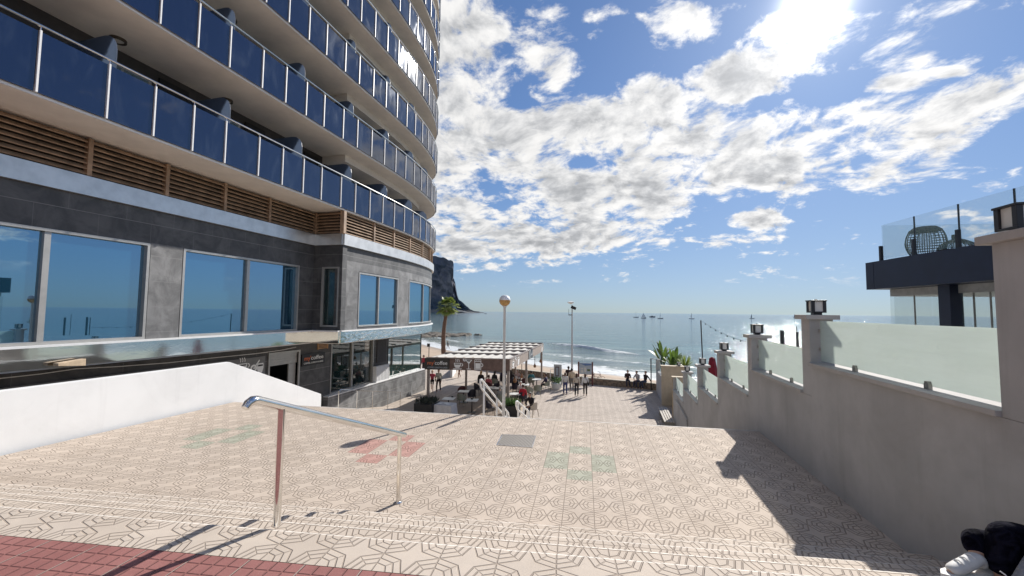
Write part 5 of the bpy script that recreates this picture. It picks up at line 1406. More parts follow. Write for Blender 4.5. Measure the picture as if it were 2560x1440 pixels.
# tall floodlight mast by the sea wall
tf = 36.2; fb = on_z(1430, 952, ZL); tf = (fb - EYE).dot(FW); ft = at_d(1428, 762, tf)
FM = thing('beach_light_mast', fb, 'tall slim white mast with two lights beside the information board', 'light mast')
MB().tube([fb, (fb.x, fb.y, ft.z)], [.10, .05], M_PGREY, 10).build('mast', None, FM, smooth=True)
p = at_d(1427, 757, tf); MB().lathe([(.02, -.12), (.14, -.08), (.30, .02), (.30, .07), (.05, .14)], p, M_WHITEM, 16).build('lamp_head', None, FM, smooth=True)
p = at_d(1433, 769, tf); mb = MB(); mb.box((-.20, -.06, -.13), (.26, .14, .13), M_BLACK, Matrix.Translation(p) @ Matrix.Rotation(.4, 4, 'Y')); mb.build('floodlight', None, FM)
p = at_d(1427.5, 787, tf); mb = MB(); mb.box((p.x - .22, p.y - .04, p.z - .05), (p.x + .08, p.y + .04, p.z + .02), M_BLACK); mb.tube([p + V((-.2, 0, 0)), p + V((-.2, 0, .5))], .015, M_BLACK, 5); mb.build('bracket', None, FM)
# information board
b0, b1 = on_z(1446.5, 963, ZL), on_z(1481, 964.5, ZL); ib = thing('information_board', b0, 'beach information board with a blue map between two dark red posts', 'information board')
D0, D1 = (b0 - EYE).dot(FW), (b1 - EYE).dot(FW); z1_ = at_d(1446.5, 905, D0).z; zp0, zp1 = at_d(1446, 907.5, D0).z, at_d(1446, 935, D0).z
M_OXRED = mat('dark_red_post_paint', (0.10, 0.022, 0.022), .5); M_PANEL = mat('pale_blue_board', (0.40, 0.45, 0.50), .5, var=.04); M_MAPB = mat('map_blue_print', (0.10, 0.18, 0.36), .5, var=.2, vscale=3); M_PRG = mat('photo_green_print', (0.10, 0.14, 0.06), .5, var=.4, vscale=8); M_PRW = mat('print_white', (.62, .60, .55), .5, var=.1)
for q in (b0, b1): MB().tube([q, (q.x, q.y, z1_ + .02)], .065, M_OXRED, 10).build('post', None, ib, smooth=True)
ax = V((b1.x - b0.x, b1.y - b0.y, 0)); LBd = ax.length; ax.normalize(); Mi = Matrix(((ax.x, 0, ax.y, b0.x), (ax.y, 0, -ax.x, b0.y), (0, 1, 0, zp1), (0, 0, 0, 1)))
HB = zp0 - zp1; mb = MB(); flat(mb, [(.07, 0), (LBd - .07, 0), (LBd - .07, HB), (.07, HB)], Mi @ Matrix.Translation((0, 0, -.03)), M_PANEL, .05); mb.build('panel', None, ib)
mb = MB(); flat(mb, [(.09, HB * .96), (.3, HB * .88), (.55, HB * .76), (LBd - .1, HB * .82), (LBd - .09, HB * .96)], Mi @ Matrix.Translation((0, 0, .021)), M_MAPB); mb.build('map_print', None, ib)
for (x0, y0, x1, y1, mm) in ((.14, .45, .34, .56, M_PRW), (.62, .28, .84, .46, M_PRG), (.40, .2, .56, .6, M_PRW), (.14, .14, .34, .38, M_PRW)):
    mb = MB(); flat(mb, [(x0 * LBd, y0 * HB), (x1 * LBd, y0 * HB), (x1 * LBd, y1 * HB), (x0 * LBd, y1 * HB)], Mi @ Matrix.Translation((0, 0, .021)), mm); mb.build('print', None, ib)
# white totem and its pot
kb = on_z(1391, 972, ZL); Dk = (kb - EYE).dot(FW); kt = at_d(1391, 914, Dk - .0).z; kw = 20 / FPX * Dk
pt_ = thing('round_planter', kb, 'round white planter pot with dark greenery below the white totem', 'planter')
MB().lathe([(.34, 0), (.45, .42), (.46, .45), (.43, .47)], kb, M_WHITEM, 20).build('pot', None, pt_, smooth=True)
random.seed(2); mb = MB()
for i in range(320):
    a = random.uniform(0, 2 * PI); r_ = random.uniform(0, .60) ** .8; z = .5 + random.uniform(0, .42); c = kb + V((math.cos(a) * r_, math.sin(a) * r_, z)); s = .05
    n_ = V((random.gauss(0, 1), random.gauss(0, 1), random.gauss(0, 1))).normalized() * s; q = n_.cross(V((random.random(), random.random(), .3))).normalized() * s
    mb.add([c - n_, c + q, c + n_, c - q], [(0, 1, 2, 3)], M_HERB)
mb.build('foliage', None, pt_)
kz = kb + V((.0, .75, 0)); tt = thing('totem_sign', kz, 'white upright totem with a framed red notice standing behind the round planter', 'sign')
M_TOT = mat('weathered_white_totem', (0.50, 0.52, 0.52), .6, var=.08)
mb = MB(); mb.box((kz.x - kw / 2, kz.y - .12, ZL), (kz.x + kw / 2, kz.y + .12, kt), M_TOT); mb.build('body', None, tt, bevel=.02)
mb = MB(); mb.box((kz.x - kw * .30, kz.y - .135, kt - .95), (kz.x + kw * .18, kz.y - .121, kt - .18), M_OXRED); mb.build('frame', None, tt)
mb = MB(); mb.box((kz.x - kw * .22, kz.y - .142, kt - .88), (kz.x + kw * .10, kz.y - .136, kt - .25), M_PANEL); mb.build('notice', None, tt)

# ================================================================ cafe pergola
ZT_ = ZL + 3.2
def pg(px, py): return on_z(px, py, ZT_)
PA, PB = pg(1273.3, 899), pg(1357, 860); PC = pg(1067.7, 894.7); PDv = PC + (PB - PA) 
M_PGR = mat('brown_grey_pergola_paint', (0.27, 0.225, 0.20), .5, var=.06); M_PWOOD = mat('dark_wood_fascia', (0.135, 0.085, 0.07), .6, var=.25, vscale=4); M_PWOODL = mat('taupe_wood_fascia', (0.33, 0.27, 0.23), .6, var=.15, vscale=4)
PG = thing('cafe_pergola', (PA.x, PA.y, ZL), 'cafe pergola with white pleated canopy and dark fascia beside the hotel', 'pergola')
ux = V((PA.x - PC.x, PA.y - PC.y)); WX = ux.length; ux.normalize(); uy = V((PB.x - PA.x, PB.y - PA.y)); WY = uy.length; uy.normalize()
def pp_(a, b_, z): return V((PC.x + ux.x * a + uy.x * b_, PC.y + ux.y * a + uy.y * b_, z))
def pbox(mb, a0, a1, b0, b1, z0, z1, m): mb.prism([tuple(pp_(a0, b0, 0)[:2]), tuple(pp_(a1, b0, 0)[:2]), tuple(pp_(a1, b1, 0)[:2]), tuple(pp_(a0, b1, 0)[:2])], z0, z1, m)
FH = .70
mb = MB(); pbox(mb, 1.42, WX, 0, .06, ZT_ - FH, ZT_, M_PWOOD); mb.build('front_fascia', None, PG)
mb = MB(); pbox(mb, WX, WX + .06, 0, WY, ZT_ - FH * .9, ZT_, M_PWOODL); mb.build('side_fascia', None, PG)
mb = MB(); pbox(mb, 0, WX, WY - .1, WY, ZT_ - .2, ZT_, M_PGR); pbox(mb, 0, .1, 0, WY, ZT_ - .2, ZT_, M_PGR); mb.build('edge_beams', None, PG)
mb = MB(); pbox(mb, -.03, WX + .08, -.03, .10, ZT_ + .002, ZT_ + .05, M_PGR); pbox(mb, WX - .05, WX + .09, .10, WY, ZT_ + .002, ZT_ + .05, M_PGR); mb.build('gutter', None, PG)
for a, b_ in ((.06, .12), (WX - .08, .12), (WX - .1, WY * .45), (WX - .08, WY - .1), (.06, WY * .55), (.06, WY - .1), (WX * .52, WY - .1)):
    q = pp_(a, b_, 0); mb = MB(); mb.box((q.x - .07, q.y - .07, ZL), (q.x + .07, q.y + .07, ZT_ - .1), M_PGR); mb.build('post', None, PG)
m_, t, b = new_mat('pleated_white_canvas'); M_CANV = m_; b.inputs['Base Color'].default_value = (.74, .72, .67, 1); b.inputs['Roughness'].default_value = .9
tr_ = t.nodes.new('ShaderNodeBsdfTranslucent'); tr_.inputs[0].default_value = (.8, .77, .70, 1); ms = t.nodes.new('ShaderNodeMixShader'); ms.inputs[0].default_value = .3
t.links.new(b.outputs[0], ms.inputs[1]); t.links.new(tr_.outputs[0], ms.inputs[2]); t.links.new(ms.outputs[0], t.nodes['Material Output'].inputs['Surface'])
NB = 5
for i in range(NB):
    b0 = WY * i / NB + .12; b1 = WY * (i + 1) / NB - .05
    mb = MB(); pbox(mb, .1, WX, b1 - .01, b1 + .09, ZT_ - .1, ZT_ + .12, M_PGR); mb.build('cross_beam', None, PG)
    mb = MB(); vs = []; na = 56; nb_ = 3
    for j in range(na + 1):
        a = .15 + (WX - .25) * j / na; ph = (a / (WX / 9.0)) % 1.0
        z = ZT_ + .10 - .09 * math.sin(PI * ph)
        for k in range(nb_ + 1): vs.append(pp_(a, b0 + (b1 - b0 - .03) * k / nb_, z - .01 * k))
    mb.add(vs, [(j * (nb_ + 1) + k, (j + 1) * (nb_ + 1) + k, (j + 1) * (nb_ + 1) + k + 1, j * (nb_ + 1) + k + 1) for j in range(na) for k in range(nb_)], M_CANV)
    mb.build('canopy', None, PG)
# black sign panel on the front
Mf = Matrix(((ux.x, 0, ux.y, 0), (ux.y, 0, -ux.x, 0), (0, 1, 0, 0), (0, 0, 0, 1)))
def fm(a, z, o=.0, s=1.0): q = pp_(a, -o, z); return Matrix.Translation(q) @ Mf @ Matrix.Diagonal((s, s, 1, 1))
S1 = thing('pergola_sign', pp_(0, 0, ZT_ - FH), 'black my coffee sign on the left end of the pergola front', 'sign')
mb = MB(); pbox(mb, -.12, 1.41, -.05, .08, ZT_ - FH, ZT_ + .0, M_SIGNB); mb.build('panel', None, S1)
text_mesh("my'", .34, M_SIGNO, fm(.06, ZT_ - .40, .054), 'lettering', S1, width=.44)
text_mesh("coffee", .34, M_SIGNW, fm(.52, ZT_ - .40, .054), 'lettering', S1, width=.78)
text_mesh("COFFEE, LUNCH & LIKES", .13, M_PANEL, fm(.06, ZT_ - .61, .054), 'lettering', S1, width=1.24)
for fn, a, nm, lab in ((cup, 1.92, 'cup_picture', 'white steaming coffee cup picture on the pergola front'), (cocktail, 2.62, 'cocktail_picture', 'white cocktail glass picture with a lemon slice on the pergola front'), (beer, 3.18, 'beer_picture', 'white beer mug picture on the pergola front')):
    mb = MB(); fn(mb, fm(a, ZT_ - .40 + (.03 if fn is not cup else 0), .008, 1.12), M_SIGNW); mb.build(nm, None, PG)
# pictures and small sign on the side fascia
Ms = Matrix(((uy.x, 0, uy.y, 0), (uy.y, 0, -uy.x, 0), (0, 1, 0, 0), (0, 0, 0, 1)))
def sm(b_, z, s=1.0): q = pp_(WX + .066, b_, z); return Matrix.Translation(q) @ Ms @ Matrix.Diagonal((s, s, 1, 1))
for fn, b_ in ((cup, .75), (cocktail, 1.55), (beer, 2.25), (beer, WY - .9)):
    mb = MB(); fn(mb, sm(b_, ZT_ - .33, 1.15), M_SIGNW); mb.build('drink_picture', None, PG)
S2 = thing('side_sign', pp_(WX, WY * .5, ZT_ - .6), 'small grey cafe sign in the middle of the pergola side fascia', 'sign')
mb = MB(); pbox(mb, WX + .062, WX + .10, WY * .45, WY * .45 + 1.5, ZT_ - .62, ZT_ - .02, mat('slate_grey_sign', (.20, .22, .22), .5)); mb.build('panel', None, S2)
text_mesh("coffee", .3, M_SIGNW, Matrix.Translation(pp_(WX + .104, WY * .45 + .35, ZT_ - .40)) @ Ms, 'lettering', S2, width=.9)
# hanging bulbs along the side
for b_, dz_, lab in ((1.3, .95, 'nearest'), (3.4, 1.0, 'second'), (8.4, .9, 'third'), (11.2, .8, 'farthest')):
    q = pp_(WX + .05, b_, 0); h = thing('hanging_bulb', (q.x, q.y, ZT_ - FH), lab + ' dark bulb lamp hanging on a rope from the pergola side', 'lamp')
    MB().tube([(q.x, q.y, ZT_ - FH + .02), (q.x, q.y, ZT_ - FH - dz_ * .62)], .025, M_PWOOD, 6).build('rope', None, h)
    MB().lathe([(.03, .0), (.05, -.06), (.11, -.16), (.12, -.24), (.06, -.33)], (q.x, q.y, ZT_ - FH - dz_ * .60), mat('amber_bulb_glass', (.25, .12, .05), .2), 12).build('bulb', None, h, smooth=True)
# deck under the pergola
M_DECK = mat('brown_cafe_deck', (0.20, 0.15, 0.115), .6, var=.2, vscale=1.5)
mb = MB(); pbox(mb, -.3, WX + .5, -1.0, WY + .3, ZL + .004, ZL + .035, M_DECK); struct(mb.build('deck_floor'))
mb = MB(); pbox(mb, WX + .5, WX + .56, -1.0, WY + .3, ZL + .004, ZL + .09, M_PALEST); struct(mb.build('kerb'))
ZF = ZL + .036
# planters
def box_planter(px0, px1, py_t, tdist, lab, hp, seed, hgt=.55):
    a = at_d((px0 + px1) / 2, py_t, tdist); w_ = (px1 - px0) / FPX * tdist; zt_ = a.z
    P = thing('box_planter', (a.x, a.y, ZL), lab, 'planter', 'black planters at the pergola corners')
    mb = MB(); mb.box((a.x - w_ / 2, a.y - w_ / 2, ZL), (a.x + w_ / 2, a.y + w_ / 2, zt_), M_BLACK); mb.build('box', None, P, bevel=.02)
    random.seed(seed); mb = MB()
    for i in range(260):
        b_ = V((a.x + random.uniform(-.5, .5) * w_, a.y + random.uniform(-.5, .5) * w_, zt_ - .05)); d = V((random.gauss(0, .25), random.gauss(0, .25), 1)).normalized(); L_ = random.uniform(.2, hgt)
        s = d.cross(V((random.random() - .5, random.random() - .5, .1))).normalized() * .022
        mb.add([b_ - s * .5, b_ + d * L_ * .6 - s, b_ + d * L_, b_ + d * L_ * .6 + s], [(0, 1, 2, 3)], hp)
    mb.build('foliage', None, P)
M_HERBD = leafmat('rosemary_leaf', (0.018, 0.028, 0.022), (0.045, 0.055, 0.045))
box_planter(1044, 1092, 1005, 23.6, 'black box planter with dark rosemary at the left pergola corner', M_HERBD, 1, .45)
box_planter(1263, 1298, 1012, 23.8, 'black box planter with green ferny plants at the right pergola corner', M_HERB, 2, .55)
# tables
M_TTOP = mat('white_table_top', (0.62, 0.62, 0.60), .4, var=.05)
tb0 = local('cafe_table', '', 'table', 'white square cafe tables under the pergola')
MB().box((-.36, -.36, .715), (.36, .36, .74), M_TTOP).build('table_top', None, tb0, bevel=.004)
MB().tube([(0, 0, .02), (0, 0, .715)], .035, M_BLACK, 8).build('leg', None, tb0)
mb = MB(); mb.box((-.24, -.24, 0), (.24, .24, .02), M_BLACK); mb.build('base', None, tb0)
TBS = [(1180, 999.6, 'empty white square table nearest the larger white handrail'), (1121.6, 996, 'white square table behind the black planter with the sign above'), (1159.5, 977.8, 'white square table between grey-green and dark chairs'),
       (1226, 968.5, 'white table in front of the pink-shirted person, left half'), (1244, 970, 'white table in front of the pink-shirted person, right half beside the lamp post'), (1288, 984, 'white table beside the grey-haired guests near the small handrail'),
       (1311, 961, 'white table in the middle of the pergola near the middle post'), (1341.7, 948, 'white table at the far right corner of the pergola'), (1289, 944, 'white table at the far side behind the seated group')]
angT = math.atan2(ux.y, ux.x)
for i, (px, py, lab) in enumerate(TBS):
    p = on_z(px, py, ZF + .74); p.z = ZF
    if i == 0: tb0.location = p; tb0.rotation_euler = (0, 0, angT); tb0['label'] = lab
    else: copy_tree(tb0, p, label=lab)
# small black boxes on two tables
for (px, py, lab) in ((1180, 998, 'small black napkin box on the empty table by the white handrail'), (1131, 993, 'small black napkin box on the table behind the planter')):
    p = on_z(px, py, ZF + .745); o = MB().box((p.x - .06, p.y - .045, p.z), (p.x + .06, p.y + .045, p.z + .07), M_BLACK).build('napkin_box', None, origin=p, bevel=.006); tag(o, lab, 'napkin box')
# cloth-covered table with dishes
c = on_z(1109, 1009, ZL + .75); ct = thing('serving_table', (c.x, c.y, ZL), 'low table draped in a white cloth beside the black planter', 'table')
mb = MB(); mb.box((c.x - .60, c.y - .38, ZL), (c.x + .60, c.y + .38, ZL + .74), M_BLACK); mb.build('frame', None, ct)
M_CLOTH = mat('white_table_cloth', (.58, .57, .57), .95, var=.05)
mb = MB(); n = 64; vs = [] 
def rect(i, n, w_, h_):
    q = i / n * 4; s, f = int(q) % 4, q - int(q)
    return [(-w_ + 2 * w_ * f, -h_), (w_, -h_ + 2 * h_ * f), (w_ - 2 * w_ * f, h_), (-w_, h_ - 2 * h_ * f)][s]
for lvl, (g_, z) in enumerate(((0, .752), (.02, .745), (.05, .42), (.08, .08))):
    for i in range(n):
        x, y = rect(i, n, .62 + g_, .40 + g_); k = 1 + (.05 * math.sin(i * 1.3) * (lvl >= 2)); vs.append(V((c.x + x * k, c.y + y * k, ZL + z)))
fs_ = [(l * n + i, l * n + (i + 1) % n, (l + 1) * n + (i + 1) % n, (l + 1) * n + i) for l in range(3) for i in range(n)] + [tuple(range(n))]
mb.add(vs, fs_, M_CLOTH); tag(mb.build('table_cloth', None, origin=(c.x, c.y, ZL + .75), smooth=True), 'white cloth hanging over the serving table beside the planter', 'cloth')
for i, (dx_, dy_) in enumerate(((-.2, -.1), (.15, .05), (.35, -.15))):
    o = MB().lathe([(.09, 0), (.14, .015), (.145, .022), (.0001, .012)], (c.x + dx_, c.y + dy_, ZL + .757), M_WHITEM, 18).build('plate', None, origin=(c.x + dx_, c.y + dy_, ZL + .757), smooth=True)
    tag(o, ['white plate on the draped serving table, left one', 'white plate on the draped serving table, middle one', 'white plate on the draped serving table, right one'][i], 'plate', 'plates on the serving table')
# chairs: rounded shell back, seat, four splayed legs; faces +y before turning
def chair_proto(name, col, leg, woven=False):
    P = local(name, '', 'chair', 'cafe chairs under the pergola')
    mb = MB(); mb.prism([(-.23, -.22), (.23, -.22), (.24, .16), (.18, .23), (-.18, .23), (-.24, .16)], .42, .455, col); mb.build('seat', None, P, bevel=.01)
    mb = MB(); vs = []; n = 14
    for i in range(n + 1):
        a = PI * (1.0 + i / n); x = .27 * math.cos(a); y = .06 + .30 * math.sin(a); top = .60 + .26 * math.sin(PI * i / n) ** .8
        for (s, z) in ((1, .44), (1.04, (.44 + top) / 2), (1.08, top), (1.02, top), (.97, (.44 + top) / 2), (.93, .44)): vs.append(V((x * s, y * s, z)))
    mb.add(vs, [(6 * i + j, 6 * i + 6 + j, 6 * i + 6 + (j + 1) % 6, 6 * i + (j + 1) % 6) for i in range(n) for j in range(6)] + [(0, 1, 2, 3, 4, 5), tuple(6 * n + j for j in (5, 4, 3, 2, 1, 0))], col)
    mb.build('backrest', None, P, smooth=True)
    for sx in (-1, 1):
        for sy in (-1, 1): MB().tube([(sx * .18, sy * .17, .42), (sx * .24, sy * .24, 0)], [.018, .012], leg, 6).build('leg', None, P)
    return P
M_CDK = mat('dark_navy_chair_shell', (0.022, 0.018, 0.032), .5); M_CGR = mat('grey_green_chair_shell', (0.24, 0.25, 0.20), .6); M_CBR = mat('oxblood_chair_shell', (0.085, 0.02, 0.022), .5); M_CBE = mat('cream_chair_shell', (0.50, 0.44, 0.36), .6); M_LEGW = mat('chair_leg_wood', (0.16, 0.11, 0.07), .6)
protos = {'d': chair_proto('shell_chair', M_CDK, M_BLACK), 'g': chair_proto('shell_chair', M_CGR, M_CGR), 'b': chair_proto('shell_chair', M_CBR, M_BLACK), 'w': chair_proto('shell_chair', M_CBE, M_LEGW)}
used_p = set()
def chair(k, px, py, face, lab, z=None):
    """px, py: where the seat shows in the photo; face: degrees the sitter looks, 0 = to the sea"""
    p = on_z(px, py, (ZF if z is None else z) + .45); p.z = ZF if z is None else z
    if k not in used_p: used_p.add(k); o = protos[k]; o.location = p; o.rotation_euler = (0, 0, math.radians(face)); o['label'] = lab; return o, p
    return copy_tree(protos[k], p, math.radians(face), label=lab), p
CH_ = [('d', 1180, 990, 180, 'empty dark chair standing right of the napkin-box table'), ('g', 1153, 998, 0, 'empty grey-green chair in front of the table left of the big handrail'), ('b', 1154, 981, 180, 'empty dark red chair behind the left middle table'),
       ('d', 1225, 1018, -60, 'dark blue chair between the big handrail and the lamp post'), ('g', 1236, 958, 0, 'grey chair holding the black-haired woman, behind the long tables'),
       ('b', 1221, 968, 0, 'dark red chair under the pink-shirted person'), ('d', 1241, 973, 180, 'dark empty chair tucked under the long tables by the lamp post'), ('d', 1202, 956, 0, 'dark chair under the blond woman in black'),
       ('d', 1193, 972, -90, 'dark chair at the left end of the long tables behind the handrail top'), ('g', 1323, 980, 0, 'grey chair beside the middle pergola post, back towards us'), ('g', 1344, 975, 10, 'grey-green chair in front of the far right corner table'),
       ('b', 1310, 960, 180, 'oxblood empty chair facing us at the middle table'), ('w', 1315, 950, 160, 'white chair behind the middle table near the sea wall'), ('w', 1333, 1022, 50, 'cream chair holding the man in black nearest the walkway'),
       ('d', 1289, 972, 10, 'dark chair under the guest in a dark jacket'), ('d', 1307, 995, 0, 'dark chair under the guest in the bright red shirt'), ('g', 1302, 986, 170, 'grey chair under the grey-haired guest facing us'), ('g', 1367, 963, 80, 'grey chair under the man sitting sideways at the pergola edge'),
       ('d', 1278, 956, 0, 'dark chair under the dark-haired guest left of the fascia corner'), ('g', 1328, 955, 10, 'grey chair under the guest in teal'), ('w', 1294, 952, 180, 'cream chair under the guest facing us at the far table'), ('g', 1250, 1001, 20, 'grey chair under the grey-shirted guest beside the lamp post'), ('d', 1257, 951, 0, 'dark chair almost hidden behind the lamp post')]
for c_ in CH_: chair(*c_)
# folding A-board at the far right of the pergola
q = on_z(1382, 957, ZL); ab = thing('folding_stand', q, 'pale folding stand between the pergola and the white totem', 'stand')
for sx, sy in ((-.25, -.3), (.25, -.3), (-.25, .3), (.25, .3)): MB().tube([(q.x + sx, q.y + sy, ZL), (q.x + sx * .8, q.y, ZL + 1.15)], .02, M_PGREY, 6).build('leg', None, ab)
MB().tube([(q.x - .2, q.y, ZL + 1.15), (q.x + .2, q.y, ZL + 1.15)], .02, M_PGREY, 6).build('crossbar', None, ab)
MB().tube([(q.x - .24, q.y - .17, ZL + .5), (q.x + .24, q.y - .17, ZL + .5)], .015, M_PGREY, 6).build('crossbar', None, ab)
# bicycles' handlebars behind the board : two parked bicycles
def bike(px, py, lab, rz):
    b_ = on_z(px, py, ZL + .004); B_ = local('bicycle', lab, 'bicycle'); 
    for x in (-.52, .52):
        mb = MB(); mb.tube([(x + .33 * math.cos(a), 0, .34 + .33 * math.sin(a)) for a in [2 * PI * i / 20 for i in range(21)]], .016, M_BLACK, 6)
        for i in range(8): a = PI * i / 8; mb.tube([(x - .32 * math.cos(a), 0, .34 - .32 * math.sin(a)), (x + .32 * math.cos(a), 0, .34 + .32 * math.sin(a))], .003, M_PGREY, 3)
        mb.build('wheel', None, B_)
    mb = MB()
    for a, c in (((-.52, 0, .34), (-.12, 0, .32)), ((-.12, 0, .32), (.36, 0, .78)), ((-.12, 0, .32), (-.24, 0, .82)), ((-.24, 0, .78), (.36, 0, .82)), ((-.52, 0, .34), (-.24, 0, .78)), ((.52, 0, .34), (.34, 0, 1.0))): mb.tube([a, c], .018, M_OXRED, 6)
    mb.build('frame', None, B_); MB().tube([(.25, -.28, 1.02), (.34, -.1, 1.02), (.34, .1, 1.02), (.25, .28, 1.02)], .014, M_BLACK, 6).build('handlebar', None, B_)
    MB().prism([(-.36, -.05), (-.12, -.02), (-.12, .02), (-.36, .05)], .86, .90, M_BLACK).build('saddle', None, B_)
    B_.location = b_; B_.rotation_euler = (0, 0, rz)
bike(1474, 960, 'dark bicycle leaning by the stone wall in front of the information board', .1)
bike(1490, 960.5, 'dark red bicycle leaning by the stone wall just right of the information board', .4)
# white low ramp wall at the left, small sign post on the beach, bin
a = on_z(1102, 930, ZL); b_ = on_z(1131, 944, ZL)
rw = thing('white_ramp_wall', (a.x, a.y, ZL), 'low bright white sloping wall seen through the pergola on the left', 'wall')
y0_, y1_ = b_.y, b_.y + 7; x0_ = b_.x
vs = [V((x, y, z)) for x, y, z in ((x0_ - 2.2, y1_, ZL), (x0_, y0_, ZL), (x0_, y0_, ZL + .95), (x0_ - 2.2, y1_, ZL + .45), (x0_ - 2.4, y1_, ZL), (x0_ - .2, y0_, ZL), (x0_ - .2, y0_, ZL + .95), (x0_ - 2.4, y1_, ZL + .45))]
MB().add(vs, [(0, 1, 2, 3), (7, 6, 5, 4), (0, 4, 5, 1), (3, 2, 6, 7), (1, 5, 6, 2), (0, 3, 7, 4)], M_WHITE).build('wall_body', None, rw)
q = on_z(1072, 896, -5.0); bs = thing('beach_sign', q, 'dark square sign on a thin post on the sand beside the hotel corner', 'sign')
tq = (q - EYE).dot(FW); zt_ = at_d(1070, 859, tq).z
MB().tube([q, (q.x, q.y, zt_)], .05, M_BLACK, 6).build('post', None, bs); MB().box((q.x - .3, q.y - .04, zt_ - .45), (q.x + .12, q.y + .04, zt_), M_BLACK).build('panel', None, bs)
# ================================================================ people
def cloth(name, c, r=.85): return mat(name, c, r, var=.12, vscale=14)
SKIN = mat('skin_tan', (0.50, 0.30, 0.21), .55, var=.06, vscale=20); SKIN2 = mat('skin_fair', (0.60, 0.40, 0.31), .55, var=.06, vscale=20)
HAIRS = {'black': mat('black_hair', (.018, .012, .010), .5), 'brown': mat('brown_hair', (.055, .022, .012), .5), 'blond': mat('blond_hair', (.42, .24, .08), .5), 'grey': mat('grey_hair', (.42, .40, .37), .6)}
def skin_mesh(name, verts, edges, radii, m, root=0, sub=1):
    me = bpy.data.meshes.new(name); me.from_pydata([V(v) for v in verts], edges, [])
    o = bpy.data.objects.new(name, me); COL.objects.link(o)
    o.modifiers.new('s', 'SKIN'); sv = me.skin_vertices[0].data
    for i, r in enumerate(radii):
        r = r if isinstance(r, tuple) else (r, r); sv[i].radius = r; sv[i].use_root = (i == root)
    if sub: md = o.modifiers.new('u', 'SUBSURF'); md.levels = sub; md.render_levels = sub
    dg = bpy.context.evaluated_depsgraph_get(); dg.update()
    nm = bpy.data.meshes.new_from_object(o.evaluated_get(dg)); bpy.data.objects.remove(o)
    return nm
def join_mesh(name, meshes, m, parent):
    bm = bmesh.new()
    for me in meshes: bm.from_mesh(me)
    me = bpy.data.meshes.new(name); bm.to_mesh(me); bm.free(); me.materials.clear(); me.materials.append(m)
    me.polygons.foreach_set('use_smooth', [True] * len(me.polygons)); me.polygons.foreach_set('material_index', [0] * len(me.polygons))
    o = bpy.data.objects.new(name, me); COL.objects.link(o); o.parent = parent; return o
def ell(c, r, seg=14, rings=10, cut=None):
    bm = bmesh.new(); bmesh.ops.create_uvsphere(bm, u_segments=seg, v_segments=rings, radius=1)
    for v in bm.verts: v.co = V((v.co.x * r[0] + c[0], v.co.y * r[1] + c[1], v.co.z * r[2] + c[2]))
    me = bpy.data.meshes.new('e'); bm.to_mesh(me); bm.free(); return me
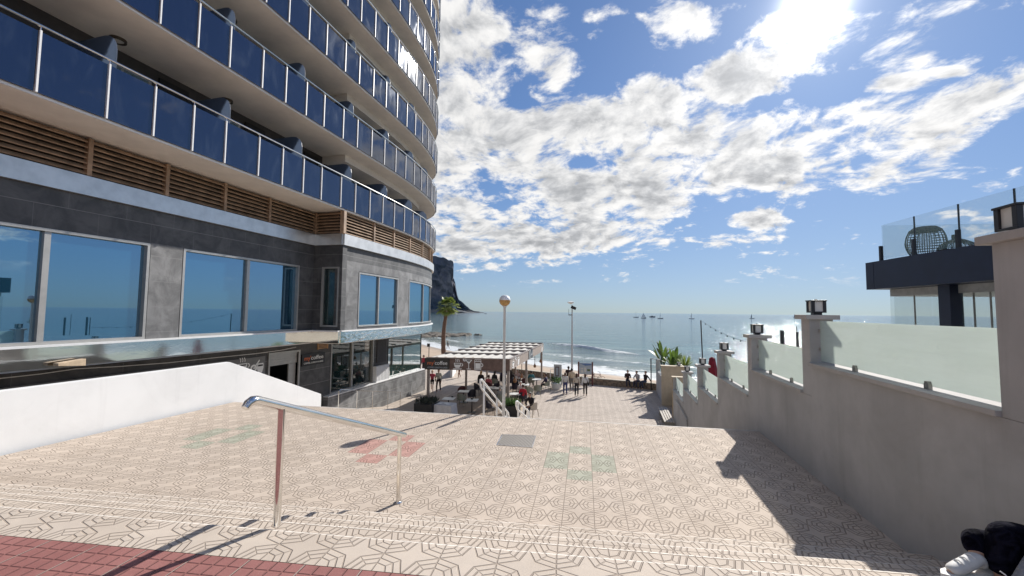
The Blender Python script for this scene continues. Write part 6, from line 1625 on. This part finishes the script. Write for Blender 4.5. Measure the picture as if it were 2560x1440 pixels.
def person(lab, loc, face, pose='walk', top=(.5, .5, .5), bottom=(.03, .03, .04), hair='brown', H=1.7, skin=None, sleeves=True, long_hair=False, shoe=(.5, .48, .45), ph=0.0, lean=0.0, seat=.46, arms=None, skirt=False, group=None, bag=None):
    """faces +y before turning; one continuous skinned body, clothes and hair as children"""
    P = thing('person', (0, 0, 0), lab, 'person', group); k = H / 1.72; sk = skin or SKIN
    def S(p): return V((p[0] * k, p[1] * k, p[2] * k))
    if pose == 'sit':
        hz = seat + .09; hip = V((0, 0, hz)); f = lean
        kn = [V((-.11, .42, seat + .07)), V((.12, .40, seat + .07))]; an = [V((-.13, .38 + ph * .2, .09)), V((.13, .46 - ph * .2, .09))]
        chest = hip + V((0, .02 + f * .3, .42)); neck = hip + V((0, .04 + f * .45, .56)); head = hip + V((0, .07 + f * .5, .70))
    else:
        st_ = .17 if pose == 'walk' else .04; hip = V((0, 0, .93)); f = lean
        kn = [V((-.09, .05 + st_ * math.sin(ph), .50)), V((.09, .05 - st_ * math.sin(ph), .50))]
        an = [V((-.09, st_ * 1.4 * math.sin(ph) - .04, .09 + .05 * (math.sin(ph) < 0))), V((.09, -st_ * 1.4 * math.sin(ph) - .04, .09 + .05 * (math.sin(ph) > 0)))]
        chest = V((0, .0 + f * .25, 1.34)); neck = V((0, .01 + f * .35, 1.47)); head = V((0, .04 + f * .4, 1.60))
    hips = [hip + V((-.09, 0, -.02)), hip + V((.09, 0, -.02))]
    sh = [chest + V((-.175, 0, .05)), chest + V((.175, 0, .05))]
    toe = [a + V((0, .17, -.055)) for a in an]; heel = [a + V((0, -.04, -.05)) for a in an]
    if arms == 'fwd': el = [s + V((sx * .06, .10, -.26)) for s, sx in zip(sh, (-1, 1))]; wr = [e + V((-sx * .08, .22, .04)) for e, sx in zip(el, (-1, 1))]
    elif arms == 'lap': el = [s + V((sx * .07, -.02, -.27)) for s, sx in zip(sh, (-1, 1))]; wr = [e + V((-sx * .09, .22, -.08)) for e, sx in zip(el, (-1, 1))]
    elif arms == 'back': el = [s + V((sx * .08, -.16, -.24)) for s, sx in zip(sh, (-1, 1))]; wr = [e + V((sx * .03, -.12, -.22)) for e, sx in zip(el, (-1, 1))]
    elif arms == 'knee': el = [s + V((sx * .10, .12, -.24)) for s, sx in zip(sh, (-1, 1))]; wr = [kk + V((0, -.04, .10)) for kk in kn]
    else: sw = .14 * math.sin(ph); el = [sh[0] + V((-.06, -sw * .6, -.27)), sh[1] + V((.06, sw * .6, -.27))]; wr = [el[0] + V((-.02, -sw + .06, -.24)), el[1] + V((.02, sw + .06, -.24))]
    hd = [(w - e).normalized() * .08 for w, e in zip(wr, el)]
    # one continuous body
    v = [hip, chest - V((0, 0, .18)), chest, neck, head - V((0, .02, .06)), head, head + V((0, -.01, .09)), hips[0], hips[1], kn[0], kn[1], an[0], an[1], toe[0], toe[1], sh[0], sh[1], el[0], el[1], wr[0], wr[1], wr[0] + hd[0], wr[1] + hd[1]]
    e = [(0, 1), (1, 2), (2, 3), (3, 4), (4, 5), (5, 6), (0, 7), (0, 8), (7, 9), (8, 10), (9, 11), (10, 12), (11, 13), (12, 14), (2, 15), (2, 16), (15, 17), (16, 18), (17, 19), (18, 20), (19, 21), (20, 22)]
    r = [(.085, .075), (.085, .065), (.10, .07), .045, (.055, .06), (.066, .080), (.05, .06), .062, .062, .050, .050, .036, .036, (.038, .022), (.038, .022), .05, .05, .036, .036, .024, .024, (.034, .014), (.034, .014)]
    ms_ = [skin_mesh('b', [S(p) for p in v], e, [tuple(x * k for x in q) if isinstance(q, tuple) else q * k for q in r], sk)]
    ms_.append(ell(S(head + V((0, .006, .012))), (.077 * k, .096 * k, .115 * k), 20, 14)); ms_.append(ell(S(head + V((0, .030, -.060))), (.056 * k, .062 * k, .060 * k), 16, 10))
    # fingers, thumb, nose, ears
    for s_ in (0, 1):
        base = wr[s_] + hd[s_]; d = hd[s_].normalized(); side = d.cross(V((1, 0, 0) if s_ else (-1, 0, 0))).normalized(); out = d.cross(side)
        for i_, (o_, L_) in enumerate(((-.026, .062), (-.009, .075), (.009, .070), (.026, .055))):
            a_ = base + side * o_ - d * .02; ms_.append(skin_mesh('f', [S(a_), S(a_ + d * L_ * .6), S(a_ + d * L_ * .9 + out * .02)], [(0, 1), (1, 2)], [.0085 * k, .008 * k, .006 * k], sk, sub=0))
        a_ = wr[s_] + hd[s_] * .35 + side * -.028; ms_.append(skin_mesh('f', [S(a_), S(a_ - side * .025 + d * .03), S(a_ - side * .03 + d * .06)], [(0, 1), (1, 2)], [.010 * k, .009 * k, .007 * k], sk, sub=0))
    ms_.append(ell(S(head + V((0, .105, -.01))), (.014 * k, .02 * k, .024 * k), 8, 6))
    for sx in (-1, 1): ms_.append(ell(S(head + V((sx * .085, 0, 0))), (.012 * k, .02 * k, .032 * k), 8, 6))
    join_mesh('body', ms_, sk, P)
    me = join_mesh('eyes', [ell(S(head + V((sx * .030, .088, .018))), (.011 * k, .008 * k, .007 * k), 8, 6) for sx in (-1, 1)], HAIRS['black'], P)
    join_mesh('mouth', [ell(S(head + V((0, .086, -.062))), (.022 * k, .008 * k, .006 * k), 8, 6)], cloth('lip_tone', (.35, .12, .10)), P)
    # hair
    hm = [ell(S(head + V((0, -.034, .030))), (.088 * k, .094 * k, .114 * k), 20, 14), ell(S(head + V((0, .022, .092))), (.072 * k, .070 * k, .046 * k), 16, 10)]
    if long_hair: hm += [ell(S(head + V((0, -.075, -.09))), (.085 * k, .050 * k, .17 * k)), ell(S(head + V((0, -.055, -.01))), (.090 * k, .07 * k, .12 * k))]
    join_mesh('hair', hm, HAIRS[hair], P)
    # shirt or jacket
    key = 'cloth_%02d_%02d_%02d' % tuple(int(x * 99) for x in top); mt_ = cloth(key, top)
    v = [hip + V((0, 0, .02)), chest - V((0, 0, .18)), chest, neck - V((0, 0, .02)), sh[0], sh[1], el[0], el[1]]
    e = [(0, 1), (1, 2), (2, 3), (2, 4), (2, 5), (4, 6), (5, 7)]; r = [(.160, .125), (.150, .120), (.155, .122), .075, .072, .072, .054, .054]
    if sleeves: v += [wr[0] - hd[0] * .1, wr[1] - hd[1] * .1]; e += [(6, 8), (7, 9)]; r += [.038, .038]
    me = skin_mesh('shirt', [S(p) for p in v], e, [tuple(x * k for x in q) if isinstance(q, tuple) else q * k for q in r], mt_)
    join_mesh('top', [me], mt_, P)
    # trousers, or shorts / skirt
    key = 'cloth_%02d_%02d_%02d' % tuple(int(x * 99) for x in bottom); mb_ = cloth(key, bottom)
    end = [a_.lerp(kn_, .06) for a_, kn_ in zip(an, kn)]; rr2 = .052
    if skirt: end = [kn_.lerp(h_, .25) for kn_, h_ in zip(kn, hips)]; rr2 = .085
    mid = kn if not skirt else [h_.lerp(kn_, .4) for h_, kn_ in zip(hips, kn)]
    tm = [ell(S(hip + V((0, -.005, .0))), (.158 * k, .128 * k, .125 * k), 20, 12)]
    for q in (0, 1): tm.append(skin_mesh('tr', [S(p) for p in (hips[q] + V((0, 0, .03)), hips[q].lerp(mid[q], .4), mid[q], mid[q].lerp(end[q], .5), end[q])], [(0, 1), (1, 2), (2, 3), (3, 4)], [.090 * k, .086 * k, .066 * k, .060 * k, rr2 * k], mb_))
    join_mesh('trousers' if not skirt else 'shorts', tm, mb_, P)
    ms_s = cloth('shoe_%02d' % int(shoe[0] * 99), shoe)
    for a_, t_, h_ in zip(an, toe, heel):
        me = skin_mesh('sh', [S(h_), S(a_ + V((0, .02, -.045))), S(t_)], [(0, 1), (1, 2)], [(.042 * k, .035 * k), (.046 * k, .042 * k), (.045 * k, .028 * k)], ms_s)
        join_mesh('shoe', [me], ms_s, P)
    if bag:
        mg = cloth('bag_%02d' % int(bag[0] * 99), bag); B_ = join_mesh('shoulder_bag', [ell(S(hip + V((.24, -.02, .02))), (.06 * k, .12 * k, .13 * k))], mg, None)
        st_m = MB(); st_m.tube([S(hip + V((.22, -.02, .1))), S(chest + V((.12, -.12, -.05))), S(chest + V((-.08, -.11, .10))), S(chest + V((-.1, .02, .14)))], .010, mg, 5); so_ = st_m.build('strap'); so_.parent = B_
        B_.parent = P
    P.location = loc; P.rotation_euler = (0, 0, math.radians(face)); return P
AWAY = 8
def stand(px, py, *a, z=ZL, **k): return lambda lab, face: person(lab, on_z(px, py, z), face, *a, **k)
CREAM = (.58, .52, .44); WHT = (.64, .62, .58)
G5 = 'people walking together towards the sea'
person('woman in white sweater and blue jeans, left front of the walking group', on_z(1413, 989, ZL), AWAY + 6, 'walk', WHT, (.05, .06, .16), 'brown', 1.66, long_hair=False, ph=1.2, group=G5)
person('man in dark jacket walking ahead of the group towards the sea', on_z(1421, 972, ZL), AWAY - 14, 'walk', (.035, .018, .018), (.06, .06, .08), 'black', 1.78, ph=-1.1, group=G5)
person('broad man in cream shirt and grey trousers in the middle of the group', on_z(1429.5, 980, ZL), AWAY, 'walk', (.52, .42, .30), (.16, .15, .14), 'black', 1.80, ph=1.4, group=G5)
person('woman with long brown hair in cream sweater and black trousers', on_z(1441.5, 991.5, ZL), AWAY - 4, 'walk', CREAM, (.022, .02, .022), 'brown', 1.66, long_hair=True, ph=-1.2, bag=(.10, .08, .07), group=G5)
person('woman in white sweater with black cross-body strap, rightmost of the group', on_z(1463, 990.5, ZL), AWAY, 'walk', (.66, .66, .66), (.03, .022, .022), 'brown', 1.62, long_hair=True, ph=1.0, bag=(.02, .02, .02), group=G5)
person('woman in a pink top and dark shorts walking towards us by the cafe', on_z(1080, 980, ZL), 195, 'walk', (.50, .06, .10), (.03, .02, .02), 'blond', 1.62, skin=SKIN2, skirt=True, sleeves=True, ph=1.0)
person('person in a white top and dark trousers walking towards us by the cafe', on_z(1096, 981.5, ZL), 190, 'walk', (.50, .47, .40), (.035, .02, .022), 'brown', 1.74, ph=-1.0, bag=(.30, .27, .20))
person('child in orange clothes walking near the stone wall, behind the pergola front', on_z(1148, 945, ZL), 150, 'walk', (.42, .16, .07), (.22, .12, .08), 'blond', 1.25, ph=1.3)
person('person in red top standing beside the cafe corner window', on_z(1059, 931, ZL), 160, 'stand', (.40, .04, .06), (.03, .02, .02), 'black', 1.7)
person('lone person in dark clothes walking on the wet sand', on_z(1120, 873, -5.9), 100, 'walk', (.04, .03, .03), (.05, .03, .03), 'black', 1.7, ph=1.2, lean=.2)
# seated on the sea wall
SEAT = 'people sitting on the sea wall'
def wall_seat(px, py, lab, face, **k):
    p = on_z(px, py, ZL + .50); i = min(range(len(SW) - 1), key=lambda j: abs((SW[j][0] + SW[j + 1][0]) / 2 - p.x)); a_, b_ = SW[i], SW[i + 1]
    q = (p.x - a_[0]) / (b_[0] - a_[0]); p.y = a_[1] + (b_[1] - a_[1]) * q + .10; p.z = ZL
    person(lab, p, face, 'sit', seat=.54, group=SEAT, **k)
wall_seat(1570, 962, 'man in a dark brown jacket seated on the sea wall, left of three', 185, top=(.055, .03, .025), bottom=(.04, .04, .06), hair='black', arms='fwd', lean=.2)
wall_seat(1598, 964, 'man in a pale grey shirt seated on the sea wall, middle of three', 140, top=(.45, .42, .42), bottom=(.05, .05, .08), hair='black', arms='knee', lean=.3)
wall_seat(1616, 966, 'person in black leaning back on the sea wall, right of three', 130, top=(.02, .015, .018), bottom=(.05, .06, .10), hair='brown', arms='back', lean=-.25)
# guests under the pergola
GU = 'guests seated at the cafe tables'
def guest(px, py, face, lab, **k):
    p = on_z(px, py, ZF + .46); p.z = ZF; k.setdefault('arms', 'lap'); person(lab, p, face, 'sit', seat=.45, group=GU, **k)
guest(1202, 956, 0, 'blond woman in a black top seen from behind at the far tables', top=(.015, .015, .02), hair='blond', long_hair=True)
guest(1221, 968, 0, 'person in a pink shirt seen from behind at the long tables', top=(.46, .12, .14), hair='brown')
guest(1236, 956, -20, 'black-haired woman in a black jacket at the long tables', top=(.02, .02, .025), hair='black', long_hair=True)
guest(1257, 951, 0, 'guest in a dark coat half hidden behind the lamp post', top=(.03, .02, .06), hair='black')
guest(1278, 955, 20, 'dark-haired guest in black just left of the fascia corner', top=(.03, .02, .02), hair='black', long_hair=True)
guest(1294, 952, 180, 'guest in a pinkish top facing us at the far table', top=(.45, .32, .30), hair='brown', skin=SKIN2)
guest(1289, 972, -20, 'guest in a black jacket with a white scarf seen from behind', top=(.02, .018, .02), hair='grey')
guest(1302, 986, 175, 'grey-haired guest in white facing us near the small handrail', top=(.58, .52, .50), hair='grey', skin=SKIN2)
guest(1307, 996, 0, 'guest in a bright red shirt seen from behind near the small handrail', top=(.42, .015, .03), hair='brown')
guest(1250, 1001, 25, 'grey-shirted guest beside the lamp post', top=(.28, .27, .25), hair='grey')
guest(1328, 955, 10, 'guest in a teal top near the middle pergola post', top=(.05, .18, .20), hair='black')
guest(1367, 963, 85, 'man in a dark blue shirt sitting sideways at the pergola edge', top=(.03, .025, .06), hair='brown', arms='knee', lean=.1)
guest(1331, 1020, 150, 'man in black with dark hair turned towards us on the cream chair', top=(.015, .012, .014), bottom=(.03, .03, .035), hair='black', arms='knee', lean=.35, H=1.76)

# ---- the seated person cut by the right edge of the photo: knees drawn up, white trainers
random.seed(1)
M_BLKT = mat('black_trouser_cloth', (.004, .004, .008), 1.0, var=0, Specular_IOR_Level=0.05); 
def folds(m, lo, hi, sc=9.0):
    t = m.node_tree; b = t.nodes['Principled BSDF']; n = noise(t, objco(t), sc, 3, .5, 1.5); f = noise(t, objco(t), 260, 2, .5)
    t.links.new(mixc(t, n.step(.3, .7), lo, hi), b.inputs['Base Color']); t.links.new(bump(t, n * 1.0 + f * .03, .9, .05), b.inputs['Normal'])
folds(M_BLKT, (.002, .002, .005), (.012, .012, .022)); M_GRYJ = cloth('grey_sweatshirt', (.26, .26, .27)); folds(M_GRYJ, (.22, .22, .23), (.30, .30, .31)); M_TRN = mat('white_trainer_leather', (.62, .61, .58), .6, var=.06, vscale=20)
fg = thing('person', (0, 0, 0), 'seated person in black trousers, grey sweatshirt and white trainers at the bottom right corner', 'person')
def fgp(px, py, d): return at_d(px, py, d)
sole = on_z(2420, 1448, 0.0); D_ = (sole - EYE).dot(FW)
def P_(px, py, dd=0.0): return at_d(px, py, D_ + dd)
ankL, kneeL, hipL = P_(2444, 1400, .02), P_(2432, 1340, .10), P_(2640, 1440, .16)
ankR, kneeR, hipR = P_(2505, 1462, -.04), P_(2502, 1325, .0), P_(2690, 1420, -.06)
hipc = (hipL + hipR) / 2; up = V((0, 0, 1)); chest = hipc + up * .38 + R0 * .14; neck = chest + up * .15 + R0 * .03; head = neck + up * .15 + R0 * -.02
shL, shR = chest + F0 * .17 + up * .06, chest - F0 * .17 + up * .06
elL, elR = P_(2630, 1330, .2), P_(2618, 1400, -.18); wrL, wrR = P_(2600, 1400, .05), P_(2548, 1500, -.26)
toeL = P_(2372, 1432, -.01); toeR = P_(2462, 1500, -.16)
hL = (wrL - elL).normalized() * .08; hR = (wrR - elR).normalized() * .08
v = [hipc, chest - up * .2, chest, neck, head, head + up * .1, hipL, hipR, kneeL, kneeR, ankL, ankR, toeL, toeR, shL, shR, elL, elR, wrL, wrR, wrL + hL, wrR + hR]
e = [(0, 1), (1, 2), (2, 3), (3, 4), (4, 5), (0, 6), (0, 7), (6, 8), (7, 9), (8, 10), (9, 11), (10, 12), (11, 13), (2, 14), (2, 15), (14, 16), (15, 17), (16, 18), (17, 19), (18, 20), (19, 21)]
r = [.09, .08, .085, .045, .07, .06, .065, .065, .05, .055, .036, .036, .03, .03, .055, .055, .038, .038, .026, .026, (.036, .015), (.036, .015)]
ms_ = [skin_mesh('b', v, e, r, SKIN, sub=2)]
for wv, hv in ((wrL, hL), (wrR, hR)):
    d = hv.normalized(); sd_2 = d.cross(up).normalized(); 
    for o_, L_ in ((-.028, .065), (-.010, .08), (.009, .075), (.027, .058)):
        a_ = wv + hv + sd_2 * o_ - d * .02; ms_.append(skin_mesh('f', [a_, a_ + d * L_ * .6, a_ + d * L_ * .85 - up * .02], [(0, 1), (1, 2)], [.009, .008, .006], SKIN, sub=1))
    a_ = wv + hv * .3 + sd_2 * .03; ms_.append(skin_mesh('f', [a_, a_ + sd_2 * .03 + d * .03, a_ + sd_2 * .03 + d * .06], [(0, 1), (1, 2)], [.011, .010, .008], SKIN, sub=1))
ms_ += [ell(head + up * .062 - R0 * .006, (.096, .077, .115), 24, 16), ell(head - up * .01 - R0 * .030, (.062, .056, .060), 20, 12), ell(head + up * .04 - R0 * .105, (.020, .014, .024), 12, 8)]
ms_ += [ell(head + up * .05 + F0 * q, (.02, .012, .032), 10, 8) for q in (-.08, .08)]
join_mesh('body', ms_, SKIN, fg)
fdir = -R0                                   # looks along the steps, to the left of the photo
def hp_(f_, s_, z_): return head + up * (.05 + z_) + fdir * f_ + F0 * s_
join_mesh('hair', [ell(hp_(-.035, 0, .03), (.098, .090, .116), 20, 14), ell(hp_(.02, 0, .092), (.072, .072, .045), 16, 10), ell(hp_(-.07, 0, -.10), (.055, .085, .17), 16, 10)], HAIRS['black'], fg)
join_mesh('eyes', [ell(hp_(.090, q, .018), (.008, .011, .007), 10, 8) for q in (-.03, .03)], HAIRS['black'], fg)
join_mesh('mouth', [ell(hp_(.088, 0, -.062), (.008, .022, .006), 10, 8)], cloth('lip_tone', (.35, .12, .10)), fg)
me = skin_mesh('t', [hipc, hipL, hipR, kneeL.lerp(hipL, .0), kneeR, hipL.lerp(kneeL, .5), hipR.lerp(kneeR, .5), kneeL.lerp(ankL, .45), kneeR.lerp(ankR, .5), ankL.lerp(kneeL, .22), ankR.lerp(kneeR, .15)],
               [(0, 1), (0, 2), (1, 5), (5, 3), (2, 6), (6, 4), (3, 7), (7, 9), (4, 8), (8, 10)], [.15, .12, .12, .070, .090, .105, .125, .066, .095, .052, .085], M_BLKT, sub=2)
join_mesh('trousers', [me], M_BLKT, fg)
me = skin_mesh('s', [hipc + up * .03, chest - up * .2, chest, neck - up * .04, shL, shR, elL, elR, wrL - hL * .2, wrR - hR * .2], [(0, 1), (1, 2), (2, 3), (2, 4), (2, 5), (4, 6), (5, 7), (6, 8), (7, 9)], [.165, .155, .16, .085, .085, .085, .056, .085, .042, .07], M_GRYJ, sub=2)
join_mesh('sweatshirt', [me], M_GRYJ, fg)
for an_, to_ in ((ankL, toeL), (ankR, toeR)):
    hv = (an_ - to_); hv.z = 0; hv.normalize(); heel = V((an_.x, an_.y, to_.z)) + hv * .05
    me = skin_mesh('sh', [heel + up * .02, an_ + up * .015, an_ - hv * .06 - up * .012, to_ + hv * .055 + up * .022, to_ + up * .010], [(0, 1), (1, 2), (2, 3), (3, 4)], [(.044, .034), (.046, .046), (.050, .040), (.052, .036), (.036, .026)], M_TRN, root=2, sub=2)
    so_ = join_mesh('trainer', [me], M_TRN, fg)
    dirf = -hv; sidef = V((-dirf.y, dirf.x, 0)); mb = MB(); vs = []
    base = V((heel.x, heel.y, to_.z - .022))
    Lf = (V((to_.x, to_.y, 0)) - V((heel.x, heel.y, 0))).length + .10
    out_ = [(-.03, -.03), (.04, -.042), (.16, -.038), (Lf * .7, -.052), (Lf - .05, -.04), (Lf, 0), (Lf - .05, .04), (Lf * .7, .052), (.16, .038), (.04, .042), (-.03, .03)]
    pts = [base + dirf * (a - .04) + sidef * b_ for a, b_ in out_]; n_ = len(pts)
    mb.add(pts + [p + up * .024 for p in pts], [tuple(range(n_)), tuple(reversed(range(n_, 2 * n_)))] + [(i, (i + 1) % n_, n_ + (i + 1) % n_, n_ + i) for i in range(n_)], M_TRN); s2 = mb.build('sole'); s2.parent = so_
    lc = MB()
    for q in (.25, .45, .65): 
        c = an_.lerp(to_, q) + up * (.045 - .01 * q); lc.tube([c - sidef * .028, c + up * .012, c + sidef * .028], .004, M_WHITEM, 5)
    l2 = lc.build('laces'); l2.parent = so_
dr_ = MB(); a_ = P_(2500, 1428, -.18); dr_.tube([a_, a_ + V((.02, -.01, -.015)), a_ + V((.035, -.02, -.04)), a_ + V((.015, -.02, -.05)), a_ + V((.0, -.02, -.045))], .0035, M_WHITEM, 6); d2 = dr_.build('drawstring'); d2.parent = fg
